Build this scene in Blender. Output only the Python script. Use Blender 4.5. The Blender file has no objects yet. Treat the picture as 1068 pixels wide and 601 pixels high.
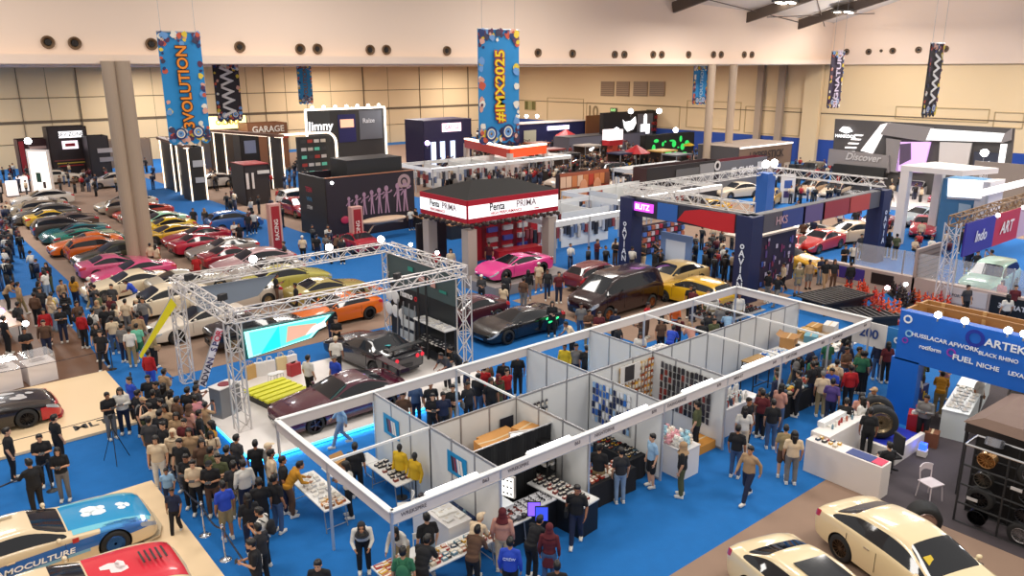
import bpy, bmesh, math, random
from mathutils import Vector, Matrix, Euler
PI = math.pi
R = math.radians
sc = bpy.context.scene
COL = sc.collection
rng = random.Random(7)

# ---------------------------------------------------------------- camera (a fixed place on the mezzanine, 11.7 m up)
FPX, PITCH, YAW, CAMH, ROLL = 818.72, 0.27286, 0.882765, 11.704, -0.003878
cF = Vector((math.cos(YAW)*math.cos(PITCH), math.sin(YAW)*math.cos(PITCH), -math.sin(PITCH)))
_R = Vector((math.sin(YAW), -math.cos(YAW), 0)); _U = _R.cross(cF)
cR = math.cos(ROLL)*_R + math.sin(ROLL)*_U
cU = -math.sin(ROLL)*_R + math.cos(ROLL)*_U
CAM = Vector((0, 0, CAMH))
def ray(px, py): return cF + cR*((px-534)/FPX) + cU*((300.5-py)/FPX)
def G(px, py, z=0.0):
    d = ray(px, py); t = (z-CAMH)/d.z
    return Vector((d.x*t, d.y*t, z))
def onY(px, py, Y):
    d = ray(px, py); t = Y/d.y; return CAM + d*t
def onX(px, py, X):
    d = ray(px, py); t = X/d.x; return CAM + d*t
def PA(deg): return R(deg) + YAW - PI/2      # heading seen in the view: 0 right, 90 away, 180 left, 270 towards

# ---------------------------------------------------------------- materials
_mats = {}
def mat(name, col=(.8,.8,.8), rough=.5, metal=0., emit=None, estr=0., obj=False, alpha=1., coat=0., noise=None, bump=None, trans=0.):
    if name in _mats: return _mats[name]
    m = bpy.data.materials.new(name); m.use_nodes = True
    nt = m.node_tree; b = nt.nodes['Principled BSDF']
    b.inputs['Base Color'].default_value = (*col, 1)
    b.inputs['Roughness'].default_value = rough
    b.inputs['Metallic'].default_value = metal
    if coat: b.inputs['Coat Weight'].default_value = coat
    if trans: b.inputs['Transmission Weight'].default_value = trans
    if alpha < 1: b.inputs['Alpha'].default_value = alpha
    if emit: b.inputs['Emission Color'].default_value = (*emit, 1); b.inputs['Emission Strength'].default_value = estr
    src = None
    if obj:
        oi = nt.nodes.new('ShaderNodeObjectInfo'); src = oi.outputs['Color']
    if noise:
        sc_, amt = noise
        tc = nt.nodes.new('ShaderNodeTexCoord'); nz = nt.nodes.new('ShaderNodeTexNoise')
        nz.inputs['Scale'].default_value = sc_; nz.inputs['Detail'].default_value = 4
        nt.links.new(tc.outputs['Object'], nz.inputs['Vector'])
        mr = nt.nodes.new('ShaderNodeMapRange'); mr.inputs[3].default_value = 1-amt; mr.inputs[4].default_value = 1+amt
        nt.links.new(nz.outputs['Fac'], mr.inputs[0])
        mx = nt.nodes.new('ShaderNodeMix'); mx.data_type = 'RGBA'; mx.blend_type = 'MULTIPLY'; mx.inputs[0].default_value = 1
        if src: nt.links.new(src, mx.inputs[6])
        else: mx.inputs[6].default_value = (*col, 1)
        nt.links.new(mr.outputs[0], mx.inputs[7]); src = mx.outputs[2]
    if bump:
        sc_, amt = bump
        tc = nt.nodes.new('ShaderNodeTexCoord'); nz = nt.nodes.new('ShaderNodeTexNoise')
        nz.inputs['Scale'].default_value = sc_
        nt.links.new(tc.outputs['Object'], nz.inputs['Vector'])
        bp = nt.nodes.new('ShaderNodeBump'); bp.inputs['Strength'].default_value = amt; bp.inputs['Distance'].default_value = .02
        nt.links.new(nz.outputs['Fac'], bp.inputs['Height']); nt.links.new(bp.outputs[0], b.inputs['Normal'])
    if src: nt.links.new(src, b.inputs['Base Color'])
    _mats[name] = m
    return m
def lin(h):
    h = h.lstrip('#'); c = [int(h[i:i+2], 16)/255 for i in (0, 2, 4)]
    return tuple(x/12.92 if x <= .04045 else ((x+.055)/1.055)**2.4 for x in c)
def hx(h, rough=.5, metal=0., coat=0.):
    return mat('tint_%s_%d_%d' % (h, rough*100, metal*100), lin(h), rough, metal, coat=coat)
def glow(h, s): return mat('glow_%s_%s' % (h, s), lin(h), .4, emit=lin(h), estr=s)
M_CLOTH = mat('cloth', rough=.85, obj=True, noise=(9, .12), bump=(14, .25))
M_SKIN = mat('skin', rough=.6, obj=True)
M_HAIR = mat('hair', rough=.45, obj=True)
M_PAINT = mat('car_paint', rough=.25, obj=True, coat=.7)
M_GLASS = mat('car_glass', (.012,.014,.018), .06, coat=.3)
M_TYRE = mat('tyre_rubber', (.015,.015,.016), .75, bump=(30,.2))
M_RIM = mat('rim_metal', rough=.25, metal=.8, obj=True)
M_BLACK = mat('black_plastic', (.018,.018,.02), .5)
M_CHROME = mat('chrome', (.75,.75,.77), .15, 1.)
M_TAIL = mat('tail_lamp', (.5,.02,.03), .15, coat=.5)
M_HEAD = mat('head_lamp', (.55,.58,.62), .1, .3, coat=.5)
M_ALU = mat('aluminium', (.62,.62,.64), .35, .6)
M_ALUD = mat('anodised_profile', (.38,.38,.40), .4, .5)
M_WHITE = mat('white_laminate', (.80,.80,.79), .4)
M_PANEL = mat('white_panel', (.72,.73,.72), .55, noise=(.7,.04))
M_CLEAR = mat('clear_acrylic', (.9,.9,.92), .05, alpha=.22)
M_OBJ = mat('coloured_surface', rough=.45, obj=True)
M_OBJM = mat('printed_card', rough=.6, obj=True, noise=(26, .35))

# ---------------------------------------------------------------- mesh builder
class MB:
    def __init__(s): s.v = []; s.f = []; s.mi = []
    def add(s, vs, fs, mi=0, M=None):
        o = len(s.v)
        s.v += [tuple(M @ Vector(v)) for v in vs] if M else [tuple(v) for v in vs]
        s.f += [tuple(i+o for i in f) for f in fs]; s.mi += [mi]*len(fs)
        return s
    def box(s, c, d, rz=0, mi=0, M=None, taper=1.):
        hx_, hy, hz = d[0]/2, d[1]/2, d[2]/2
        vs = [Vector((x*(taper if z > 0 else 1), y*(taper if z > 0 else 1), z)) for z in (-hz, hz) for x, y in ((-hx_,-hy),(hx_,-hy),(hx_,hy),(-hx_,hy))]
        T = Matrix.Translation(c) @ Matrix.Rotation(rz, 4, 'Z')
        if M: T = M @ T
        return s.add(vs, [(3,2,1,0),(4,5,6,7),(0,1,5,4),(1,2,6,5),(2,3,7,6),(3,0,4,7)], mi, T)
    def tube(s, p, q, r, r2=None, n=8, mi=0, caps=True):
        p, q = Vector(p), Vector(q); r2 = r if r2 is None else r2
        z = (q-p); L = z.length
        if L < 1e-6: return s
        z.normalize(); a = z.orthogonal().normalized(); b = z.cross(a)
        vs = []
        for c, rr in ((p, r), (q, r2)):
            for i in range(n):
                t = 2*PI*i/n; vs.append(c + (a*math.cos(t)+b*math.sin(t))*rr)
        fs = [(i, (i+1) % n, n+(i+1) % n, n+i) for i in range(n)]
        if caps: fs += [tuple(range(n-1, -1, -1)), tuple(range(n, 2*n))]
        return s.add(vs, fs, mi)
    def bar(s, p, q, w, h=None, mi=0):           # square bar
        p, q = Vector(p), Vector(q); h = w if h is None else h
        z = (q-p).normalized(); up = Vector((0,0,1)) if abs(z.z) < .95 else Vector((1,0,0))
        a = z.cross(up).normalized(); b = a.cross(z)
        vs = [c + a*x*w/2 + b*y*h/2 for c in (p, q) for x, y in ((-1,-1),(1,-1),(1,1),(-1,1))]
        return s.add(vs, [(3,2,1,0),(4,5,6,7),(0,1,5,4),(1,2,6,5),(2,3,7,6),(3,0,4,7)], mi)
    def path(s, pts, r, n=8, mi=0):
        for a, b in zip(pts, pts[1:]): s.tube(a, b, r, n=n, mi=mi)
        return s
    def ball(s, c, r, n=10, m=7, mi=0, M=None):
        r = (r, r, r) if isinstance(r, (int, float)) else r
        vs = [(0, 0, r[2])]
        for j in range(1, m):
            for i in range(n):
                t, u = PI*j/m, 2*PI*i/n
                vs.append((r[0]*math.sin(t)*math.cos(u), r[1]*math.sin(t)*math.sin(u), r[2]*math.cos(t)))
        vs.append((0, 0, -r[2])); L = len(vs)-1
        fs = [(0, 1+i, 1+(i+1) % n) for i in range(n)]
        for j in range(m-2):
            for i in range(n):
                a = 1+j*n; fs.append((a+i, a+n+i, a+n+(i+1) % n, a+(i+1) % n))
        a = 1+(m-2)*n
        fs += [(a+i, L, a+(i+1) % n) for i in range(n)]
        T = Matrix.Translation(c)
        if M: T = T @ M
        return s.add(vs, fs, mi, T)
    def lathe(s, prof, n=24, mi=0, M=None, closed=False):   # profile (r, z)
        vs = [(r*math.cos(2*PI*i/n), r*math.sin(2*PI*i/n), z) for r, z in prof for i in range(n)]
        k = len(prof); rng_ = range(k if closed else k-1)
        fs = [(j*n+i, j*n+(i+1) % n, ((j+1) % k)*n+(i+1) % n, ((j+1) % k)*n+i) for j in rng_ for i in range(n)]
        return s.add(vs, fs, mi, M)
    def prism(s, poly, z0, z1, mi=0, M=None):    # poly in xy extruded in z
        n = len(poly)
        vs = [(x, y, z0) for x, y in poly]+[(x, y, z1) for x, y in poly]
        fs = [tuple(range(n-1, -1, -1)), tuple(range(n, 2*n))]+[(i, (i+1) % n, n+(i+1) % n, n+i) for i in range(n)]
        return s.add(vs, fs, mi, M)
    def quad(s, a, b, c, d, mi=0): return s.add([a, b, c, d], [(0, 1, 2, 3)], mi)
    def mesh(s, name, smooth=False):
        me = bpy.data.meshes.new(name); me.from_pydata(s.v, [], s.f); me.update()
        me.polygons.foreach_set('material_index', s.mi)
        if smooth: me.polygons.foreach_set('use_smooth', [True]*len(s.f))
        return me
    def build(s, name, mats, parent=None, color=None, smooth=False, loc=None, rz=0, bevel=0, label=None):
        me = s.mesh(name, smooth)
        for m in (mats if isinstance(mats, (list, tuple)) else [mats]): me.materials.append(m)
        o = bpy.data.objects.new(name, me); COL.objects.link(o)
        if color: o.color = (*color, 1)
        if parent: o.parent = parent
        if loc is not None: o.location = loc
        if rz: o.rotation_euler.z = rz
        if bevel:
            b = o.modifiers.new('edge', 'BEVEL'); b.width = bevel; b.segments = 2
            b.limit_method = 'ANGLE'
        if label: o['label'] = label
        return o
def tag(o, label=None, cat=None, group=None, kind=None):
    if label: o['label'] = label
    if cat: o['category'] = cat
    if group: o['group'] = group
    if kind: o['kind'] = kind
    return o
def empty(name, loc=(0,0,0), rz=0, label=None, cat=None, group=None):
    o = bpy.data.objects.new(name, None); COL.objects.link(o); o.empty_display_size = .2
    o.location = loc; o.rotation_euler.z = rz
    return tag(o, label, cat, group)
_kids = {}
def copy_tree(o, parent=None):
    c = o.copy(); COL.objects.link(c)
    if parent: c.parent = parent
    for ch in [x for x in o.children]: copy_tree(ch, c)
    return c
def evalmesh(o, name):
    dg = bpy.context.evaluated_depsgraph_get()
    me = bpy.data.meshes.new_from_object(o.evaluated_get(dg)); me.name = name
    return me
def text(s, size, m, parent=None, loc=(0,0,0), rot=(0,0,0), ext=.004, align='CENTER', name='lettering', sx=1., shear=0., space=1.):
    c = bpy.data.curves.new(name, 'FONT'); c.body = s; c.size = size; c.extrude = ext
    c.align_x = align; c.align_y = 'CENTER'; c.shear = shear; c.space_character = space; c.offset = size*.02
    c.resolution_u = 3
    c.materials.append(m)
    o = bpy.data.objects.new(name, c); COL.objects.link(o); o.location = loc; o.rotation_euler = rot; o.scale = (sx, 1, 1)
    if parent: o.parent = parent
    return o
# wall text: facing -Y is rot (90,0,0); facing -X is rot (90,0,-90)
FY = (PI/2, 0, 0); FX = (PI/2, 0, -PI/2)
# ---------------------------------------------------------------- people: one continuous body each, hair and clothes as children
def remesh(mb, name, vox, dec=1., smooth=3):
    o = mb.build(name, M_SKIN)
    r = o.modifiers.new('r', 'REMESH'); r.mode = 'VOXEL'; r.voxel_size = vox; r.use_smooth_shade = True
    s = o.modifiers.new('s', 'SMOOTH'); s.iterations = smooth; s.factor = .5
    if dec < 1:
        d = o.modifiers.new('d', 'DECIMATE'); d.ratio = dec
    me = evalmesh(o, name); old = o.data
    bpy.data.objects.remove(o); bpy.data.meshes.remove(old)
    me.polygons.foreach_set('use_smooth', [True]*len(me.polygons))
    return me
def limb(mb, pts, rads, n=10, grow=0.):
    for i in range(len(pts)-1): mb.tube(pts[i], pts[i+1], rads[i]+grow, rads[i+1]+grow, n=n)
    for p, r in zip(pts, rads): mb.ball(p, (r+grow)*.99, 8, 6)
# a pose: joints in metres, facing +X, y left
def pose(kind):
    P = dict(pelvis=(0,0,.93), waist=(0,0,1.05), chest=(.0,0,1.25), neck=(.0,0,1.43), head=(.02,0,1.585), hx=.0)
    P['hip'] = [(0,.09,.90),(0,-.09,.90)]
    P['knee'] = [(.02,.10,.49),(.02,-.10,.49)]
    P['ankle'] = [(-.02,.105,.085),(-.02,-.105,.085)]
    P['sh'] = [(0,.172,1.365),(0,-.172,1.365)]
    P['el'] = [(-.03,.235,1.10),(-.03,-.235,1.10)]
    P['wr'] = [(.05,.235,.86),(.05,-.235,.86)]
    P['tip'] = [(.09,.225,.70),(.09,-.225,.70)]
    if kind == 'phone':
        P['el'] = [(.03,.215,1.10),(.03,-.215,1.10)]; P['wr'] = [(.25,.08,1.17),(.24,-.07,1.15)]; P['tip'] = [(.37,.02,1.22),(.36,-.01,1.20)]
        P['head'] = (.05,0,1.57)
    elif kind == 'photo':
        P['el'] = [(.16,.25,1.27),(.16,-.25,1.27)]; P['wr'] = [(.31,.11,1.46),(.31,-.11,1.46)]; P['tip'] = [(.36,.03,1.59),(.36,-.03,1.59)]
    elif kind == 'walk':
        P['knee'] = [(.18,.09,.50),(-.02,-.09,.48)]; P['ankle'] = [(.30,.10,.10),(-.30,-.10,.15)]
        P['el'] = [(-.14,.24,1.13),(.07,-.24,1.11)]; P['wr'] = [(-.15,.25,.89),(.23,-.22,.93)]; P['tip'] = [(-.12,.24,.73),(.36,-.19,.86)]
        P['hip'] = [(.02,.09,.89),(-.02,-.09,.89)]
    elif kind == 'walk2':
        P['knee'] = [(.0,.09,.48),(.12,-.09,.50)]; P['ankle'] = [(-.20,.10,.13),(.20,-.10,.09)]
        P['el'] = [(.03,.24,1.11),(-.09,-.24,1.12)]; P['wr'] = [(.16,.22,.90),(-.08,-.25,.88)]; P['tip'] = [(.25,.19,.79),(-.05,-.25,.72)]
    elif kind == 'lean':
        P.update(pelvis=(-.06,0,.92), waist=(.0,0,1.05), chest=(.12,0,1.21), neck=(.22,0,1.36), head=(.31,0,1.46))
        P['hip'] = [(-.05,.09,.89),(-.05,-.09,.89)]
        P['sh'] = [(.19,.172,1.315),(.19,-.172,1.315)]; P['el'] = [(.27,.22,1.06),(.27,-.23,1.06)]
        P['wr'] = [(.46,.15,.98),(.44,-.17,.97)]; P['tip'] = [(.61,.12,.96),(.59,-.13,.95)]
    elif kind == 'cross':
        P['el'] = [(.04,.225,1.11),(.04,-.225,1.11)]; P['wr'] = [(.19,.02,1.13),(.17,-.03,1.08)]; P['tip'] = [(.17,-.12,1.14),(.15,.12,1.07)]
        P['knee'] = [(.03,.11,.49),(.0,-.12,.49)]; P['ankle'] = [(.0,.13,.085),(-.02,-.15,.085)]
    elif kind == 'sit':
        d = -.44
        for k in ('pelvis','waist','chest','neck','head'):
            x, y, z = P[k]; P[k] = (x-.02, y, z+d+.02)
        P['hip'] = [(0,.09,.50),(0,-.09,.50)]; P['knee'] = [(.42,.12,.50),(.42,-.12,.50)]; P['ankle'] = [(.40,.12,.085),(.42,-.12,.085)]
        P['sh'] = [(-.02,.172,.945),(-.02,-.172,.945)]; P['el'] = [(.06,.22,.70),(.06,-.22,.70)]; P['wr'] = [(.28,.12,.68),(.28,-.12,.68)]; P['tip'] = [(.42,.06,.68),(.42,-.06,.67)]
    elif kind == 'reach':
        P['el'] = [(.14,.24,1.16),(-.03,-.235,1.10)]; P['wr'] = [(.37,.20,1.12),(.05,-.235,.86)]; P['tip'] = [(.53,.18,1.13),(.09,-.225,.70)]
        P['head'] = (.05,0,1.575)
    return P
def V3(t): return Vector(t)
def body_mesh(P, name):
    mb = MB(); v = V3
    pe, wa, ch, ne, he = (v(P[k]) for k in ('pelvis','waist','chest','neck','head'))
    mb.ball(pe, (.115,.155,.12)); mb.ball(wa, (.10,.135,.13)); mb.ball(ch, (.115,.165,.16))
    mb.ball((wa+ch)/2, (.105,.148,.13)); mb.ball((pe+wa)/2, (.105,.143,.12))
    mb.tube(ch, ne, .085, .058, n=10); mb.tube(ne-V3((0,0,.02)), he-V3((.01,0,.03)), .054, .05, n=10)
    # head: skull, jaw, nose, brow, lips, ears
    mb.ball(he+V3((-.008,0,.025)), (.096,.076,.098), 16, 11)
    mb.ball(he+V3((.025,0,-.045)), (.066,.056,.07), 14, 9)
    mb.ball(he+V3((.062,0,-.088)), (.026,.03,.02), 10, 7)
    mb.tube(he+V3((.082,0,.02)), he+V3((.104,0,-.022)), .008, .014, n=8)
    mb.ball(he+V3((.078,0,.034)), (.016,.05,.010), 10, 6)
    mb.ball(he+V3((.083,0,-.055)), (.012,.024,.008), 10, 6)
    mb.ball(he+V3((-.005,0,-.005))+V3((0,.078,0)), (.020,.010,.030), 8, 6)
    mb.ball(he+V3((-.005,0,-.005))-V3((0,.078,0)), (.020,.010,.030), 8, 6)
    for i, sy in ((0, 1), (1, -1)):
        hip, kn, an = v(P['hip'][i]), v(P['knee'][i]), v(P['ankle'][i])
        limb(mb, [hip, hip.lerp(kn,.4), kn, kn.lerp(an,.35), an], [.088,.076,.052,.054,.036])
        mb.ball(an+V3((.055,0,-.042)), (.115,.042,.038), 10, 7); mb.ball(an+V3((-.02,0,-.03)), (.045,.036,.045), 8, 6)
        sh, el, wr, tip = v(P['sh'][i]), v(P['el'][i]), v(P['wr'][i]), v(P['tip'][i])
        mb.ball(sh, .058); mb.tube(ch.lerp(ne,.75), sh, .062, .052, n=10)
        limb(mb, [sh, sh.lerp(el,.5), el, el.lerp(wr,.3), wr], [.05,.044,.036,.036,.024])
        # palm, four unequal fingers, a thumb from the side of the palm
        d = (tip-wr); L = d.length; d.normalize()
        inw = V3((0,-sy,0)); side = d.cross(inw).normalized()
        if side.x < 0 and side.z < .3: side = -side
        nrm = d.cross(side).normalized()
        if nrm.y*sy > 0: nrm = -nrm
        for w in (-.024, -.008, .008, .024): mb.tube(wr+d*.01, wr+d*.082+side*w, .017, .0125, n=8)
        for w, l in ((-.030,.060), (-.010,.074), (.010,.079), (.030,.070)):
            a = wr+d*.078+side*w; b = a+d*l*.5+nrm*.006; c = b+d*l*.42+nrm*.020
            mb.tube(a, b, .0092, .0085, n=7); mb.tube(b, c, .0085, .0072, n=7); mb.ball(c, .0072, 6, 5)
        a = wr+d*.025+side*.024; b = a+side*.030+d*.028+nrm*.008; c = b+d*.032+side*.004+nrm*.008
        mb.tube(a, b, .0115, .010, n=7); mb.tube(b, c, .010, .008, n=7); mb.ball(c, .008, 6, 5)
    return remesh(mb, name, .0085, .35, 2)
def top_mesh(P, name, long=False, skirt=0.):
    mb = MB(); v = V3; g = .018
    pe, wa, ch, ne = (v(P[k]) for k in ('pelvis','waist','chest','neck'))
    mb.ball(wa, (.118,.155,.14), 14, 9); mb.ball((wa+ch)/2, (.124,.168,.15), 14, 9); mb.ball(ch, (.132,.184,.175), 14, 9)
    mb.ball((pe+wa)/2, (.128,.165,.10), 14, 9)
    lo = pe-V3((0,0,.02+skirt))
    tall = .28 if abs((ch-pe).x) < .1 else .13
    mb.lathe([(.001,0),(.172,0),(.168,.10),(.150,tall),(.001,tall)], 16, M=Matrix.Translation(lo) @ Matrix.Diagonal((.78,1.02,1,1)))
    mb.tube(ch, ch.lerp(ne,.92), .10, .070, n=12)
    for i in (0, 1):
        sh, el, wr = v(P['sh'][i]), v(P['el'][i]), v(P['wr'][i])
        mb.tube(ch.lerp(ne,.78), sh, .074, .062, n=10); mb.ball(sh, .065)
        if long: limb(mb, [sh, el, wr-(wr-el).normalized()*.02], [.062,.050,.038])
        else: limb(mb, [sh, sh.lerp(el,.72)], [.062,.060])
    return remesh(mb, name, .014, .45, 3)
def leg_mesh(P, name, short=False, wide=0.):
    mb = MB(); v = V3
    pe = v(P['pelvis'])
    mb.ball(pe-V3((0,0,.01)), (.128,.168,.125), 14, 9)
    for i in (0, 1):
        hip, kn, an = v(P['hip'][i]), v(P['knee'][i]), v(P['ankle'][i])
        if short: limb(mb, [hip, hip.lerp(kn,.9)], [.104,.090], grow=wide)
        else: limb(mb, [hip, kn, kn.lerp(an,.5), kn.lerp(an,.93)], [.100,.070,.066,.058], grow=wide)
    return remesh(mb, name, .014, .45, 3)
def shoe_mesh(P, i, name):
    an = Vector(P['ankle'][i]); mb = MB()
    mb.ball(an+V3((.065,0,-.035)), (.13,.05,.042), 12, 8); mb.ball(an+V3((-.02,0,-.02)), (.055,.046,.055), 10, 7)
    mb.box(an+V3((.045,0,-.072)), (.23,.085,.024))
    return remesh(mb, name, .011, .5, 1)
def hair_mesh(kind):
    mb = MB()
    if kind == 'short':
        mb.ball((-.018,0,.045), (.104,.086,.094), 16, 11); mb.ball((-.035,0,.01), (.085,.084,.085), 14, 9); mb.ball((.035,.0,.10), (.055,.066,.032), 12, 7)
    elif kind == 'long':
        mb.ball((-.018,0,.045), (.108,.09,.096), 16, 11); mb.ball((-.045,0,-.02), (.082,.092,.11), 14, 9)
        mb.tube((-.062,0,-.02), (-.085,0,-.25), .085, .055, n=12)
        for s in (1, -1): mb.tube((-.01,s*.068,.03), (-.035,s*.082,-.20), .036, .025, n=8)
    elif kind == 'bun':
        mb.ball((-.018,0,.045), (.104,.086,.094), 16, 11); mb.ball((-.035,0,.01), (.085,.084,.085), 14, 9); mb.ball((-.12,0,.06), .042)
    elif kind == 'hijab':
        mb.ball((-.018,0,.035), (.112,.096,.112), 16, 11); mb.ball((-.03,0,-.06), (.10,.098,.11), 14, 9)
        mb.tube((-.02,0,-.08), (-.02,0,-.21), .092, .165, n=14); mb.ball((-.02,0,-.22), (.13,.165,.06), 14, 8)
    elif kind == 'cap':
        mb.ball((-.012,0,.055), (.106,.09,.082), 16, 11); mb.ball((.115,0,.06), (.075,.070,.012), 12, 7); mb.ball((-.04,0,.02), (.08,.084,.07), 12, 8)
    me = remesh(mb, 'hair_'+kind, .012, .5, 1)
    if kind in ('short', 'long', 'bun', 'cap', 'hijab'):   # open the face
        bm = bmesh.new(); bm.from_mesh(me)
        fx, z1 = (.058, .045) if kind != 'hijab' else (.07, .075)
        if kind == 'cap': fx, z1 = .03, .03
        kill = [f for f in bm.faces if f.calc_center_median().x > fx and -.16 < f.calc_center_median().z < z1]
        bmesh.ops.delete(bm, geom=kill, context='FACES'); bm.to_mesh(me); bm.free()
    return me
def backpack_mesh():
    mb = MB(); mb.ball((-.205,0,1.20), (.085,.145,.20), 14, 10); mb.ball((-.27,0,1.10), (.05,.11,.10), 12, 8)
    for s in (1, -1): mb.path([(-.14,s*.10,1.36), (-.02,s*.115,1.44), (.105,s*.12,1.36), (.135,s*.12,1.22), (.06,s*.16,1.08), (-.12,s*.12,1.05)], .018)
    return remesh(mb, 'backpack', .014, .5, 1)
def bag_mesh():
    mb = MB(); mb.box((.03,-.24,.92), (.24,.09,.20)); mb.path([(.03,-.235,1.02), (.08,-.14,1.22), (.03,.02,1.42), (-.05,.12,1.46), (-.12,.02,1.36), (-.11,-.14,1.2), (.0,-.24,1.02)], .014)
    return remesh(mb, 'shoulder_bag', .013, .5, 1)
POSES = ['stand','phone','photo','walk','walk2','lean','cross','sit','reach']
PM = {}
def person_meshes():
    for k in POSES:
        P = pose(k); d = dict(P=P)
        d['body'] = body_mesh(P, 'person'); d['tee'] = top_mesh(P, 't_shirt'); d['jacket'] = top_mesh(P, 'jacket', True)
        d['trousers'] = leg_mesh(P, 'trousers'); d['shorts'] = leg_mesh(P, 'shorts', True)
        d['shoe0'] = shoe_mesh(P, 0, 'shoe'); d['shoe1'] = shoe_mesh(P, 1, 'shoe')
        if k in ('stand','phone','walk2'): d['tunic'] = top_mesh(P, 'tunic', True, .32)
        for kk in d:
            if kk == 'P': continue
            d[kk].materials.clear(); d[kk].materials.append(M_SKIN if kk == 'body' else M_CLOTH)
        PM[k] = d
    for h in ('short','long','bun','hijab','cap'):
        PM[h] = hair_mesh(h); PM[h].materials.clear(); PM[h].materials.append(M_CLOTH if h in ('hijab','cap') else M_HAIR)
    for b, f in (('backpack', backpack_mesh), ('bag', bag_mesh)):
        PM[b] = f(); PM[b].materials.clear(); PM[b].materials.append(M_CLOTH)
    mb = MB(); mb.box((0,0,0), (.012,.15,.075)); PM['mobile'] = mb.mesh('mobile_phone'); PM['mobile'].materials.append(M_BLACK)
    mb = MB(); mb.ball((0,.028,0), (.006,.011,.006), 8, 5); mb.ball((0,-.028,0), (.006,.011,.006), 8, 5); mb.box((.0,.028,.018), (.006,.03,.005)); mb.box((.0,-.028,.018), (.006,.03,.005)); PM['eyes'] = mb.mesh('eyes'); PM['eyes'].materials.append(M_BLACK)
person_meshes()
CC = dict(black='#16161a', white='#d8d4cc', cream='#d6bfa0', grey='#74716f', dark_grey='#3a393c', navy='#1b2440', blue='#2748b8', light_blue='#8fb2d0', denim='#3d5478',
    pale_denim='#7e94ad', red='#a8161c', maroon='#5b1a22', pink='#d08a90', mustard='#b8801c', yellow='#d8b92a', orange='#cc5a1c', brown='#5a4030', tan='#a98a68', khaki='#94835f', olive='#4c5134', green='#2c6a4c', mint='#6ec2a2', purple='#4d3a78', dusty_pink='#c48f80', charcoal='#26262a')
def cc(n): return lin(CC[n])
SK = [lin(x) for x in ('#b98360', '#a87250', '#c79372', '#95634a', '#d3a283')]
HAIRC = lin('#15100e')
NP = [0]
def person(loc, ang, label, kind='stand', top='black', topk='tee', low='black', lowk='trousers', hair='short', hc=None, shoes='white', bag=None, bagc='black', h=1.68, phone=None, skin=None, group=None, back=None):
    d = PM[kind]; P = d['P']
    root = bpy.data.objects.new('person', d['body']); COL.objects.link(root)
    root.location = loc; root.rotation_euler.z = ang
    s = h/1.685; wd = rng.uniform(.97, 1.10)*s; root.scale = (wd, wd, s)
    root.color = (*(skin or rng.choice(SK)), 1)
    tag(root, label, 'person', group)
    def kid(name, me, c, at=None):
        o = bpy.data.objects.new(name, me); COL.objects.link(o); o.parent = root; o.color = (*c, 1)
        if at: o.location = at
        return o
    kid({'tee': 't_shirt', 'jacket': 'jacket', 'tunic': 'tunic'}[topk], d[topk], cc(top))
    kid(lowk, d[lowk], cc(low))
    kid('shoe', d['shoe0'], cc(shoes)); kid('shoe', d['shoe1'], cc(shoes))
    kid('headscarf' if hair == 'hijab' else 'cap' if hair == 'cap' else 'hair', PM[hair], cc(hc) if hc else HAIRC, P['head'])
    hd = Vector(P['head']); kid('eyes', PM['eyes'], (0,0,0), (hd.x+.088, 0, hd.z+.012))
    if bag == 'backpack' and kind not in ('lean', 'sit'): kid('backpack', PM['backpack'], cc(bagc))
    if bag == 'bag' and kind not in ('lean', 'sit'): kid('shoulder_bag', PM['bag'], cc(bagc))
    if kind in ('phone', 'photo', 'sit'):
        t = (Vector(P['tip'][0])+Vector(P['tip'][1]))/2
        o = kid('mobile_phone', PM['mobile'], (0,0,0), t+Vector((.0,0,.01)))
        if kind != 'photo': o.rotation_euler.y = R(-50)
    if back: text(back[0], back[1], hx(back[2]), root, (-.145, 0, back[3]), (PI/2, 0, -PI/2), ext=.003, name='shirt_print')
    NP[0] += 1
    return root
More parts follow.
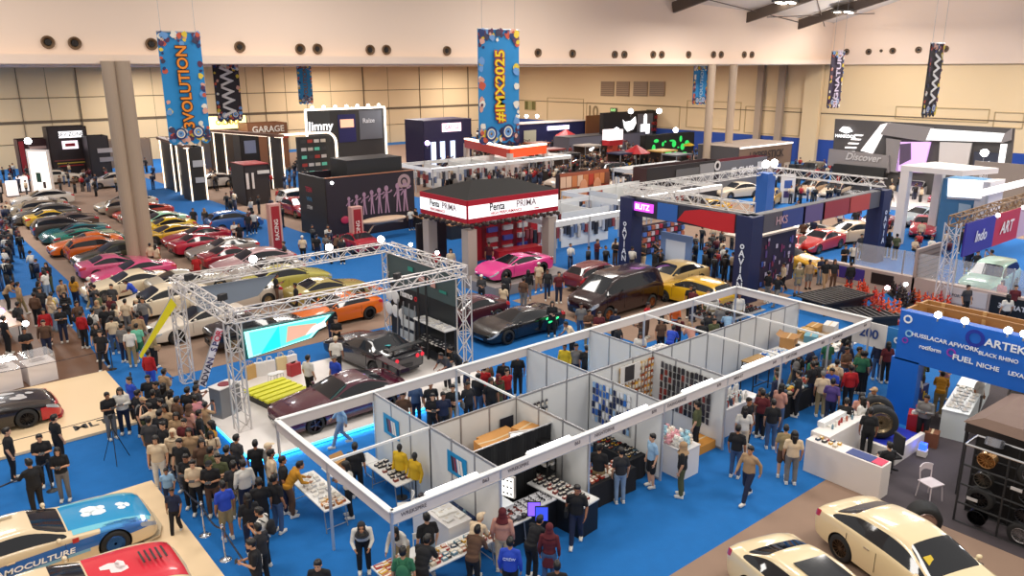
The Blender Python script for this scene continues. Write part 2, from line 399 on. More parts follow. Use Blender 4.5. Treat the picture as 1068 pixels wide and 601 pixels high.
# ---------------------------------------------------------------- cars: lofted bodies with cut wheel arches, glass and lamps as parts, real wheels
# station: x, half width, bottom, shoulder, roof-edge y, roof-edge z, centre z     (front is +X)
CARS = {
 'sedan': dict(st=[(2.46,.60,.30,.52,.42,.58,.60),(2.40,.80,.22,.66,.58,.70,.73),(2.12,.90,.19,.76,.70,.82,.86),(1.55,.925,.18,.86,.75,.92,.97),(.98,.93,.17,.93,.78,.99,1.04),
   (.22,.93,.17,.955,.60,1.36,1.42),(-.30,.93,.17,.965,.61,1.40,1.46),(-.40,.93,.17,.965,.61,1.40,1.46),(-1.05,.93,.17,.975,.60,1.355,1.42),(-1.30,.93,.17,.98,.585,1.29,1.36),(-1.86,.93,.18,.985,.72,1.05,1.10),(-2.15,.92,.20,.97,.70,1.01,1.05),(-2.40,.86,.26,.90,.62,.95,.98),(-2.47,.70,.34,.80,.50,.84,.86)],
   ws=(4,5), rw=(9,10), bp=(6,), wh=(1.45,-1.42,.35), tail=(11,12), sw=(4,9)),
 'coupe': dict(st=[(2.28,.62,.26,.44,.44,.50,.52),(2.22,.82,.18,.58,.58,.62,.65),(1.95,.875,.16,.68,.68,.74,.78),(1.35,.885,.15,.78,.72,.83,.88),(.72,.885,.15,.85,.74,.90,.95),
   (.02,.885,.15,.87,.57,1.22,1.27),(-.45,.885,.15,.88,.58,1.26,1.31),(-.80,.885,.15,.89,.575,1.24,1.29),(-1.42,.885,.16,.91,.68,.99,1.05),(-1.80,.875,.18,.92,.68,.96,1.0),(-2.08,.83,.24,.87,.62,.92,.95),(-2.16,.68,.32,.76,.5,.80,.82)],
   ws=(4,5), rw=(7,8), bp=(), wh=(1.38,-1.28,.325), tail=(9,10), sw=(4,7)),
 'hatch': dict(st=[(2.02,.60,.28,.54,.42,.60,.62),(1.96,.80,.22,.68,.58,.73,.76),(1.70,.85,.19,.80,.68,.87,.91),(1.15,.865,.18,.90,.72,.96,1.01),(.85,.87,.18,.94,.74,1.01,1.06),
   (.15,.87,.18,.97,.60,1.40,1.46),(-.30,.87,.18,.98,.61,1.44,1.50),(-.40,.87,.18,.98,.61,1.44,1.50),(-1.15,.87,.18,1.0,.60,1.40,1.47),(-1.62,.86,.19,1.0,.57,1.32,1.38),(-1.92,.84,.22,.97,.62,1.02,1.06),(-2.02,.80,.28,.86,.58,.90,.93),(-2.06,.66,.36,.74,.48,.78,.80)],
   ws=(4,5), rw=(9,10), bp=(6,), wh=(1.24,-1.24,.31), tail=(10,11), sw=(4,9)),
 'super': dict(st=[(2.26,.64,.20,.36,.46,.40,.41),(2.18,.88,.13,.48,.62,.51,.53),(1.85,.96,.12,.72,.74,.72,.72),(1.30,.98,.12,.84,.76,.80,.79),(.95,.96,.12,.80,.70,.82,.85),
   (.10,.94,.12,.79,.50,1.10,1.15),(-.35,.95,.12,.82,.50,1.12,1.17),(-.75,.98,.12,.86,.50,1.08,1.12),(-1.35,.99,.13,.90,.62,.98,1.01),(-1.80,.98,.15,.90,.68,.93,.95),(-2.12,.92,.22,.84,.64,.88,.90),(-2.2,.78,.32,.74,.55,.76,.78)],
   ws=(4,5), rw=(7,8), bp=(), wh=(1.36,-1.26,.34), tail=(9,10), sw=(4,7)),
 'van': dict(st=[(2.50,.68,.34,.66,.48,.74,.76),(2.44,.88,.26,.86,.62,.92,.95),(2.20,.96,.22,1.00,.72,1.08,1.12),(1.80,.97,.20,1.10,.76,1.20,1.24),
   (1.02,.97,.20,1.12,.72,1.78,1.84),(.55,.97,.20,1.12,.74,1.86,1.92),(.45,.97,.20,1.12,.74,1.86,1.92),(-.75,.97,.20,1.12,.74,1.86,1.93),(-.85,.97,.20,1.12,.74,1.86,1.93),(-1.95,.97,.22,1.12,.73,1.83,1.90),(-2.32,.95,.24,1.10,.70,1.62,1.70),(-2.42,.93,.28,1.02,.72,1.10,1.14),(-2.46,.80,.36,.84,.6,.88,.9)],
   ws=(3,4), rw=(9,10), bp=(5,7), wh=(1.55,-1.5,.35), tail=(10,11), sw=(3,9)),
 'suv': dict(st=[(2.30,.70,.42,.74,.50,.80,.82),(2.25,.86,.34,.90,.62,.96,.99),(2.0,.92,.30,1.02,.74,1.08,1.12),(1.3,.93,.28,1.10,.78,1.15,1.19),(.95,.93,.28,1.12,.78,1.18,1.22),
   (.42,.93,.28,1.14,.68,1.68,1.74),(-.20,.93,.28,1.15,.69,1.73,1.79),(-.30,.93,.28,1.15,.69,1.73,1.79),(-1.20,.93,.28,1.15,.69,1.72,1.78),(-1.95,.92,.30,1.15,.67,1.66,1.72),(-2.16,.91,.32,1.12,.70,1.20,1.24),(-2.24,.88,.38,1.0,.66,1.05,1.08),(-2.28,.72,.46,.84,.5,.88,.9)],
   ws=(4,5), rw=(9,10), bp=(6,), wh=(1.38,-1.35,.40), tail=(10,11), sw=(4,9)),
 'racer': dict(st=[(2.62,.66,.14,.36,.5,.46,.48),(2.52,.92,.10,.56,.62,.62,.65),(2.15,.99,.10,.70,.72,.74,.78),(1.45,1.0,.10,.79,.74,.83,.88),(.60,.93,.12,.84,.74,.90,.95),
   (-.05,.92,.12,.87,.56,1.19,1.24),(-.50,.92,.12,.88,.57,1.23,1.28),(-.90,.93,.12,.89,.56,1.20,1.26),(-1.60,1.0,.12,.92,.66,.99,1.03),(-1.95,1.0,.14,.92,.70,.96,1.0),(-2.28,.95,.20,.87,.62,.92,.95),(-2.36,.8,.28,.76,.5,.80,.82)],
   ws=(4,5), rw=(7,8), bp=(), wh=(1.55,-1.38,.34), tail=(9,10), sw=(4,7)),
}
WHEELS = {}
def wheel_proto(kind):
    if kind in WHEELS: return WHEELS[kind]
    # axis along Y, radius 1 unit = .33 m, width .23
    Mx = Matrix.Rotation(PI/2, 4, 'X')
    t = MB(); t.lathe([(.215,-.11),(.30,-.115),(.325,-.085),(.33,0),(.325,.085),(.30,.115),(.215,.11)], 28, M=Mx)
    tm = t.mesh('wheel', True); tm.materials.append(M_TYRE)
    r = MB(); r.lathe([(.222,-.10),(.222,.10),(.205,.112),(.195,.10),(.19,-.02),(.05,-.05),(.001,-.05)], 28, M=Mx); 
    n = {'multi': 12, 'five': 5, 'mesh': 16, 'disc': 0}[kind]
    for s in (-1, 1):
        r.tube((0, s*.02, 0), (0, s*.085, 0), .042, .034, n=10)
        for i in range(n):
            a = 2*PI*i/n; d = Vector((math.cos(a), 0, math.sin(a))); w = .05 if n == 5 else .018
            r.bar(Vector((0, s*.075, 0))+d*.03, Vector((0, s*.095, 0))+d*.205, .02, w, mi=0)
        if n == 0: r.lathe([(.001,s*-.085),(.15,s*-.085),(.195,s*-.105)], 28, M=Mx)
    rm = r.mesh('rim', True); rm.materials.append(M_RIM); rm.materials.append(M_BLACK)
    for p in rm.polygons: p.use_smooth = False
    WHEELS[kind] = (tm, rm); return WHEELS[kind]
CP = {}
def car_proto(kind):
    if kind in CP: return CP[kind]
    c = CARS[kind]; st = c['st']; N = len(st); rows = []
    for (x, hw, z0, zs, yr, zr, zt) in st:
        a, b = Vector((hw*.965, zs)), Vector((yr, zr))
        p = [(0,z0),(hw*.80,z0),(hw*.965,z0+.06),(hw,z0+(zs-z0)*.42),(hw*1.0,zs-(zs-z0)*.22),(hw*.965,zs)]
        p += [tuple(a.lerp(b,.12)), tuple(a.lerp(b,.86)), (yr,zr), (yr*.86, zr+(zt-zr)*.55), (yr*.45, zt-.008), (0,zt)]
        rows.append([(x, q[0], q[1]) for q in p])
    K = 12; mb = MB(); idx = {}
    def vid(i, j, s):
        if j in (0, K-1): s = 0
        key = (i, j, s)
        if key not in idx:
            x, y, z = rows[i][j]; idx[key] = len(mb.v); mb.v.append((x, y*(s if s else 1), z))
        return idx[key]
    ws, rw, sw = c['ws'], c['rw'], c['sw']
    for i in range(N-1):
        for j in range(K-1):
            m = 0
            if i == ws[0] and j >= 8: m = 1
            elif i == rw[0] and j >= 8: m = 2
            elif j == 6 and sw[0] <= i <= sw[1] and i not in c['bp'] and not (i == sw[1] and i == rw[0] and kind in ('van','suv')): m = 3
            elif j == 6 and i in c['bp']: m = 8
            elif j == 4 and i in (0, 1) or (j == 5 and i == 0): m = 4
            elif j in (4, 5) and i >= N-3: m = 5
            elif j <= 1: m = 6
            for s in (1, -1):
                f = [vid(i,j,s), vid(i+1,j,s), vid(i+1,j+1,s), vid(i,j+1,s)]
                f = list(dict.fromkeys(f))
                if s == 1: f.reverse()
                mb.f.append(tuple(f)); mb.mi.append(m if m not in (4, 5, 3) else m+(0 if s == 1 else 10))
    for i, flip in ((0, 1), (N-1, 0)):
        for j in range(K-1):
            f = [vid(i,j,1), vid(i,j+1,1), vid(i,j+1,-1), vid(i,j,-1)]; f = list(dict.fromkeys(f))
            if flip: f.reverse()
            mb.f.append(tuple(f)); mb.mi.append(6 if (i == 0 and j in (2, 3)) or j < 2 else 0)
    o = mb.build('body', [M_PAINT]); me = o.data
    for _ in range(20): me.materials.append(M_PAINT)
    me.polygons.foreach_set('material_index', mb.mi); me.update()
    bm = bmesh.new(); bm.from_mesh(me)
    cl = bm.edges.layers.float.new('crease_edge')
    for e in bm.edges:
        ms = {f.material_index for f in e.link_faces}
        if len(ms) > 1: e[cl] = .75
    bmesh.ops.recalc_face_normals(bm, faces=bm.faces); bm.to_mesh(me); bm.free()
    s = o.modifiers.new('s', 'SUBSURF'); s.levels = s.render_levels = 2
    fx, rx, wr = c['wh']; hw = max(q[1] for q in st); cut = MB()
    for x in (fx, rx):
        for sg in (1, -1): cut.tube((x, sg*(hw-.30), wr), (x, sg*(hw+.2), wr), wr+.045, n=28)
    cu = cut.build('cutter', [M_PAINT]); cu.data.polygons.foreach_set('material_index', [0]*len(cut.f))
    for _ in range(8): cu.data.materials.append(M_BLACK)
    cu.data.polygons.foreach_set('material_index', [7]*len(cut.f))
    b = o.modifiers.new('b', 'BOOLEAN'); b.operation = 'DIFFERENCE'; b.object = cu; b.solver = 'EXACT'
    me2 = evalmesh(o, kind+'_shell')
    bpy.data.objects.remove(o); bpy.data.objects.remove(cu)
    parts = []
    names = {0:'body', 1:'windscreen', 2:'rear_window', 3:'side_window', 13:'side_window', 4:'headlight', 14:'headlight', 5:'taillight', 15:'taillight', 6:'lower_sill', 7:'wheel_arch', 8:'window_pillar'}
    mats = {0:M_PAINT, 1:M_GLASS, 2:M_GLASS, 3:M_GLASS, 13:M_GLASS, 4:M_HEAD, 14:M_HEAD, 5:M_TAIL, 15:M_TAIL, 6:M_BLACK, 7:M_BLACK, 8:M_GLASS}
    for mi in names:
        bm = bmesh.new(); bm.from_mesh(me2)
        bmesh.ops.delete(bm, geom=[f for f in bm.faces if f.material_index != mi], context='FACES')
        if not bm.faces: bm.free(); continue
        for f in bm.faces: f.material_index = 0; f.smooth = True
        m = bpy.data.meshes.new(names[mi]); bm.to_mesh(m); bm.free(); m.materials.append(mats[mi]); parts.append((names[mi], m, (0,0,0)))
    # mirrors, grille, plates, handles
    xm = st[ws[0]][0]-.22; zm = st[ws[0]][3]+.05
    for sg in (1, -1):
        q = MB(); q.ball((xm, sg*(hw+.03), zm+.05), (.06,.085,.055), 12, 8); q.bar((xm, sg*(hw-.09), zm-.01), (xm, sg*(hw+.02), zm+.03), .05)
        parts.append(('mirror', q.mesh('mirror', True), 'paint')); parts[-1][1].materials.append(M_PAINT)
        q = MB(); zd = st[ws[0]][3]-.09
        q.box((-.62, sg*(hw+.004), zd), (.17, .022, .028)); m = q.mesh('door_handle'); m.materials.append(M_CHROME if kind == 'sedan' else M_PAINT); parts.append(('door_handle', m, 'paint'))
    x0, z0 = st[1][0], st[0][2]
    q = MB(); gh = (st[0][3]-z0)*.55; q.box((st[0][0]-.03, 0, z0+gh*.75), (.10, st[0][1]*1.1, gh)); 
    for k in range(4): q.box((st[0][0]+.025, 0, z0+gh*(.45+k*.2)), (.01, st[0][1]*1.05, .012), mi=1)
    m = q.mesh('grille'); m.materials.append(M_BLACK); m.materials.append(M_CHROME); parts.append(('grille', m, 0))
    q = MB(); q.box((st[-1][0]-.01, 0, st[-1][2]+.16), (.03, .46, .13)); m = q.mesh('number_plate'); m.materials.append(M_BLACK); parts.append(('number_plate', m, 0))
    q = MB(); q.box((st[-1][0]+.16, 0, st[-1][2]-.03), (.26, st[-1][1]*1.6, .10)); m = q.mesh('rear_diffuser'); m.materials.append(M_BLACK); parts.append(('rear_diffuser', m, 0))
    # door shut lines as thin dark grooves
    q = MB(); zb = st[ws[0]][2]+.12; zt_ = st[ws[0]][3]-.015
    xs = [st[ws[0]][0]-.1] + [st[b_][0]-.05 for b_ in c['bp']] + [st[sw[1]][0]+.05 if c['bp'] else st[sw[1]][0]-.05]
    for sg in (1, -1):
        for x in xs: q.box((x, sg*(hw+.0), (zb+zt_)/2+.03), (.008, .012, (zt_-zb)*.8))
    m = q.mesh('door_gap'); m.materials.append(M_BLACK); parts.append(('door_gap', m, 0))
    CP[kind] = (parts, c, hw); return CP[kind]
def car(kind, loc, ang, paint, label, rim='five', rimc='#9a9a9c', s=(1,1,1), drop=0., wing=None, extra=None, group=None, simple=False, low_wheels=1., glass=None):
    parts, c, hw = car_proto(kind)
    root = empty('van' if kind == 'van' else 'car', loc, ang, label, 'van' if kind == 'van' else 'car', group)
    pc = lin(paint) if isinstance(paint, str) else paint
    for n, m, w in parts:
        if simple and n in ('door_handle', 'number_plate', 'grille', 'mirror', 'rear_diffuser', 'door_gap'): continue
        o = bpy.data.objects.new(n, m); COL.objects.link(o); o.parent = root; o.color = (*pc, 1); o.location.z = -drop
        o.scale = s
    fx, rx, wr = c['wh']; tm, rm = wheel_proto(rim); k = wr/.33*low_wheels
    for x in (fx, rx):
        for sg in (1, -1):
            w = bpy.data.objects.new('wheel', tm); COL.objects.link(w); w.parent = root; w.location = (x*s[0], sg*(hw-.11)*s[1], wr*low_wheels); w.scale = (k, 1, k)
            r = bpy.data.objects.new('rim', rm); COL.objects.link(r); r.parent = w; r.color = (*lin(rimc), 1)
    if wing:
        zc = c['st'][-3][6]-drop; xw = c['st'][-2][0]-.02; q = MB()
        h, col, wd = wing
        q.box((xw, 0, zc+h), (.30, wd, .03), M=None); 
        for sg in (1, -1): q.box((xw, sg*wd/2, zc+h), (.36, .02, .14)); q.box((xw+.05, sg*wd*.28, zc+h/2), (.10, .02, h))
        o = q.build('rear_wing', [M_OBJ], root, lin(col), bevel=.006)
    if extra: extra(root)
    return root
# ---------------------------------------------------------------- the hall
def st(o): o['kind'] = 'structure'; return o
def boxo(name, c, d, m, parent=None, rz=0, color=None, bevel=0, label=None, M=None):
    mb = MB(); mb.box((0,0,0), d); o = mb.build(name, m, parent, color, bevel=bevel, label=label); o.location = c; o.rotation_euler.z = rz
    return o
M_WALLU = mat('upper_wall_paint', lin('#ead2be'), .8, noise=(.05,.03))
M_WALLL = mat('lower_wall_panel', lin('#e2c69c'), .75, noise=(.08,.05))
M_BLUEP = mat('blue_wall_paint', lin('#1f4596'), .6)
M_CARP = mat('blue_carpet', lin('#0a66ae'), .95, noise=(3.,.10), bump=(60,.3))
M_BROWN = mat('brown_carpet', lin('#947a68'), .9, noise=(1.2,.10), bump=(60,.3))
M_DARKC = mat('charcoal_carpet', lin('#463e42'), .9, noise=(2.,.10), bump=(60,.3))
M_WOOD = mat('walnut_floor', lin('#6b4c38'), .5, noise=(2.,.15))
M_CREAM = mat('cream_stage', lin('#eccfa6'), .5)
M_COL = mat('column_paint', lin('#a8937e'), .6)
M_SEAM = mat('panel_seam', lin('#6b5a46'), .8)
XR, YB, YR = 93.1, 51.9, 114.
st(boxo('floor', (40,50,-.1), (130,150,.2), mat('concrete_floor', lin('#7d6e62'), .5, noise=(.6,.1))))
st(boxo('floor_carpet', (40,50,.003), (120,140,.006), M_CARP))
def patch(x0, y0, x1, y1, m, z=.010, name='floor_carpet'):
    return st(boxo(name, ((x0+x1)/2,(y0+y1)/2,z/2+.002), (x1-x0,y1-y0,z), m))
patch(8.0,30.9,19.6,100, M_BROWN)           # the first parked rows
patch(24.4,54,34,98, M_BROWN); patch(40,56,90,110, M_BROWN)
patch(25.0,21.5,37,30.4, M_BROWN); patch(44,26,60,50, M_BROWN); patch(38,18.5,44,23.5, M_BROWN)
patch(13.0,-6,30,10.15, M_BROWN)
patch(20.4,-4,40,10.1, M_DARKC, .016)
patch(2.2,33.2,6.3,48, M_WOOD)
patch(62,14,90,24,M_BROWN)
# raised stages for the show cars
def stage(name, x0, y0, x1, y1, h, m, label):
    t = tag(boxo(name, ((x0+x1)/2,(y0+y1)/2,h/2+.006), (x1-x0,y1-y0,h), m, bevel=.01), label, 'platform'); return t
stage('display_platform', -4, 13.6, 4.95, 22.7, .10, M_CREAM, 'low cream platform under the blue and white show car')
stage('display_platform', -4, 27.2, 6.1, 33.1, .10, M_CREAM, 'low cream platform under the black race car with the red nose')
stage('display_platform', 7.7, 21.9, 17.6, 28.6, .10, mat('white_stage', lin('#e6dfda'), .4), 'low white platform inside the silver truss frame')
ptx = text('MLTR', .6, hx('#141414'), bpy.data.objects['display_platform.001'], (3.6,-2.2,.056), (0,0,R(0)))
tled = empty('led_strip', (12.65,21.87,.06), 0, 'cyan light strip glowing along the white platform edge', 'lamp')
boxo('strip', (0,0,0), (9.9,.03,.05), glow('#38d8ff', 5.), tled); boxo('strip', (-4.98,3.3,0), (.03,6.6,.05), glow('#38d8ff', 5.), tled)
for k in range(4):
    l = bpy.data.lights.new('strip_light','AREA'); l.energy = 14; l.color = (.25,.8,1); l.shape = 'RECTANGLE'; l.size = 2.4; l.size_y = .08
    o = bpy.data.objects.new('strip_light', l); COL.objects.link(o); o.location = (8.9+2.45*k,21.78,.12); o.rotation_euler = (R(-50),0,0)
# walls
st(boxo('wall_upper_front', (30,YB+.25,20), (XR*2,.5,16), M_WALLU))
st(boxo('ceiling_rear', (15,84,12.3), (160,66,.5), M_WALLU))
rw_ = boxo('wall_rear', (15,YR+.2,6.2), (156,.4,12.4), M_WALLL); st(rw_)
st(boxo('wall_right', (XR+.3,50,6), (.6,140,12), M_WALLL))
st(boxo('wall_upper_right', (XR+.1,15,18), (1.0,75,12), M_WALLU))
st(boxo('wall_dado_blue', (XR-.04,50,1.5), (.08,140,3.0), M_BLUEP))
# panel joints of the cladding
def joint(name, a, b, w, t=.06):
    mb = MB(); mb.bar(a, b, w, t); return st(mb.build(name, M_SEAM))
for z, w in ((5.5,.35),(8.4,.10),(2.9,.08)): joint('trim_rail', (-50,YR-.02,z), (XR,YR-.02,z), .06, w)
for px in (20,82,133,200,237,276,320,379,438,488): 
    p = onY(px, 100, YR-.05); joint('trim_rib', (p.x,YR-.05,0), (p.x,YR-.05,12), .45 if px in (82,237,379,488) else .12)
for px in (50,110,160,258,298,345,405,462): 
    p = onY(px, 100, YR-.02); joint('trim_rib', (p.x,YR-.02,0), (p.x,YR-.02,12), .06, .03)
for z in (6.2,): joint('trim_rail', (XR-.05,30,z), (XR-.05,YR,z), .06, .10)
M_REC = mat('recess_line', lin('#b39a72'), .8)
def wallframe(px0, py0, px1, py1, w=.09, name='trim_frame'):
    a, b = onX(px0, py0, XR-.03), onX(px1, py1, XR-.03); mb = MB(); x = XR-.03
    for p, q in (((x,a.y,a.z),(x,b.y,a.z)), ((x,a.y,b.z),(x,b.y,b.z)), ((x,a.y,a.z),(x,a.y,b.z)), ((x,b.y,a.z),(x,b.y,b.z))): mb.bar(p, q, w)
    return st(mb.build(name, M_REC))
for f in ((571,102,608,132),(612,107,708,134),(717,105,771,136),(778,111,833,142),(935,111,1030,128),(1038,117,1066,134)): wallframe(*f)
for px in (735,757):
    pass
for i, (a, b) in enumerate(((627,640),(643,656),(661,675),(678,693))):
    p, q = onX(a, 85, XR-.1), onX(b, 100, XR-.1); z0, z1 = onX(a, 100, XR).z, onX(a, 85, XR).z
    t = empty('wall_vent', (XR-.1,(p.y+q.y)/2,(z0+z1)/2), 0, 'square louvred vent in the wall above the sign boards, %s of a row of four' % ('first','second','third','last')[i], 'vent')
    W, H_ = abs(p.y-q.y), z1-z0
    boxo('frame', (0,0,0), (.12,W,H_), hx('#a08468'), t)
    mb = MB()
    for k in range(8): mb.box((-.08,0,-H_/2+(k+.5)*H_/8), (.05,W*.94,H_/20))
    mb.build('louvre', hx('#7d6550'), t)
o = text('10', 2.6, hx('#8d7450'), None, onX(618,117,XR-.1), FX, name='wall_number'); tag(o, 'large number 10 painted on the cream wall', 'wall number')
for px, py, l in ((640,115,'green exit sign over the wing shaped logo board'), (678,117,'green exit sign over the red lettering of the black board')):
    p = onX(px, py, XR-.2); t = empty('exit_sign', p, 0, l, 'sign'); boxo('housing', (0,0,0), (.15,1.3,.7), hx('#2e3a22'), t); text('EXIT', .5, glow('#9fe08a', 1.2), t, (-.09,0,0), FX)
w = onX(553,110,XR-.05); t = st(empty('window_1', w)); boxo('frame', (0,0,0), (.1,3.0,1.7), hx('#b9a070'), t)
for k in (-1,0,1): boxo('pane', (-.05,k*.95,0), (.05,.85,1.4), hx('#6f6a3e' if k else '#a5a070', .2), t)
# nozzles
nz = MB(); nz.lathe([(.0001,.02),(.20,.02),(.26,-.05),(.30,-.12),(.34,-.12),(.36,0),(.36,.05)], 20)
NZ = nz.mesh('air_nozzle', True); NZ.materials.append(hx('#6b5138'))
nb = MB(); nb.lathe([(.0001,0),(.17,0),(.17,.02),(.0001,.02)], 16); nb.box((0,0,-.03),(.30,.03,.03)); nb.box((0,0,-.03),(.03,.30,.03)); NBm = nb.mesh('damper'); NBm.materials.append(hx('#241a12'))
def nozzle(p, rot, s=1.):
    o = bpy.data.objects.new('air_nozzle', NZ); COL.objects.link(o); o.location = p; o.rotation_euler = rot; o.scale = (s,s,s)
    tag(o, 'round brown air nozzle set in the cream upper wall', 'air nozzle', 'air nozzles along the upper wall')
    d = bpy.data.objects.new('damper', NBm); COL.objects.link(d); d.parent = o; d.location = (0,0,-.02)
for px, py in ((50,44),(78,45),(158,46),(250,49),(313,51),(331,51),(386,52),(403,52),(466,53),(561,55),(597,56),(641,57),(651,57),(681,57),(690,57),(718,57),(744,57),(752,57),(776,57),(784,57)):
    nozzle(onY(px, py, YB-.02), (-PI/2,0,0) if 0 else (R(90)+PI,0,0))
for px, py, s in ((883,54,1),(906,54,1),(919,53,.5),(931,53,1),(958,52,1),(986,51,1)):
    nozzle(onX(px, py, XR-.42), (0,R(90),0), s)
# columns
def column(px, py, w, ztop, label, double=False):
    g = G(px, py); t = empty('column', g, 0); t['kind'] = 'structure'; t['label'] = label
    mb = MB()
    if double:
        mb.tube((-.36,.1,0), (-.36,.1,ztop), .40, n=20); mb.tube((.36,-.1,0), (.36,-.1,ztop), .40, n=20); mb.box((0,0,ztop/2), (.5,.35,ztop))
        mb.build('shaft', M_COL, t, smooth=False); boxo('base_collar', (0,0,.15), (1.9,1.2,.3), M_COL, t, bevel=.02)
    else:
        mb.tube((0,0,0), (0,0,ztop), w/2, n=18); mb.build('shaft', M_COL, t); boxo('base_collar', (0,0,.15), (w*1.3,w*1.3,.3), M_COL, t, bevel=.02)
column(149,279,1.,12.2,'thick double column rising from the parked cars', True)
for px, py in ((735,192),(757,189)): column(px, py, .8, 12., 'slim beige column under the edge of the upper wall')
for px in (790,812):
    p = onX(px,130,XR-.4); mb = MB(); mb.box((p.x,p.y,6),(.5,.9,12)); st(mb.build('trim_pilaster', M_COL))
p = onX(845,130,XR-.4); mb = MB(); mb.box((p.x,p.y,6),(.6,2.2,12)); st(mb.build('trim_pilaster', M_WALLL))
# roof at the far corner: sloping deck with steel rafters
za, zb, zc_ = Vector((92.6,53.7,16.3)), Vector((68.2,51.7,17.8)), Vector((92.6,44.9,18.7))
n = (zb-za).cross(zc_-za).normalized()
def roofz(x, y): return za.z-((x-za.x)*n.x+(y-za.y)*n.y)/n.z
mb = MB(); c4 = [(94,54),(50,54),(50,20),(94,20)]
mb.v = [(x,y,roofz(x,y)) for x,y in c4]+[(x,y,roofz(x,y)+.4) for x,y in c4]; mb.f = [(0,1,2,3),(7,6,5,4),(0,4,5,1),(1,5,6,2),(2,6,7,3),(3,7,4,0)]; mb.mi = [0]*6
st(mb.build('ceiling', mat('roof_deck', lin('#d0c6bc'), .8)))
M_STEEL = mat('roof_steel', lin('#5a4c42'), .6)
for k, (p0, p1) in enumerate((((769,22),(850,-6)),((823,29),(905,2)),((702,8),(760,-14)))):
    d0, d1 = ray(*p0), ray(*p1)
    def hit(d):
        for t in [i*.25 for i in range(100,500)]:
            q = CAM+d*t
            if q.z > roofz(q.x,q.y)-.7: return q
        return CAM+d*100
    a, b = hit(d0), hit(d1); t = empty('roof_rafter'); t['kind'] = 'structure'
    mb = MB(); mb.bar(a, a+(b-a)*1.6, .35, 1.0)
    mb.build('web', M_STEEL, t)
def roofpt(px, py, dz=.5):
    d = ray(px,py)
    for i in range(100,600):
        q = CAM+d*(i*.25)
        if q.z > roofz(q.x,q.y)-dz: return q
    return CAM+d*100
for a, b in (((740,0),(860,30)),((852,0),(862,34)),((800,18),(915,14))):
    mb = MB(); mb.tube(roofpt(*a), roofpt(*b), .05, n=6); o = mb.build('tie_rod', M_STEEL); tag(o, None, None); o['kind'] = 'structure'
for px, py, l in ((820,3,'bank of bright hall lamps under the sloping roof by the middle rafter'),(880,13,'bank of bright hall lamps under the sloping roof near the corner')):
    c = roofpt(px,py,.9); t = empty('ceiling_lamp', c, R(20), l, 'lamp')
    boxo('housing', (0,0,.12), (3.2,2.2,.2), hx('#55504a'), t)
    for i in range(3):
        for j in range(2): boxo('lens', (-1.0+i, -.5+j, -.02), (.7,.6,.08), glow('#fff6e6', 9), t)
# ---------------------------------------------------------------- hanging banners
M_BB = mat('banner_blue', lin('#1d86c4'), .6, noise=(.8,.12)); M_BD = mat('banner_dark', lin('#2a2026'), .6)
PATT = [lin(x) for x in ('#1c2f66','#c8553a','#e0c23a','#3a3550','#d9a08c','#6a9ad0','#5c2a4a','#e8e0d0')]
def banner(ptl, ptr, pb, Y, label, txt, tc, base, art=True, tcol2=None, ts=None, X=None):
    if X is None: a, b, c = onY(*ptl, Y), onY(*ptr, Y), onY(*pb, Y); W = b.x-a.x
    H_ = a.z-c.z; W = b.x-a.x
    t = empty('hanging_banner', ((a.x+b.x)/2, Y, a.z-H_/2), 0, label, 'banner')
    mb = MB(); ed = []
    for i in range(13): ed.append((-W/2+W*i/12, -H_/2-.25*math.sin(i*2.1)**2))
    poly = ed+[(W/2, H_/2), (-W/2, H_/2)]
    mb.prism([(x, z) for x, z in poly], -.02, .02, M=Matrix.Rotation(PI/2,4,'X'))
    mb.build('cloth', base, t)
    mb = MB(); mb.tube((-W/2,0,H_/2), (W/2,0,H_/2), .05); mb.build('rod', M_ALUD, t)
    mb = MB()
    for s in (-1,1): mb.tube((s*W*.4,0,H_/2), (s*W*.4,0,H_/2+4), .012, n=5)
    mb.build('wire', M_ALUD, t)
    if art:      # painted sea-creature-like scrollwork round the border, as loose blobs and rings
        r_ = random.Random(len(label)); mb = MB()
        for k in range(110):
            e = r_.random()
            if e < .35: x, z = r_.uniform(-W/2,W/2), H_/2-abs(r_.gauss(0,H_*.035))-.1
            elif e < .7: x, z = r_.uniform(-W/2,W/2), -H_/2+abs(r_.gauss(0,H_*.07))
            else: x, z = r_.choice((-1,1))*(W/2-abs(r_.gauss(0,W*.05))), r_.uniform(-H_/2,H_/2)
            rr = W*r_.uniform(.03,.085); x = max(-W/2+rr, min(W/2-rr, x)); y_ = -.03-.0006*k
            n_ = 9; pts = [(x+rr*math.cos(2*PI*q/n_)*r_.uniform(.7,1.2), y_, z+rr*math.sin(2*PI*q/n_)*r_.uniform(.7,1.2)) for q in range(n_)]
            mb.add(pts, [tuple(range(n_))], k % 8)
        for x, z, rr in ((-W*.22,-H_*.43,W*.14),(W*.2,-H_*.42,W*.15)):
            for r0, r1, mi in ((1,.72,0),(.72,.55,7),(.5,.2,5)):
                n_ = 20; vs = [(x+rr*r0*math.cos(2*PI*q/n_), -.12, z+rr*r0*math.sin(2*PI*q/n_)) for q in range(n_)]+[(x+rr*r1*math.cos(2*PI*q/n_), -.12, z+rr*r1*math.sin(2*PI*q/n_)) for q in range(n_)]
                mb.add(vs, [(q,(q+1) % n_,n_+(q+1) % n_,n_+q) for q in range(n_)], mi)
        mb.build('border_print', [mat('banner_art_%d' % i, c, .6) for i, c in enumerate(PATT)], t)
    if txt:
        s = ts or W*.42
        if tcol2: text(txt, s, tcol2, t, (0.02,-.135,-.0), (PI/2,-PI/2,0), ext=.01, sx=1.0, name='lettering_edge').data.offset = s*.075
        text(txt, s, tc, t, (0.02,-.15,0), (PI/2,-PI/2,0), ext=.012)
    return t
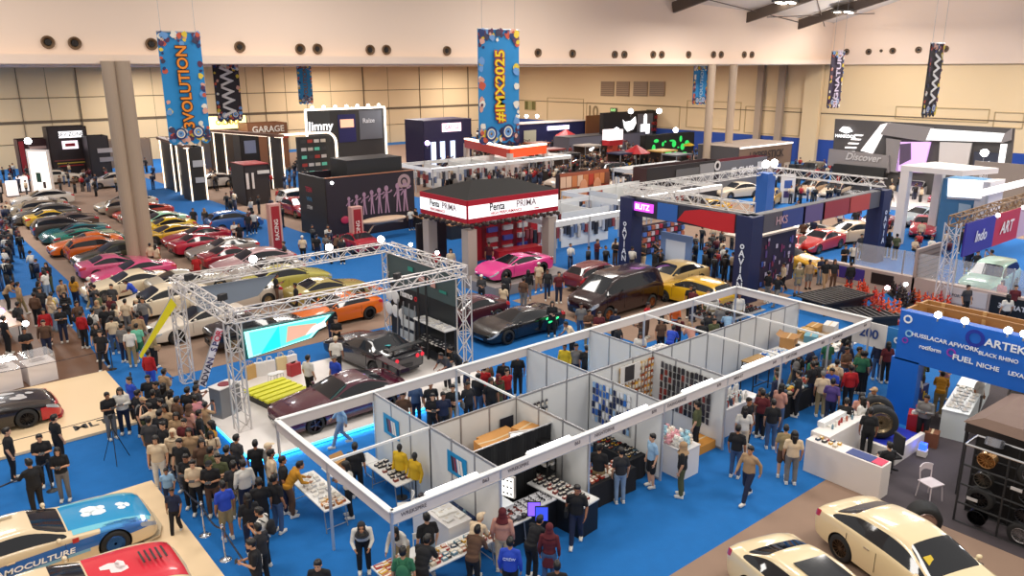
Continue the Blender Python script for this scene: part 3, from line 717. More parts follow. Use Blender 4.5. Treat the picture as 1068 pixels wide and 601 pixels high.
banner((163,33),(208,34),(193,147), 45, 'big blue hanging banner with orange upright lettering near the double column', '3VOLUTION', hx('#ef8a1e'), M_BB, tcol2=hx('#2a1a10'), ts=.78)
banner((498,30),(541,31),(519,147), 45, 'big blue hanging banner with yellow upright lettering in mid hall', '#IMX2025', hx('#f2d324'), M_BB, tcol2=hx('#b3261e'), ts=1.15)
banner((221,67),(248,67),(240,124), 56, 'dark hanging banner with white zigzag letters beside the blue orange-lettered one', 'VWW', hx('#ece6e0'), M_BD, ts=1.25)
banner((309,68),(324,68),(320,107), 90, 'small blue banner hanging before the rear panelled wall', 'EVOLUTION', hx('#7a5a40'), M_BB, art=True, ts=.7)
banner((724,69),(739,69),(733,107), 56, 'small blue banner hanging by the two slim columns', 'EVOLUTION', hx('#a8c8dc'), M_BB, ts=.7)
banner((868,54),(881,55),(871,110), 30, 'narrow dark purple banner near the hall corner', 'SIGNATURE', hx('#d8c8dc'), mat('banner_plum', lin('#33203c'), .6), ts=.75)
banner((971,45),(985,46),(976,118), 22, 'narrow dark banner with white zigzag letters above the white exhibition stand', 'VWW', hx('#ece6e0'), M_BD, ts=1.1)
# ---------------------------------------------------------------- camera, lamps, view
cd = bpy.data.cameras.new('camera'); co = bpy.data.objects.new('camera', cd); COL.objects.link(co)
co.matrix_world = Matrix.Translation(CAM) @ Matrix((cR, cU, -cF)).transposed().to_4x4()
cd.sensor_width = 36; cd.lens = 36*FPX/1068; cd.clip_end = 500; sc.camera = co
def area(name, loc, size, power, col=(1,.945,.88), rot=(0,0,0), sy=None):
    l = bpy.data.lights.new(name, 'AREA'); l.energy = power; l.color = col; l.shape = 'RECTANGLE'; l.size = size; l.size_y = sy or size
    o = bpy.data.objects.new(name, l); COL.objects.link(o); o.location = loc; o.rotation_euler = rot; return o
for x in (2, 22, 42, 62, 82):
    for y in (2, 22, 42): area('hall_lamp', (x, y, 19 if x < 60 else 16), 5, 1420 if x < 60 else 2700)
for x in (5, 30, 55, 80):
    for y in (66, 88, 106): area('rear_lamp', (x, y, 11.6), 4, 2150)
for x, y in ((72,42),(86,46),(84,36)): area('hall_uplight', (x, y, 12.5), 2, 500, rot=(PI,0,0))  # added fill without fixtures, aimed up to brighten the roof underside
w = bpy.data.worlds.new('world'); sc.world = w; w.use_nodes = True
w.node_tree.nodes['Background'].inputs[0].default_value = (1, .93, .86, 1); w.node_tree.nodes['Background'].inputs[1].default_value = .6
sc.view_settings.view_transform = 'Standard'; sc.view_settings.look = 'None'; sc.view_settings.gamma = 1; sc.view_settings.use_curve_mapping = False
sc.view_settings.exposure = 0.
sc.cycles.use_denoising = True
sc.cycles.max_bounces = 5; sc.cycles.diffuse_bounces = 3; sc.cycles.glossy_bounces = 2; sc.cycles.transparent_max_bounces = 6; sc.cycles.sample_clamp_indirect = 4
# ---------------------------------------------------------------- shell-scheme stalls: 7 x 2 modules of 3 m
BX, BY, BH = 7.5, 13.25, 2.5
def wall_run(x0, y0, x1, y1, label, h=BH, name='partition_wall', inner=None, m=None):
    """a run of white infill panels between aluminium profiles"""
    L = math.hypot(x1-x0, y1-y0); a = math.atan2(y1-y0, x1-x0); n = max(1, round(L))
    t = empty(name, (x0, y0, 0), a, label, 'wall')
    for k in range(n):
        boxo('panel', (L*(k+.5)/n, 0, h/2), (L/n-.05, .02, h-.12), m or M_PANEL, t)
    for k in range(n+1):
        boxo('post', (L*k/n, 0, h/2), (.045, .05, h), M_ALUD, t)
    boxo('top_rail', (L/2, 0, h-.03), (L, .045, .06), M_ALUD, t); boxo('bottom_rail', (L/2, 0, .05), (L, .045, .06), M_ALUD, t)
    return t
W = wall_run
T_ = 'white partition wall '
W(BX+3,BY,BX+3,BY+3, T_+'behind the stall with the white counter'); W(BX+3,BY+3,BX+3,BY+6, T_+'with a small W poster beside the white car platform')
W(BX+3,BY+3,BX+6,BY+3, T_+'behind the stacked brown cartons'); W(BX+6,BY,BX+6,BY+3, T_+'between the carton store and the cap stall')
W(BX+6,BY+3,BX+9,BY+3, T_+'closing the rear of the hanging blister pack stall'); W(BX+9,BY,BX+9,BY+3, T_+'next to the soft toy table')
W(BX+9,BY+3,BX+12,BY+3, T_+'carrying the tall board of small packets'); W(BX+12,BY,BX+12,BY+3, T_+'between the packet board and the bottle shelf')
W(BX+12,BY+3,BX+21,BY+3, T_+'running nine panels long through the far half'); W(BX+9,BY+3,BX+9,BY+6, T_+'sloping away from the yellow shirt visitor')
W(BX+12,BY+3,BX+12,BY+6, T_+'beside the pink and white box stack')
def rail(x0, y0, x1, y1, label):
    mb = MB(); mb.bar((x0,y0,BH-.04), (x1,y1,BH-.04), .05, .06)
    tag(mb.build('cross_rail', M_WHITE), label, 'rail')
rail(BX,BY+3,BX+3,BY+3,'thin white cross rail over the yellow jacket display'); rail(BX+6,BY+3,BX+6,BY+6,'thin white cross rail over the waiting crowd')
rail(BX+15,BY,BX+15,BY+3,'thin white cross rail over the small wooden table'); rail(BX+18,BY,BX+18,BY+3,'thin white cross rail over the open carton')
rail(BX+15,BY+3,BX+15,BY+6,'thin white cross rail over the pink box stack'); rail(BX+18,BY+3,BX+18,BY+6,'thin white cross rail over the long grey tray table')
def posts():
    q = {0:'at the corner with the magazine table',3:'by the wall with posters',6:'by the sunglasses stall',9:'by the soft toys',12:'by the packet board',15:'by the orange bag',18:'by the crowded cap table',21:'at the corner by the blue archway'}
    for k in range(8):
        for j, w_ in ((0,'aisle side post '),(6,'rear side post ')):
            mb = MB(); mb.bar((BX+3*k,BY+j,0), (BX+3*k,BY+j,BH), .06); 
            o = mb.build('stall_post', M_ALU); tag(o, 'slim aluminium '+w_+q[3*k], 'post')
    for x, l in ((0,'slim aluminium post in the middle of the open stall end'),(21,'slim aluminium post in the middle of the far stall end')):
        mb = MB(); mb.bar((BX+x,BY+3,0), (BX+x,BY+3,BH), .06); tag(mb.build('stall_post', M_ALU), l, 'post')
posts()
M_FASC = mat('fascia_board', lin('#d9cfca'), .45)
def fascia(x0, y0, x1, y1, label, txt=None, side=-1):
    L = math.hypot(x1-x0, y1-y0); a = math.atan2(y1-y0, x1-x0)
    t = empty('fascia_board', (x0, y0, BH-.15), a, label, 'fascia')
    boxo('board', (L/2,0,0), (L-.06,.05,.30), M_FASC, t)
    boxo('top_flange', (L/2,0,.16), (L,.14,.03), M_WHITE, t); boxo('lower_lip', (L/2,side*.03,-.15), (L,.03,.02), M_ALU, t)
    if txt:
        text(txt, .13, hx('#6a6264'), t, (.55,side*.03,0), (PI/2,0,0) if side < 0 else (PI/2,0,PI), ext=.002)
        text('B%d' % (len(txt)*7 % 90), .13, hx('#6a6264'), t, (L-.45,side*.03,0), (PI/2,0,0) if side < 0 else (PI/2,0,PI), ext=.002)
pl = ['over the magazine table corner','over the eyewear stall','over the sunglasses shelf table','over the soft toy table','over the bottle shelf','over the cap table','over the far crowded stall']
for k in range(7):
    fascia(BX+3*k,BY,BX+3*k+3,BY, 'white name fascia '+pl[k], ['WREKSPIRE','WREKSPIRE','NIGHTDRIVE','DASHGARAGE','MINI GT','CAP STORE','AUTOMOD'][k])
    fascia(BX+3*k,BY+6,BX+3*k+3,BY+6, 'white rear fascia facing the '+['white car platform','dark show car','black convertible','blue aisle by the van','dark red van','yellow coupe','blue portal'][k], None, 1)
for j in (0,3):
    fascia(BX,BY+j,BX,BY+j+3, 'white end fascia '+('above the magazine table' if j == 0 else 'above the laptop table'))
    fascia(BX+21,BY+j,BX+21,BY+j+3, 'white far end fascia '+('nearest the blue portal' if j == 0 else 'nearest the bull bars'))
# fluorescent battens behind the fascias
for k, l in ((0,'white tube light glowing inside the magazine stall fascia'),(1,'white tube light glowing inside the eyewear stall fascia'),(2,'white tube light glowing above the sunglasses shelf'),(3,'white tube light glowing above the soft toys'),(4,'white tube light glowing above the bottle shelf')):
    t = empty('tube_light', (BX+3*k+1.7, BY+.14, BH-.02), 0, l, 'lamp')
    boxo('batten', (0,0,0), (1.5,.09,.06), M_WHITE, t); boxo('tube', (0,0,.045), (1.42,.05,.04), glow('#ffffff', 6), t)
# posters on the wall
def poster(x, y, z, w, h, rot, label, bg, txt, tc, m=None):
    t = empty('poster', (x,y,z), rot, label, 'poster'); boxo('sheet', (0,0,0), (w,.01,h), hx(bg), t)
    if txt: text(txt, h*.75, hx(tc), t, (0,-.012,0), (PI/2,0,0), ext=.002, sx=.9)
    return t
for y, z, l in ((BY+5.0,1.75,'blue poster with a white W mark on the wall by the dark hanging coat'),(BY+1.75,1.85,'blue poster with a white W mark above the seated seller')):
    t = poster(BX+3-.03, y, z, .85, .62, -PI/2, l, '#1c8cc4', None, None)
    q = MB()
    for i, (c, x0) in enumerate(((0,-.26),(1,-.14),(2,.0),(3,.12))):
        q.add([(x0,-.012,.2),(x0+.10,-.012,.2),(x0+.17,-.012,-.2),(x0+.07,-.012,-.2)], [(0,1,2,3)], c)
    q.build('mark', [hx('#3a1c28'), hx('#8a3a4a'), hx('#efe8e4'), hx('#efe8e4')], t)
# ---------------------------------------------------------------- furniture
def folding_table(c, L, W_, a, label, top='#e8e6e2', h=.74, cloth=None):
    t = empty('folding_table', c, a, label, 'table')
    boxo('table_top', (0,0,h-.02), (L,W_,.045), hx(top), t, bevel=.01)
    if cloth:
        mb = MB(); n = 24; per = []
        for i in range(n): 
            u = i/n*4; s_ = int(u); f = u-s_
            x, y = [(-1+2*f,-1),(1,-1+2*f),(1-2*f,1),(-1,1-2*f)][s_]; per.append((x*L/2, y*W_/2))
        for i in range(n):
            (ax,ay),(bx_,by_) = per[i], per[(i+1) % n]; w0, w1 = 1+.03*math.sin(i*2.3), 1+.03*math.sin((i+1)*2.3)
            mb.quad((ax*1.01,ay*1.01,h+.006),(bx_*1.01,by_*1.01,h+.006),(bx_*w1*1.02,by_*w1*1.02,.02),(ax*w0*1.02,ay*w0*1.02,.02))
        mb.add([(x*1.01,y*1.01,h+.006) for x, y in per], [tuple(range(n))]); mb.build('table_cloth', mat('cloth_'+cloth, lin(cloth), .9, bump=(8,.3)), t)
    else:
        for sx_ in (-1,1):
            for sy in (-1,1):
                mb = MB(); mb.tube((sx_*(L/2-.12),sy*(W_/2-.07),0), (sx_*(L/2-.2),sy*(W_/2-.07),h-.04), .015); mb.build('leg', M_ALUD, t)
            mb = MB(); mb.tube((sx_*(L/2-.13),-W_/2+.07,.12), (sx_*(L/2-.13),W_/2-.07,.12), .012); mb.build('crossbar', M_ALUD, t)
    return t
def counter(c, L, W_, h, a, label, col='#e4e0dc', top=None, cat='counter', emit=None):
    t = empty('display_counter', c, a, label, cat)
    boxo('carcass', (0,0,h/2-.02), (L-.04,W_-.04,h-.04), hx(col), t, bevel=.008)
    boxo('worktop', (0,0,h-.02), (L,W_,.04), hx(top or col, .3), t, bevel=.006)
    boxo('plinth', (0,0,.03), (L-.1,W_-.1,.06), M_BLACK, t)
    return t
def chair(c, a, label, col='#e8e6e2', name='plastic_chair'):
    t = empty(name, c, a, label, 'chair'); m = hx(col)
    boxo('seat', (0,0,.45), (.42,.42,.035), m, t, bevel=.012)
    mb = MB(); pts = [(-.20,-.19+.38*i/8, .74+.04*math.sin(PI*i/8)) for i in range(9)]; pts = [(x-.05*math.sin(PI*i/8), y, z) for i, (x,y,z) in enumerate(pts)]
    for p, q in zip(pts, pts[1:]): mb.bar(p, q, .025, .16)
    mb.build('backrest', m, t)
    for sx_ in (-1,1):
        for sy in (-1,1):
            q = MB(); q.tube((sx_*.21,sy*.20,0), (sx_*.17,sy*.17,.44), .014); 
            if sx_ < 0: q.tube((-.17,sy*.17,.44), (-.20,sy*.19,.76), .014)
            q.build('leg', m, t)
    return t
def carton(c, d, a, label, col='#b98a52', group=None, open_=False):
    t = empty('cardboard_box', c, a, label, 'box', group)
    boxo('carton_body', (0,0,d[2]/2), d, mat('cardboard_'+col, lin(col), .85, noise=(3,.06)), t)
    boxo('tape', (0,0,d[2]+.002), (d[0]*1.002,.06,.006), hx('#cbb48c'), t)
    if open_:
        for s in (1,-1):
            mb = MB(); mb.quad((-d[0]/2,s*d[1]/2,d[2]),(d[0]/2,s*d[1]/2,d[2]),(d[0]/2,s*d[1]*.8,d[2]+.1),(-d[0]/2,s*d[1]*.8,d[2]+.1)); mb.build('flap', hx(col), t)
    return t
# small goods: one mesh of each kind, copied singly
def goods_meshes():
    g = {}
    q = MB(); q.box((0,0,.03), (.13,.10,.06)); q.box((0,0,.0605), (.09,.06,.002), mi=1); g['product_box'] = q
    q = MB(); q.box((0,0,.012), (.21,.15,.024)); q.box((0,0,.0245), (.17,.05,.002), mi=1); g['magazine'] = q
    q = MB(); q.lathe([(.0001,0),(.035,0),(.035,.12),(.014,.15),(.014,.175),(.0001,.175)], 10); q.lathe([(.0001,.175),(.017,.175),(.017,.20),(.0001,.20)], 8, mi=1); g['bottle'] = q
    q = MB(); q.ball((0,0,.05), (.10,.09,.07), 10, 6); q.ball((.11,0,.03), (.07,.06,.008), 8, 4, mi=1); g['baseball_cap'] = q
    q = MB(); q.box((0,0,.025), (.24,.20,.05)); q.box((.0,.06,.052), (.10,.07,.006), mi=1); g['folded_shirt'] = q
    q = MB(); q.ball((0,0,.08), (.08,.08,.09), 10, 7); q.ball((0,0,.20), .065, 10, 7); 
    for s in (1,-1): q.ball((0,s*.045,.255), .022, 7, 5); q.ball((.05,s*.06,.04), .03, 7, 5); q.ball((.03,s*.09,.12), .028, 7, 5)
    q.ball((.06,0,.19), .012, 6, 4, mi=1); g['soft_toy'] = q
    q = MB()
    for s in (1,-1): q.lathe([(.0001,0),(.028,.0),(.028,.006),(.0001,.006)], 10, M=Matrix.Translation((0,s*.035,.03)) @ Matrix.Rotation(PI/2,4,'Y')); q.bar((0,s*.065,.035), (-.12,s*.062,.03), .006)
    q.bar((0,-.01,.04), (0,.01,.04), .006); g['sunglasses'] = q
    q = MB(); q.ball((0,0,.035), (.12,.05,.04), 10, 6); q.ball((-.05,0,.06), (.05,.045,.05), 8, 6); q.box((0,0,.008), (.25,.085,.016), mi=1); g['trainer_shoe'] = q
    q = MB(); q.box((0,0,.028), (.09,.04,.022)); q.box((-.005,0,.048), (.045,.034,.018), mi=1)
    for x in (-.027,.027):
        for s in (1,-1): q.tube((x,s*.012,.014), (x,s*.023,.014), .013, n=8, mi=1)
    g['model_car'] = q
    q = MB(); q.box((0,0,.11), (.10,.012,.17)); q.box((0,-.008,.085), (.075,.012,.09), mi=1); q.tube((0,0,.2), (0,.01,.215), .008, n=6); g['blister_pack'] = q
    out = {}
    for k, q in g.items():
        me = q.mesh(k, False); me.materials.append(M_OBJ); me.materials.append(hx({'sunglasses':'#111111','bottle':'#e8e8e8','model_car':'#15151a','trainer_shoe':'#eeeeee','baseball_cap':'#1c1c20'}.get(k,'#ded6c8'))); out[k] = me
    return out
GM = goods_meshes()
PAL = {'mixed': ['#c8b8a0','#a03028','#30445e','#e0dcd4','#d0a030','#2a2a2e','#6a8a9a','#b86a50'], 'dark': ['#1c1c20','#2c2a30','#3a3438','#803028','#4a4a52'], 'white': ['#e6e4e0','#d8d4d0','#f0eee8','#c8c8cc'],
       'pastel': ['#e8a8b0','#f0dcc8','#a0cfe0','#e6c8d8','#f2efe6'], 'blue': ['#20489a','#2a6ac0','#8ab0d8','#e0e4ea','#16264e'], 'warm': ['#c87a28','#e0a840','#a04420','#e8d0a8','#8a5a34'], 'red': ['#a81820','#c83028','#e0d0c8','#6a1418']}
def goods(kind, origin, ux, uy, nx, ny, pal, label, group, jit=.2, rot=0, scale=1., cat=None, skip=0., stand=False):
    """goods laid out in rows from origin along the two given edge vectors"""
    origin, ux, uy = Vector(origin), Vector(ux), Vector(uy)
    for i in range(nx):
        for j in range(ny):
            if rng.random() < skip: continue
            o = bpy.data.objects.new(kind, GM[kind]); COL.objects.link(o)
            o.location = origin+ux*((i+.5+rng.uniform(-jit,jit))/nx)+uy*((j+.5+rng.uniform(-jit,jit))/ny)
            o.rotation_euler.z = rot+rng.uniform(-.25,.25)*(jit > 0); s = scale*rng.uniform(.92,1.08); o.scale = (s,s,s)
            o.color = (*lin(rng.choice(PAL[pal])), 1); tag(o, label, cat or kind.replace('_', ' '), group)
def shelf_rack(c, W_, D, H_, n, a, label, col='#2a2a2c', back=None):
    t = empty('shelf_rack', c, a, label, 'shelf'); m = hx(col)
    for k in range(n): boxo('shelf', (0,0,.12+(H_-.15)*k/(n-1)), (W_,D,.025), m, t)
    for sx_ in (-1,1):
        for sy in (-1,1): boxo('upright', (sx_*(W_/2-.02),sy*(D/2-.02),H_/2), (.035,.035,H_), m, t)
    if back: boxo('back_panel', (0,D/2,H_/2), (W_,.02,H_), hx(back), t)
    return t
# stall 1 : magazine tables in an L at the open corner
folding_table((BX+.25,BY+.35,0), 1.9, .75, PI/2, 'white folding table of magazines at the open stall corner')
bpy.data.objects['folding_table'].location.y = BY-.1
goods('magazine', (BX-.08,BY-1.0,.746), (.66,0,0), (0,1.8,0), 4, 9, 'mixed', 'small magazine laid flat on the corner stall table', 'magazines on the corner table', .15)
folding_table((BX+1.75,BY+.2,0), 2.2, .7, 0, 'white folding table with pink and dark packs along the front of the corner stall')
goods('product_box', (BX+.75,BY-.08,.746), (2.0,0,0), (0,.5,0), 13, 4, 'mixed', 'small boxed item on the front table of the corner stall', 'boxed items on the corner stall front table')
counter((BX+2.3,BY+1.55,0), 1.7, .7, .95, PI/2, 'white counter covered in caps and cloth inside the corner stall')
goods('folded_shirt', (BX+2.02,BY+.8,.95), (.55,0,0), (0,1.5,0), 2, 5, 'white', 'folded white garment on the white counter of the corner stall', 'folded garments on the white counter')
goods('baseball_cap', (BX+2.05,BY+1.7,1.0), (.5,0,0), (0,.65,0), 2, 3, 'dark', 'dark cap lying on the folded white garments', 'caps on the white counter')
folding_table((BX+3.55,BY+.35,0), 1.0, .6, 0, 'small white folding table of caps by the stall partition', )
goods('baseball_cap', (BX+3.1,BY+.1,.75), (.9,0,0), (0,.5,0), 4, 3, 'dark', 'dark cap on the small table at the stall partition', 'caps at the partition')
chair((BX+1.15,BY+1.0,0), R(200), 'white plastic chair standing empty inside the corner stall')
# stall 2: laptop table, jackets, blue draped table
folding_table((9.0,18.9,0), 2.2, .75, R(90), 'long white folding table with gadgets outside the open stall end'); bpy.data.objects['folding_table.003'].location = (8.0,18.0,0)
goods('product_box', (7.7,17.0,.746), (.6,0,0), (0,2.0,0), 3, 9, 'white', 'small white gadget on the long table outside the stall', 'gadgets on the long table')
goods('product_box', (7.7,16.95,.746), (.6,0,0), (0,.5,0), 4, 3, 'warm', 'amber gadget at the near end of the long table', 'amber gadgets')
folding_table((9.35,18.75,0), 1.5, .65, 0, 'white table carrying a brown carton and a laptop')
carton((9.1,18.8,.74), (.45,.35,.22), R(10), 'brown carton standing on the white table by the laptop', open_=True)
t = empty('laptop', (9.6,18.7,.745), R(-60), 'open silver laptop on the white table', 'laptop'); boxo('keyboard', (0,0,.012), (.34,.24,.02), M_ALU, t); boxo('screen', (0,.12,.12), (.34,.015,.22), hx('#d8dade'), t)
folding_table((11.9-1.9,17.6,0), 1.6, .6, R(90), 'white table with black gear beside the yellow jackets')
goods('product_box', (9.8,16.9,.746), (.45,0,0), (0,1.4,0), 3, 6, 'dark', 'dark gadget on the table beside the yellow jackets', 'dark gadgets by the jackets')
chair((9.6,16.2,0), R(150), 'white folding chair beside the blue draped table')
folding_table((10.05,14.95,0), 1.5, .8, R(90), 'table draped in dark blue cloth with toys on top', cloth='#16284e')
goods('soft_toy', (9.75,14.3,.75), (.6,0,0), (0,1.3,0), 3, 5, 'mixed', 'small figure toy on the dark blue draped table', 'toys on the blue table', scale=.7)
def jacket_stand(c, a, label, col):
    t = empty('mannequin', c, a, label, 'mannequin')
    o = bpy.data.objects.new('jacket', PM['stand']['jacket']); COL.objects.link(o); o.parent = t; o.color = (*lin(col),1)
    mb = MB(); mb.tube((0,0,0),(0,0,.95),.02); mb.lathe([(.0001,0),(.17,0),(.17,.02),(.0001,.02)],14); mb.build('stand', M_BLACK, t)
    mb = MB(); mb.ball((0,0,1.58),(.085,.075,.11)); mb.tube((0,0,1.4),(0,0,1.5),.045); mb.build('head_form', M_BLACK, t)
jacket_stand((10.15,17.3,0), R(200), 'yellow jacket on a mannequin nearest the white table', '#d8b020'); jacket_stand((10.2,16.6,0), R(190), 'yellow and black jacket on a mannequin next to the partition', '#caa21c')
# stall 3: cartons and black curtain
mb = MB(); n = 30
for i in range(n): 
    y0_, y1_ = .04*math.sin(i*1.3), .04*math.sin((i+1)*1.3); mb.quad((3*i/n,y0_,2.25),(3*(i+1)/n,y1_,2.25),(3*(i+1)/n,y1_*1.6,.02),(3*i/n,y0_*1.6,.02))
t = empty('curtain', (BX+3,BY+1.45,0), 0, 'black cloth curtain hiding the carton store', 'curtain'); o = mb.build('cloth', mat('black_cloth', lin('#1a1b1e'), .95), t); o.modifiers.new('s','SOLIDIFY').thickness = .01
mb = MB(); mb.tube((0,0,2.26),(3,0,2.26),.02); mb.build('curtain_rod', M_ALU, t)
boxs = [((.55,2.2),(.7,.6,1.75),5,'brown carton stacked nearest the W poster wall'),((1.15,2.0),(.55,.5,2.05),-8,'tall brown carton with a taped lid on the store pile'),((1.9,2.3),(1.1,.9,1.85),3,'wide brown carton in the middle of the store'),((2.62,2.15),(.6,.55,2.0),12,'brown carton lying against the far end of the store')]
for (x, y), d, a, l in boxs: carton((BX+3+x,BY+y,0), d, R(a), l, '#c08a4c')
# stall 4 (3..6): sunglasses and cap displays at the front
counter((BX+3.6,BY+.95,0), .9, .5, 1.0, R(90), 'light box counter showing pale eyewear by the stall wall', '#dfe4ea')
def lightbox(c, w, h, a, label, rows, cols_, kind_col='#2a2a2c'):
    t = empty('display_board', c, a, label, 'display board'); boxo('frame', (0,0,h/2), (w+.06,.08,h+.06), hx('#c8c4c0'), t)
    boxo('lit_panel', (0,-.045,h/2), (w,.01,h), glow('#f6f2ea', 1.6), t); mb = MB()
    for i in range(cols_):
        for j in range(rows):
            x, z = -w/2+w*(i+.5)/cols_, h*(j+.5)/rows; mb.ball((x-w*.12/cols_*2,-.06,z), (w/cols_*.16,.01,h/rows*.16), 6, 4); mb.ball((x+w*.12/cols_*2,-.06,z), (w/cols_*.16,.01,h/rows*.16), 6, 4)
    mb.build('eyewear', hx(kind_col), t)
    boxo('stand', (0,.1,-c[2]/2), (w*.6,.1,c[2]), M_BLACK, t) if c[2] > .1 else None
lightbox((BX+5.45,BY+1.9,1.15), .95, .85, R(-20), 'lit white board with rows of eyewear below the black curtain', 5, 6)
lightbox((BX+3.85,BY+1.25,1.0), 1.1, .55, R(-70), 'lit white sloped board with eyewear beside the partition', 3, 5)
counter((BX+4.3,BY+.45,0), 1.5, .6, .85, 0, 'black draped counter with small black items in the eyewear stall', '#19191c', '#c8c8cc')
goods('sunglasses', (BX+3.6,BY+.22,.85), (1.4,0,0), (0,.45,0), 7, 3, 'dark', 'black sunglasses laid on the eyewear stall counter', 'sunglasses on the eyewear counter', scale=1.2)
for i, (px_, py_, c_, tx) in enumerate(((557,531,'#6a4ad8','purple blue'),(565,536,'#2a3aa8','deep blue'))):
    g = G(px_, py_, 1.1); t = empty('tablet_screen', g, R(-40), tx+' lit tablet screen standing at the front of the eyewear stall', 'screen'); boxo('bezel', (0,0,0), (.34,.03,.42), M_BLACK, t); boxo('display', (0,-.017,0), (.30,.008,.37), glow(c_, 2.2), t); boxo('stem', (0,.02,-.65), (.04,.03,.9), M_BLACK, t)
counter((BX+6.1,BY+.15,0), 1.9, .75, .9, R(96), 'black draped table with small white goods facing the aisle', '#141416', '#d8d8d6')
bpy.data.objects['display_counter.003'].location = (BX+5.35,BY+.3,0)
goods('product_box', (BX+5.05,BY-.5,.9), (.6,0,0), (0,1.7,0), 4, 9, 'dark', 'small dark boxed item on the black draped table', 'boxed items on the black table')
shelf_rack((BX+5.6,BY+1.35,0), .7, .35, 1.9, 5, R(90), 'black wire shelf with bright packs against the stall partition', '#1c1c1e')
goods('product_box', (BX+5.45,BY+1.05,1.22), (.3,0,0), (0,.6,0), 2, 5, 'white', 'pale pack on the upper wire shelf', 'packs on the upper wire shelf'); goods('product_box', (BX+5.45,BY+1.05,.78), (.3,0,0), (0,.6,0), 2, 5, 'red', 'red pack on the lower wire shelf', 'packs on the lower wire shelf')
poster(BX+5.6, BY+3-.05, 1.55, .5, .9, 0, 'tall dark poster with pale lines on the cap stall wall', '#1c2030', None, None)
# stall 5 (6..9): table of toys, wall of blister packs
folding_table((BX+7.05,BY+.45,0), 1.9, .7, 0, 'black draped table of bright packs in front of the hanging blister packs', cloth='#16161a')
goods('product_box', (BX+6.15,BY+.18,.76), (1.8,0,0), (0,.55,0), 10, 4, 'mixed', 'small bright pack on the black draped table by the aisle', 'bright packs on the draped table')
goods('product_box', (BX+6.15,BY+.55,.82), (.9,0,0), (0,.2,0), 5, 1, 'red', 'red and black pack standing at the rear of the draped table', 'red packs on the draped table', scale=1.4)
folding_table((BX+8.5,BY+1.2,0), 1.5, .65, R(90), 'black draped table of caps below the blister pack wall', cloth='#18181b')
goods('model_car', (BX+8.2,BY+.5,.76), (.6,0,0), (0,1.4,0), 3, 9, 'mixed', 'tiny model car on the draped table below the blister packs', 'model cars on the draped table', scale=1.4)
goods('blister_pack', (BX+8.93,BY+1.2,.85), (0,1.6,0), (0,0,1.35), 11, 6, 'blue', 'hanging blister pack on the end partition by the aisle', 'blister packs on the partition', .06, PI/2, 1.05)
goods('blister_pack', (BX+6.1,BY+2.93,.85), (1.1,0,0), (0,0,1.2), 7, 5, 'dark', 'dark hanging pack on the rear partition of the toy stall', 'dark packs on the rear partition', .06, 0, 1.1)
# stall 6 (9..12): soft toy table, packet board
counter((BX+9.85,BY+.2,0), 1.3, .8, .95, R(90), 'white counter heaped with pastel soft toys at the aisle', '#e2dedc')
goods('soft_toy', (BX+9.5,BY-.35,.95), (.7,0,0), (0,1.15,0), 4, 5, 'pastel', 'pastel soft toy heaped on the white counter', 'soft toys on the white counter', .3, PI, 1.15)
goods('soft_toy', (BX+9.2,BY+.3,1.15), (.5,0,0), (0,.7,0), 2, 3, 'pastel', 'pastel soft toy on top of the heap at the white counter', 'soft toys on top of the heap', .3, PI, 1.2)
goods('blister_pack', (BX+11.93,BY+.5,.55), (0,2.1,0), (0,0,1.6), 12, 7, 'dark', 'dark packet hanging on the stall end partition near the orange floor box', 'dark packets on the stall end', .06, PI/2, 1.15)
goods('blister_pack', (BX+10.3,BY+2.93,.35), (1.7,0,0), (0,0,1.85), 11, 8, 'warm', 'amber packet hanging on the tall packet board', 'amber packets on the packet board', .06, 0, 1.2)
t = empty('poster', (BX+10.8,BY+2.9,2.05), 0, 'black and white print above the amber packets', 'poster'); boxo('sheet', (0,0,0), (.95,.02,.6), hx('#e0dcd8'), t); boxo('print', (-.05,-.015,0), (.45,.01,.52), hx('#3a3638'), t)
carton((BX+11.5,BY+.6,0), (.9,.75,.28), 0, 'low amber carton on the floor at the stall end', '#c98a3a')
# stall 7 (12..15): bottle shelf
counter((BX+13.4,BY+.75,0), 2.5, .6, 1.0, 0, 'long white counter of bottles at the aisle', '#dcd8d8', '#eeecec')
goods('bottle', (BX+12.3,BY+.5,1.0), (1.7,0,0), (0,.5,0), 11, 3, 'mixed', 'small bottle standing on the long white counter', 'bottles on the long white counter', .2, 0, 1.5)
goods('bottle', (BX+12.3,BY+.75,1.25), (1.7,0,0), (0,.2,0), 9, 1, 'white', 'white bottle on the raised step of the long counter', 'white bottles on the raised step', .2, 0, 1.5)
boxo('riser', (BX+13.1,BY+.86,1.12), (1.8,.26,.24), M_WHITE); tag(bpy.data.objects['riser'], 'white display riser on the long bottle counter', 'riser')
# stall 8 (15..21): wooden table, cartons, cap table
t = empty('wooden_table', (BX+17.0,BY+2.2,0), 0, 'small table with a wooden top and black frame in the far stall', 'table'); boxo('table_top', (0,0,1.2), (1.1,.6,.04), hx('#a5824f'), t)
for sx_ in (-1,1):
    for sy in (-1,1): boxo('leg', (sx_*.5,sy*.26,.6), (.035,.035,1.2), M_BLACK, t)
boxo('stretcher', (0,-.26,.3), (1.0,.03,.03), M_BLACK, t)
carton((BX+19.3,BY+2.3,1.15), (.75,.55,.45), R(20), 'open brown carton on the far stall table', '#b08250', open_=True)
folding_table((BX+18.9,BY+2.2,0), 2.6, .8, 0, 'white table holding the open carton in the far stall', h=1.15)
goods('product_box', (BX+17.7,BY+1.95,1.15), (1.1,0,0), (0,.5,0), 6, 3, 'blue', 'blue and white pack beside the open carton', 'packs beside the open carton', scale=1.4)
folding_table((BX+16.9,BY+.35,0), 3.4, .7, 0, 'long black draped table of caps facing the crowd', cloth='#151517')
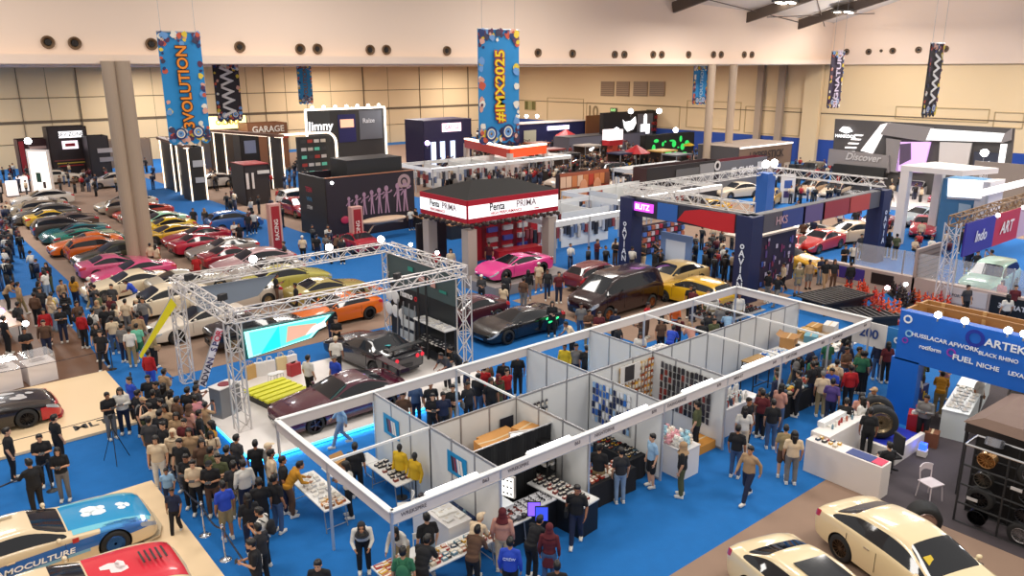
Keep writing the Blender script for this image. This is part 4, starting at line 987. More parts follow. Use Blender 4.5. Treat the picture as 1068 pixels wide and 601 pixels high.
goods('baseball_cap', (BX+15.3,BY+.05,.76), (3.2,0,0), (0,.6,0), 12, 3, 'mixed', 'cap laid out on the long black draped table', 'caps on the long draped table')
folding_table((BX+19.6,BY+.35,0), 2.0, .7, 0, 'white table of folded clothes at the far stall corner')
goods('folded_shirt', (BX+18.7,BY+.05,.76), (1.8,0,0), (0,.6,0), 6, 3, 'mixed', 'folded garment on the far corner table', 'folded garments at the far corner')
# rear row (y 3..6)
counter((BX+14.2,BY+5.1,0), 2.6, .8, 1.3, R(0), 'white counter of pink and white boxes behind the panel walls')
goods('product_box', (BX+13.0,BY+4.8,1.3), (1.0,0,0), (0,.6,0), 5, 4, 'pastel', 'pink or white box piled on the rear stall table', 'pastel boxes on the rear table', .2, 0, 1.7)
goods('product_box', (BX+13.0,BY+4.85,1.42), (.8,0,0), (0,.5,0), 3, 3, 'pastel', 'pink or white box in the second layer of the pile', 'pastel boxes, second layer', .2, 0, 1.7)
goods('product_box', (BX+13.1,BY+4.9,1.54), (.5,0,0), (0,.3,0), 2, 2, 'pastel', 'pink or white box on top of the pile', 'pastel boxes, top layer', .2, 0, 1.7)
goods('trainer_shoe', (BX+14.3,BY+4.8,1.3), (1.0,0,0), (0,.6,0), 5, 3, 'white', 'white shoe on the rear stall table beside the pastel boxes', 'shoes on the rear table')
folding_table((BX+22.4,BY+7.3,0), 3.4, 1.8, R(0), 'wide grey table of trays beyond the rear corner of the stalls', top='#8a8a8e')
goods('model_car', (BX+20.8,BY+6.5,.76), (3.2,0,0), (0,1.6,0), 13, 7, 'dark', 'small dark part in a tray on the wide grey table', 'tray items on the wide grey table', .1, 0, 2.)
folding_table((BX+22.6,BY+3.0,0), 2.8, 1.0, R(0), 'table of cartons and clothes past the far stall end', top='#a08a70')
for k, (x, y, z, c, l) in enumerate(((22.0,3.2,.74,'#b89050','flat amber carton on the table past the far stall end'),(22.9,3.25,.74,'#b08448','second carton beside the flat amber one'),(23.6,2.9,.74,'#d8d4d0','white carton at the end of the carton table'),(21.7,2.7,.74,'#7ab0c0','pale blue carton before the amber cartons'))): carton((BX+x,BY+y,z), (.75,.5,.3), R(8*k), l, c)
goods('folded_shirt', (BX+21.4,BY+1.4,.76), (2.4,0,0), (0,.7,0), 7, 2, 'mixed', 'folded garment on the low table past the stall end', 'garments past the stall end')
folding_table((BX+22.6,BY+1.75,0), 2.6, .8, R(0), 'low white table of folded garments past the far stall end')
goods('blister_pack', (BX+7.2,BY+3.07,.3), (1.2,0,0), (0,0,1.5), 7, 5, 'dark', 'dark pack on the rear face of the partition', 'dark packs on the rear face', .06, PI, 1.1)
# ---------------------------------------------------------------- lattice truss
M_TRUSS = mat('truss_silver', lin('#d4cecb'), .4, .3)
def truss(p, q, label, w=.32, m=None, name='truss_beam', r=.030):
    p, q = Vector(p), Vector(q); z = (q-p); L = z.length; z.normalize()
    up = Vector((0,0,1)) if abs(z.z) < .9 else Vector((1,0,0))
    a = z.cross(up).normalized(); b = a.cross(z); t = empty(name, p, 0, label, 'truss')
    c = [a*x*w/2+b*y*w/2 for x, y in ((-1,-1),(1,-1),(1,1),(-1,1))]
    mb = MB()
    for v in c: mb.tube(v, v+z*L, r, n=6)
    mb.build('chord', m or M_TRUSS, t); mb = MB(); n = max(2, round(L/(w*1.15)))
    for k in range(n):
        for i in range(4):
            u, v = c[i], c[(i+1) % 4]
            if (k+i) % 2: u, v = v, u
            mb.tube(u+z*(L*k/n), v+z*(L*(k+1)/n), r*.6, n=5, caps=False)
        if k % 3 == 0:
            for i in range(4): mb.tube(c[i]+z*(L*k/n), c[(i+1) % 4]+z*(L*k/n), r*.6, n=5, caps=False)
    mb.build('lattice', m or M_TRUSS, t); return t
def spot(p, label, s=.22, e=14, rot=None, col='#ffffff'):
    t = empty('spotlight', p, 0, label, 'lamp'); d = (CAM-Vector(p)).normalized() if rot is None else rot; d = Vector((d.x, d.y, -.25)).normalized()
    mb = MB(); mb.tube(-d*s*1.2, (0,0,0), s*.55, s, n=12); mb.build('housing', M_BLACK, t)
    mb = MB(); mb.tube((0,0,0), d*.03, s*.9, n=14); mb.build('lens', glow(col, e), t)
    mb = MB(); mb.bar((0,0,-s*1.1), (0,0,-s*1.9), .04); mb.build('clamp', M_ALUD, t); return t
def post(name, px, py, h, w, col, label, cat='post'):
    return tag(boxo(name, G(px,py)+Vector((0,0,h/2)), (w,w,h), hx(col)), label, cat)
def board(c, L, H_, a, label, col, name='display_wall', cat='wall', t_=.12, frame=None, leds=None):
    """upright board, its foot centred at c, facing local -y"""
    t = empty(name, c, a, label, cat); boxo('panel', (0,0,H_/2), (L,t_,H_), hx(col) if isinstance(col, str) else col, t)
    if frame:
        mb = MB(); y = -t_/2-.03
        for p, q in (((-L/2,y,0),(-L/2,y,H_)),((L/2,y,0),(L/2,y,H_)),((-L/2,y,H_),(L/2,y,H_))): mb.bar(p, q, .10)
        mb.build('edge_light', frame, t)
    return t
def onb(t, x, z, w, h, col, y=-.07, name='printed_panel', m=None, d=.02): return boxo(name, (x,y,z), (w,d,h), m or hx(col), t)
def tx(t, s, size, x, z, col, y=-.10, m=None, sx=1., ext=.006, shear=0.): return text(s, size, m or hx(col), t, (x,y,z), (PI/2,0,0), ext=ext, sx=sx, shear=shear)
# ---------------------------------------------------------------- truss stand with the purple coupe
X0, X1, Y0, Y1, ZT = 8.3, 17.5, 24.3, 30.0, 4.05
truss((X0,Y0,ZT),(X1,Y0,ZT),'silver lattice beam over the purple coupe, carrying the mint screen', .38)
truss((X0,Y1,ZT),(X1,Y1,ZT),'silver lattice beam nearest the orange coupe and yellow hatchbacks', .38)
truss((X0,Y0,ZT),(X0,Y1,ZT),'silver lattice beam above the leaning white flag', .38)
truss((X1,Y0,ZT),(X1,Y1,ZT),'silver lattice beam above the wall with the white splash', .38)
for x, y, l in ((X0,Y0,'silver lattice tower at the nose of the purple coupe'),(X0,Y1,'silver lattice tower beside the yellow feather flag'),(X1,Y0,'silver lattice tower near the tail of the dark show coupe'),(X1,Y1,'silver lattice tower behind the round white wheel covers')):
    truss((x,y,.1 if y < 28 else .02),(x,y,ZT-.2), l, .42, name='truss_tower')
for x, y, l in ((11.3,Y1,'glaring spotlight on the rear lattice beam nearer the flags'),(14.6,Y1,'glaring spotlight on the rear lattice beam nearer the dark wall'),(X1,28.2,'small bright spotlight on the side lattice beam, upper one'),(X1,26.2,'small bright spotlight on the side lattice beam, lower one'),(17.1,Y1,'small bright spotlight where the rear and side beams meet')):
    spot((x,y-.1,ZT+.42), l, .17 if y == Y1 else .09, 22)
for x, y, l in ((X0+.25,Y1-.9,'little black spotlight pointing down near the feather flag'),(X0+.25,Y0+1.4,'little black spotlight pointing down above the white flag'),(14.5,Y0,'little black spotlight hanging over the mint screen end')):
    t = empty('stage_light', (x,y,ZT+.3), R(30), l, 'lamp'); boxo('housing', (0,0,0), (.3,.18,.22), M_BLACK, t); boxo('clamp', (0,0,-.16), (.04,.04,.14), M_ALUD, t)
# mint screen: a parallelogram hung under the beam
M_MINT = glow('#8fe6dc', .9); M_TEAL = hx('#0d5a5c')
pts = [onY(252.6,346,Y0), onY(346,327,Y0), onY(325,352,Y0), onY(257.7,374,Y0)]
t = empty('led_screen', pts[0], 0, 'glowing mint parallelogram screen hung under the front lattice beam', 'screen')
P2 = [((p-pts[0]).x, (p-pts[0]).z) for p in pts]; cx_, cz_ = sum(p[0] for p in P2)/4, sum(p[1] for p in P2)/4
RX = Matrix.Rotation(PI/2,4,'X')
def poly(s, y0, y1, m, name, P=P2): 
    mb = MB(); mb.prism([(cx_+(x-cx_)*s, cz_+(z-cz_)*s) for x, z in P][::-1], -y0, -y1, M=RX); return mb.build(name, m, t)
poly(1.06,.12,-.02, M_TEAL, 'casing'); poly(.97,-.03,-.05, glow('#a6fff2', 1.3), 'lit_border'); poly(.86,-.055,-.07, glow('#5fd6cc', 1.0), 'picture')
mb = MB(); mb.add([(cx_-.9,-.09,cz_-.45),(cx_-.2,-.09,cz_-.35),(cx_-.2,-.09,cz_+.4)], [(0,1,2)], 0); mb.add([(cx_,-.09,cz_-.25),(cx_+1.0,-.09,cz_-.1),(cx_+1.15,-.09,cz_+.2),(cx_+.1,-.09,cz_+.3)], [(0,1,2,3)], 1); mb.add([(cx_+.7,-.10,cz_-.15),(cx_+1.5,-.10,cz_+.02),(cx_+1.45,-.10,cz_+.22),(cx_+1.0,-.10,cz_+.12)], [(0,1,2,3)], 2)
mb.build('picture_shapes', [glow('#1fd0d8',1.), glow('#dba890',.8), glow('#e8f6f0',1.1)], t)
# grey rear screen
pts = [onY(203,301,Y1), onY(282,288,Y1), onY(254,322,Y1), onY(238,322,Y1)]
t = empty('led_screen', pts[0], 0, 'blue grey rear face of a screen hung under the rear beam', 'screen'); P2 = [((p-pts[0]).x, (p-pts[0]).z) for p in pts]; cx_, cz_ = sum(p[0] for p in P2)/4, sum(p[1] for p in P2)/4
poly(1.03,.06,-.04, hx('#6c7684'), 'casing'); poly(1.0,-.045,-.06, hx('#7c8694'), 'rear_cover')
# side wall with white splash
t = empty('display_wall', (X1-.1,Y0+.3,0), PI/2, 'dark teal wall with a white splash and red lettering at the stand side', 'wall')
def sidebox(name, u0, u1, z0, z1, m, off=0., d=.08):   # u runs along +Y from the near tower
    return boxo(name, ((u0+u1)/2, off, (z0+z1)/2), (u1-u0, d, z1-z0), m, t)
sidebox('upper_panel', 0, 5.3, 2.5, 3.8, hx('#46585a')); sidebox('lower_panel', .2, 5.2, .1, 2.5, hx('#23282c'), -.02)
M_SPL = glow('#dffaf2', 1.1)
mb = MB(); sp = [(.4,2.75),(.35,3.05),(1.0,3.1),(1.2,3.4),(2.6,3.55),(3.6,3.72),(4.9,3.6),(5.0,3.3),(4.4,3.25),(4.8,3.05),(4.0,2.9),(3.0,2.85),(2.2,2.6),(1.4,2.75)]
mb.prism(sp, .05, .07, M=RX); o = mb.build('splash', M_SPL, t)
mb = MB()
for (x, z, w_, h_, mi) in ((.9,2.95,.5,.12,0),(1.6,3.15,.35,.3,1),(2.4,3.2,.9,.25,1),(3.3,3.45,.4,.2,0),(4.2,3.05,.5,.1,2)): mb.box((x,.09,z),(w_,.01,h_),mi=mi)
mb.build('splash_marks', [hx('#2f8f80'), hx('#d8a49a'), hx('#3a4a4c')], t)
t.rotation_euler.z = PI/2
# lettering must face the stand: from -X side
o = text('nismo', .42, hx('#f2eeee'), t, (3.7,.10,2.22), (PI/2,0,PI), ext=.01); text('o', .42, hx('#c81e2c'), t, (2.95,.10,2.22), (PI/2,0,PI), ext=.012)
for k, (u, z) in enumerate(((4.9,2.0),(4.35,2.0),(4.95,1.35),(4.4,1.35),(3.85,1.3))):
    c = (X1-.35, Y0+.3+u, z); g_ = tag(MB().ball((0,0,0), (.06,.30,.30), 14, 9).build('wheel_cover', M_WHITE, None, smooth=True, loc=c), 'round white wheel cover hung on the dark stand wall, %s' % ('top row, nearest the beam corner','top row, nearer the lettering','lower row, nearest the beam corner','lower row, middle','lower row, nearer the lettering')[k], 'wheel cover')
t = shelf_rack((X1-.5,Y0+1.4,.1), 2.2, .5, 1.5, 3, PI/2, 'dark shelf of white caps and bottles under the side lattice beam', '#2c2e34')
boxo('top_cover', (0,0,1.52), (2.3,.6,.06), M_WHITE, t)
goods('baseball_cap', (X1-.75,Y0+.4,.80), (.45,0,0), (0,2.0,0), 2, 8, 'white', 'white cap on the dark shelf of the truss stand', 'caps on the truss stand shelf'); goods('folded_shirt', (X1-.75,Y0+.4,1.66), (.45,0,0), (0,2.0,0), 2, 7, 'white', 'white garment on top of the truss stand shelf', 'garments on the truss stand shelf')
t = empty('display_stand', (X1-.9,Y0+3.1,.1), PI/2, 'slanted grey panel frame with chrome tubes beside the dark shelf', 'display frame')
for k in range(4): q = MB(); q.bar((-.7+.45*k,0,.1), (-.4+.45*k,-.3,2.0), .04); q.build('strut', M_ALUD, t)
for k in range(3): boxo('info_panel', (.05,-.15-.06*k,.6+.5*k), (1.1,.03,.36), hx(['#b8c0c8','#d0d6da','#8a949c'][k]), t)
mb = MB(); mb.tube((-1.0,-.1,0),(-1.0,-.1,3.6),.05); mb.tube((-1.6,-.1,0),(-1.6,-.1,3.6),.05); mb.build('black_pole', M_BLACK, t)
# leaning white flag and yellow feather flag
def strip(pts, label, m, txt=None, tcs=None, th=.03, name='flag'):
    t = empty(name, pts[0], 0, label, 'flag'); P_ = [Vector(p)-Vector(pts[0]) for p in pts]; nn = (P_[1]-P_[0]).cross(P_[3]-P_[0]).normalized()*th
    mb = MB(); mb.add([*(v-nn for v in P_), *(v+nn for v in P_)], [(0,1,2,3),(7,6,5,4),(0,4,5,1),(1,5,6,2),(2,6,7,3),(3,7,4,0)]); mb.build('cloth', m, t)
    mb = MB(); mb.tube(P_[0], P_[3], .025); mb.build('pole', M_ALUD, t); return t
YF = 23.6
a, b, c, d = onY(226,342,YF), onY(232,344,YF), onY(214,404,YF), onY(207,401,YF)
t = strip((a,b,c,d), 'white leaning flag with coloured letters beside the lattice tower', hx('#e8e2e4'))
ax = (a-d).normalized(); 
for i, ch in enumerate('ADVAN.SPOR'):
    k = (i+.6)/10.2; pos = (d.lerp(a,k)+c.lerp(b,k))/2-a+Vector((0,-.08,0)); ang = math.atan2(ax.z, ax.x)
    text(ch, .27, hx(['#2a2440','#3a3468','#c02040'][i//4]), t, pos, (PI/2,-ang,0), ext=.004)
YF = 29.3
a, b, c, d = onY(178,311,YF), onY(184,318,YF), onY(147,374,YF), onY(145,371,YF)
strip((a,b,c,d), 'slender yellow feather flag leaning beside the lattice tower', hx('#e2d21c'))
# kiosk, bench, bags, stools on the platform
counter((7.95+.4,25.9,.1), .9, .6, 1.1, R(20), 'grey kiosk with a lit round emblem at the platform edge', '#7c7c80', '#d8d4d2'); q = tag(MB().lathe([(.0001,0),(.22,0),(.20,.03),(.0001,.03)],20).build('emblem_dish', hx('#7a2030'), None, loc=(8.35,25.9,1.2)), 'dark red round dish on top of the grey kiosk', 'dish')
t = empty('bench', (10.2,26.0,.1), R(10), 'bright yellow slatted display bench behind the purple coupe', 'bench')
for k in range(5): boxo('slat', (0,-.7+.35*k,.35), (1.7,.24,.08), hx('#d8d626'), t)
for s in (-1,1): boxo('leg', (s*.7,0,.16), (.08,1.4,.32), M_BLACK, t)
def bag(c, col, a, label):
    t = empty('shopping_bag', c, a, label, 'bag'); boxo('bag_body', (0,0,.28), (.42,.16,.56), hx(col), t, bevel=.01)
    for s in (-1,1): q = MB(); q.path([(-.1,s*.06,.56),(-.08,s*.06,.72),(.08,s*.06,.72),(.1,s*.06,.56)], .01, 5); q.build('handle', hx(col), t)
for i, (px, py, col, l) in enumerate(((272,392,'#e8e4e0','white shopping bag at the screen foot, nearest the tower'),(282,390,'#e4e0dc','white shopping bag beside the first one'),(294,386,'#e6d2a0','cream shopping bag with a red top'),(305,384,'#ece8e6','white shopping bag next to the cream one'),(262,395,'#c8a060','tan shopping bag beside the lattice tower'))): bag(G(px,py,.1), col, R(-20+9*i), l)
t = empty('gift_case', G(307,391,.1), R(15), 'glossy red case standing beside the shopping bags', 'case'); boxo('case_body', (0,0,.25), (.5,.3,.5), hx('#a81e26',.3), t, bevel=.02); boxo('handle', (0,0,.53), (.2,.04,.05), M_BLACK, t)
for px, py, l in ((285,402,'white stool among the bags'),(292,400,'white stool next to the seated visitor')):
    t = empty('stool', G(px,py,.1), 0, l, 'stool'); t_ = MB().lathe([(.0001,.44),(.17,.44),(.18,.47),(.0001,.48)],16).build('seat', M_WHITE, t)
    for k in range(4): q = MB(); q.tube((.15*math.cos(k*PI/2),.15*math.sin(k*PI/2),.44),(.2*math.cos(k*PI/2),.2*math.sin(k*PI/2),0),.012); q.build('leg', M_ALU, t)
# ---------------------------------------------------------------- dark walled box with the pink figures
XA, XB_, YA, YC, HB = 24.7, 31.9, 50.5, 54.8, 4.35
M_PLUM = mat('plum_print', lin('#241a24'), .55)
t = empty('exhibition_booth', ((XA+XB_)/2,YA,0), 0, 'dark plum booth box printed with a row of pink figures', 'booth'); W_ = XB_-XA
boxo('front_wall', (0,0,HB/2), (W_,.1,HB), M_PLUM, t); boxo('side_wall', (-W_/2,(YC-YA)/2,HB/2), (.1,YC-YA,HB), hx('#2c241c'), t); boxo('side_wall', (W_/2,(YC-YA)/2,HB/2), (.1,YC-YA,HB), M_PLUM, t); boxo('rear_wall', (0,YC-YA,HB/2), (W_,.1,HB), M_PLUM, t)
boxo('wall_capping', (0,-.01,HB+.03), (W_+.1,.16,.06), hx('#b87858'), t); boxo('inner_room', (.9,2.2,HB-.4+.6), (4.6,2.6,1.6), M_BLACK, t)
q = MB(); fg = random.Random(3)
for i in range(8):
    x = -1.9+.62*i+(.35 if i > 5 else 0); s = .75+.07*i; z = 2.2+.04*i
    n_ = 12; q.add([(x+.16*s*math.cos(2*PI*k/n_), -.07, z+.75*s+.2*s*math.sin(2*PI*k/n_)) for k in range(n_)], [tuple(range(n_))])
    for a_, b_, w_ in (((0,.55),(0,-.1),.20),((-.06,-.1),(-.12,-.9),.10),((.06,-.1),(.14,-.9),.10),((-.05,.45),(-.3,.1),.08),((.05,.45),(.3,.5),.08),((.3,.5),(.42,.62),.10)):
        q.bar((x+a_[0]*s,-.07,z+a_[1]*s),(x+b_[0]*s,-.07,z+b_[1]*s),.02,w_*s)
q.build('printed_figures', hx('#a88298'), t)
q = MB(); q.lathe([(.30,0),(.55,0),(.55,.02),(.30,.02)],26,M=Matrix.Translation((2.75,-.06,3.6)) @ RX); q.lathe([(.0001,0),(.18,0),(.18,.03),(.0001,.03)],20,M=Matrix.Translation((2.75,-.06,3.6)) @ RX); q.build('printed_emblem', hx('#a88a8c'), t)
q = MB(); q.ball((-2.3,-.12,1.3),(.35,.06,.28)); q.build('printed_helmet', hx('#b02a4c'), t)
text('TEIN', .5, hx('#c03a4a'), t, (-W_/2-.08,2.6,3.3), FX); text('VIVA', .42, hx('#3f7fa0'), t, (-W_/2-.08,2.6,2.6), FX); text('STEM', .36, hx('#d8d0c8'), t, (-W_/2-.08,2.6,2.0), FX)
spot((XA+.4,YA-.2,HB-.3), 'small white lamp on the corner of the dark plum booth', .12, 10)
t = empty('info_pillar', G(373,262), 0, 'red pillar with pale lettering standing before the dark plum booth', 'pillar'); boxo('pillar_body', (0,0,1.5), (.8,.5,3.0), hx('#c8968c'), t); onb(t,0,1.5,.55,2.7,'#9a1e26',-.26); text('RACING', .38, hx('#e8d4cc'), t, (0,-.29,1.4), (PI/2,-PI/2,0))
t = empty('info_pillar', G(289,262), 0, 'red pillar with pale lettering in the aisle by the red cars', 'pillar'); boxo('pillar_body', (0,0,1.6), (.8,.5,3.2), hx('#c8968c'), t); onb(t,0,1.6,.55,2.9,'#9a1e26',-.26); text('RACING', .38, hx('#e8d4cc'), t, (0,-.29,1.5), (PI/2,-PI/2,0))
t = empty('surfboard', G(400,232,1.2), 0, 'long cream roof box shown on a curved black display', 'roof box'); q = MB(); q.ball((0,0,.2),(1.9,.55,.25),18,9); q.build('shell', hx('#d8b89c',.3), t, smooth=True); q = MB(); q.path([(-1.6,0,-1.0),(-.8,0,-.1),(.4,0,.0),(1.6,0,-.1)],.06); q.build('curved_rail', hx('#c8a488'), t)
t = empty('sales_bench', (32.4,47.2,0), 0, 'long black counter with a wooden top below the dark plum booth', 'counter'); boxo('carcass', (0,0,.5), (2.2,4.8,1.0), M_BLACK, t); boxo('worktop', (0,0,1.03), (2.3,4.9,.08), hx('#b07c4c'), t)
# ---------------------------------------------------------------- red and white header stand with tarpaulin roof
XA, YA, XB_, YC = 25.5, 34.9, 32.3, 39.6; z0, z1 = 3.35, 4.65
t = empty('exhibition_booth', (XA,YA,0), 0, 'booth with a white header banded in red under a black tarpaulin roof', 'booth'); W_, D_ = XB_-XA, YC-YA
M_REDB, M_LITW = hx('#b0122a'), glow('#ffffff', .85)
for nm, c, d in (('header_front',(W_/2,0,0),(W_,.12,1)),('header_side',(0,D_/2,0),(.12,D_,1)),('header_side',(W_,D_/2,0),(.12,D_,1)),('header_rear',(W_/2,D_,0),(W_,.12,1))):
    h = boxo(nm, (c[0],c[1],(z0+z1)/2), (d[0],d[1],z1-z0), M_REDB, t); 
    boxo('light_box', (0,0,-.02), (d[0]+(.03 if d[1] > 1 else -.05),d[1]+(.03 if d[0] > 1 else -.05),.72), M_LITW, h)
text('Penta', .62, hx('#1c1a20'), t, (W_*.30,-.10,4.12), (PI/2,0,0), sx=.8); text('PRIMA', .55, hx('#9a8a90'), t, (W_*.62,-.10,4.10), (PI/2,0,0), sx=1.0); text('HIGH PERFORMANCE', .24, hx('#b8303c'), t, (W_*.40,-.10,3.76), (PI/2,0,0)); onb(t,W_*.74,3.72,.35,.06,'#b8303c',-.10)
text('Penta', .55, hx('#1c1a20'), t, (-.10,D_*.66,4.12), FX, sx=.8); text('PRIMA', .5, hx('#9a8a90'), t, (-.10,D_*.35,4.10), FX); text('PERFORMANCE', .22, hx('#b8303c'), t, (-.10,D_*.6,3.76), FX); 
mb = MB(); r_ = [(0,0,z1),(W_,0,z1),(W_,D_,z1),(0,D_,z1),(W_*.3,D_*.5,z1+.75),(W_*.75,D_*.5,z1+.6)]; mb.add(r_, [(0,1,5,4),(1,2,5),(2,3,4,5),(3,0,4)]); mb.build('tarpaulin', mat('black_tarp', lin('#120f0f'), .8), t)
mb = MB()
for k in range(26): mb.ball((W_*k/25,-.05,z0-.1-.08*(k % 2)),.13,7,5)
for k in range(18): mb.ball((-.05,D_*k/17,z0-.1-.08*(k % 2)),.13,7,5)
mb.build('garland', hx('#3a2a22'), t)
for x, y in ((.35,.35),(W_-.35,.35),(.35,D_-.35),(W_-.35,D_-.35)): boxo('column', (x,y,z0/2-.2), (.62,.62,z0-.4), hx('#b4a498'), t)
t = board((31.3,38.6,0), 5.2, 3.1, 0, 'bright red display wall with shelves inside the tarpaulin booth', '#b51624')
for k in range(4): onb(t,-1.9+1.25*k,1.6,.32,2.9,'#7a0e18')
for k in range(3):
    for j in range(4): onb(t,-1.3+1.25*k,.6+.65*j,.75,.30,['#d8d4d0','#c8b8b4','#5a5ab0','#e6e2e0'][(k+j) % 4],-.16,'shelf_goods',d=.2)
counter((30.2,36.2,0), 3.2, .9, 1.1, R(-8), 'bright red counter beside the pink sports car', '#b51624')
t = stage('display_platform', 24.6, 31.3, 30.2, 34.3, .55, hx('#8c8480'), 'raised grey platform under the pink sports car')
t = board((26.5,40.1,0), 2.2, 2.6, PI/2*0, 'dark display board behind the tarpaulin booth counter', '#2a2426')
# ---------------------------------------------------------------- Artek style wheel booth
A0, A1 = G(925,432), None
bx0 = 25.9
ya, yb, zb0, zb1 = 11.0, -1.5, 0, 3.95
t = empty('exhibition_booth', (bx0,ya,0), 0, 'bright blue archway booth with white wheel brand lettering', 'booth'); L_ = ya-yb
M_BLU = mat('blue_print', lin('#1464c8'), .45, noise=(.5,.12))
boxo('header', (0,-L_/2,3.1), (.35,L_,1.7), M_BLU, t); boxo('leg_panel', (0,-.35,1.15), (.35,.9,2.3), M_BLU, t); boxo('inner_leg_panel', (.5,-.5,1.15), (.8,.1,2.3), hx('#1b3f90'), t)
boxo('top_ledge', (.9,-L_/2,3.97), (.06,L_,.10), hx('#a8743e'), t); boxo('rear_timber_wall', (1.7,-L_/2,3.45), (.08,L_,1.0), hx('#b07c44'), t); boxo('end_timber_wall', (.85,-.05,3.45), (1.7,.08,1.0), hx('#b98850'), t); boxo('timber_deck', (.9,-L_/2,2.95), (1.5,L_,.04), hx('#9a6a38'), t)
for k in range(10): boxo('timber_batten', (1.62,-.6-1.3*k,3.5), (.08,.10,.95), hx('#d0a468'), t)
WH = hx('#eef2f6')
def at_(s, size, px, py, m=WH, **k):
    p = onX(px,py,bx0-.2); return text(s, size, m, t, (-.2,p.y-ya,p.z), FX, ext=.006, **k)
at_('ARTEK WHEELS', .34, 1027, 357, sx=1.1, align='LEFT'); at_('HUSSLACAR', .185, 969, 353, sx=1.1); at_('AFWORK', .19, 1005, 362, sx=1.1); at_('BLACK RHINO', .17, 1041, 373); at_('rotiform', .20, 970, 364); at_('FUEL', .25, 1004, 375, sx=1.15); at_('NICHE', .20, 1030, 383, sx=1.1); at_('LEXANI', .18, 1063, 392)
for px, py, r_, m in ((1017,353,.28,hx('#1c2f9a')),(947,333,.14,WH),(948,348,.12,hx('#8ec4e8')),(992,368,.14,hx('#8a3ab0')),(944,355,.10,hx('#8a3ab0'))):
    p = onX(px,py,bx0-.19); q = MB(); q.lathe([(r_*.62,0),(r_,0),(r_,.02),(r_*.62,.02)],22,M=Matrix.Rotation(PI/2,4,'Y')); q.build('round_logo', m, t, loc=(-.2,p.y-ya,p.z))
for k, (px, py) in enumerate(((972,331),(1000,338),(1045,350),(1062,353))):
    p = onX(px,py,bx0-.9); spot((bx0-.45,p.y,4.15), 'round lamp above the blue booth header, %s from the corner leg' % ('first','second','third','fourth')[k], .12, 25)
l_ = 0
for y in (9.2, 7.0, 4.2, 2.0):
    l = bpy.data.lights.new('booth_spot','SPOT'); l.energy = 160; l.spot_size = R(110); l.spot_blend = .8; l.color = (.85,.93,1); l.shadow_soft_size = .08
    o = bpy.data.objects.new('booth_spot', l); COL.objects.link(o); o.location = (bx0-.8,y,4.3); o.rotation_euler = (0,R(35),0)
t = board((26.9,10.9,0), 1.9, 2.2, 0, 'yellow and grey picture board inside the blue booth', '#2c3448'); onb(t,0,1.5,1.7,.9,'#c8a83c'); onb(t,0,.9,1.6,.3,'#e0dcd0'); onb(t,.1,1.9,1.4,.2,'#7ec8e8')
t = board((26.4,10.35,0), 1.3, 1.2, 0, 'deep blue low board with yellow zigzag marks inside the blue booth', '#16307a')
for k in range(7): onb(t,-.5+.16*k,.5+.25*((k*3) % 4)/2,.10,.28,'#d8b838')
for k, (px, py, l) in enumerate(((985,455,'white display counter of pale leaflets at the blue booth'),(1003,450,'white display counter further inside the blue booth'))):
    counter(((26.95,9.15,0),(29.45,9.7,0))[k], 2.4, .8, 1.0, R(12), l, '#d8e0e2')
goods('magazine', (26.0,8.6,1.0), (2.2,.46,0), (0,.7,0), 7, 3, 'white', 'pale leaflet on the white counters of the blue booth', 'leaflets at the blue booth', .2, R(20), 1.2)
# ---------------------------------------------------------------- white reception counter, podium wheels, chair
cg = G(888,500)
t = empty('reception_counter', (20.55,9.75,0), 0, 'white L-shaped reception counter by the pale show cars', 'counter'); M_RC = hx('#e6ded8')
boxo('front_wing', (0,0,.52), (.55,2.3,1.04), M_RC, t, bevel=.01); boxo('side_wing', (1.5,-1.0,.50), (2.6,.5,1.0), M_RC, t, bevel=.01) if 0 else None
boxo('side_wing', (1.35,.95,.57), (2.4,.6,1.14), M_RC, t, bevel=.01); boxo('upper_shelf', (1.4,1.2,1.22), (1.6,.22,.16), M_WHITE, t); boxo('leaflet_print', (0,-.5,1.05), (.42,.9,.012), hx('#2a3c78'), t); boxo('leaflet_print', (0,-.95,1.056), (.42,.3,.012), hx('#d83a5a'), t)
goods('product_box', (20.4,10.0,1.04), (.35,0,0), (0,.7,0), 2, 4, 'mixed', 'small item standing on the white reception counter', 'items on the reception counter'); goods('bottle', (21.2,10.5,1.14), (1.5,0,0), (0,.3,0), 7, 1, 'mixed', 'small bottle on the rear wing of the reception counter', 'bottles on the reception counter')
goods('product_box', (21.2,10.65,1.14), (1.7,0,0), (0,.2,0), 7, 1, 'white', 'pale pack on the rear wing of the reception counter', 'packs on the reception counter')
t = stage('display_platform', 22.75, 9.35, 24.55, 11.0, .42, hx('#1c2ca0'), 'deep blue plinth carrying the two big tyres'); boxo('white_kerb', (-.95,-.05,.03), (.14,1.6,.5), M_RC, t); boxo('white_kerb', (-.05,-.85,.03), (1.95,.14,.5), M_RC, t)
def big_wheel(c, rx_, rz_, r_, label, rimc='#1c1c20', tyre=True, kind='mesh', name='alloy_wheel', parent=None, w=1.):
    t = empty(name, c, rz_, label, 'wheel'); tm, rm = wheel_proto(kind)
    for me, nm, col in ((tm,'tyre',None),(rm,'rim',rimc)):
        if nm == 'tyre' and not tyre: continue
        o = bpy.data.objects.new(nm, me); COL.objects.link(o); o.parent = t; o.scale = (r_/.33,w*r_/.33,r_/.33); o.rotation_euler = (rx_,0,0)
        if col: o.color = (*lin(col),1)
    return t
big_wheel((23.35,10.15,.95), R(-6), R(-58), .52, 'huge off-road tyre with a pale hub on the blue plinth', '#8a7a60', kind='disc'); big_wheel((24.05,10.6,.95), R(-6), R(-58), .50, 'second off-road tyre leaning behind the first on the blue plinth', '#b09a78', kind='five')
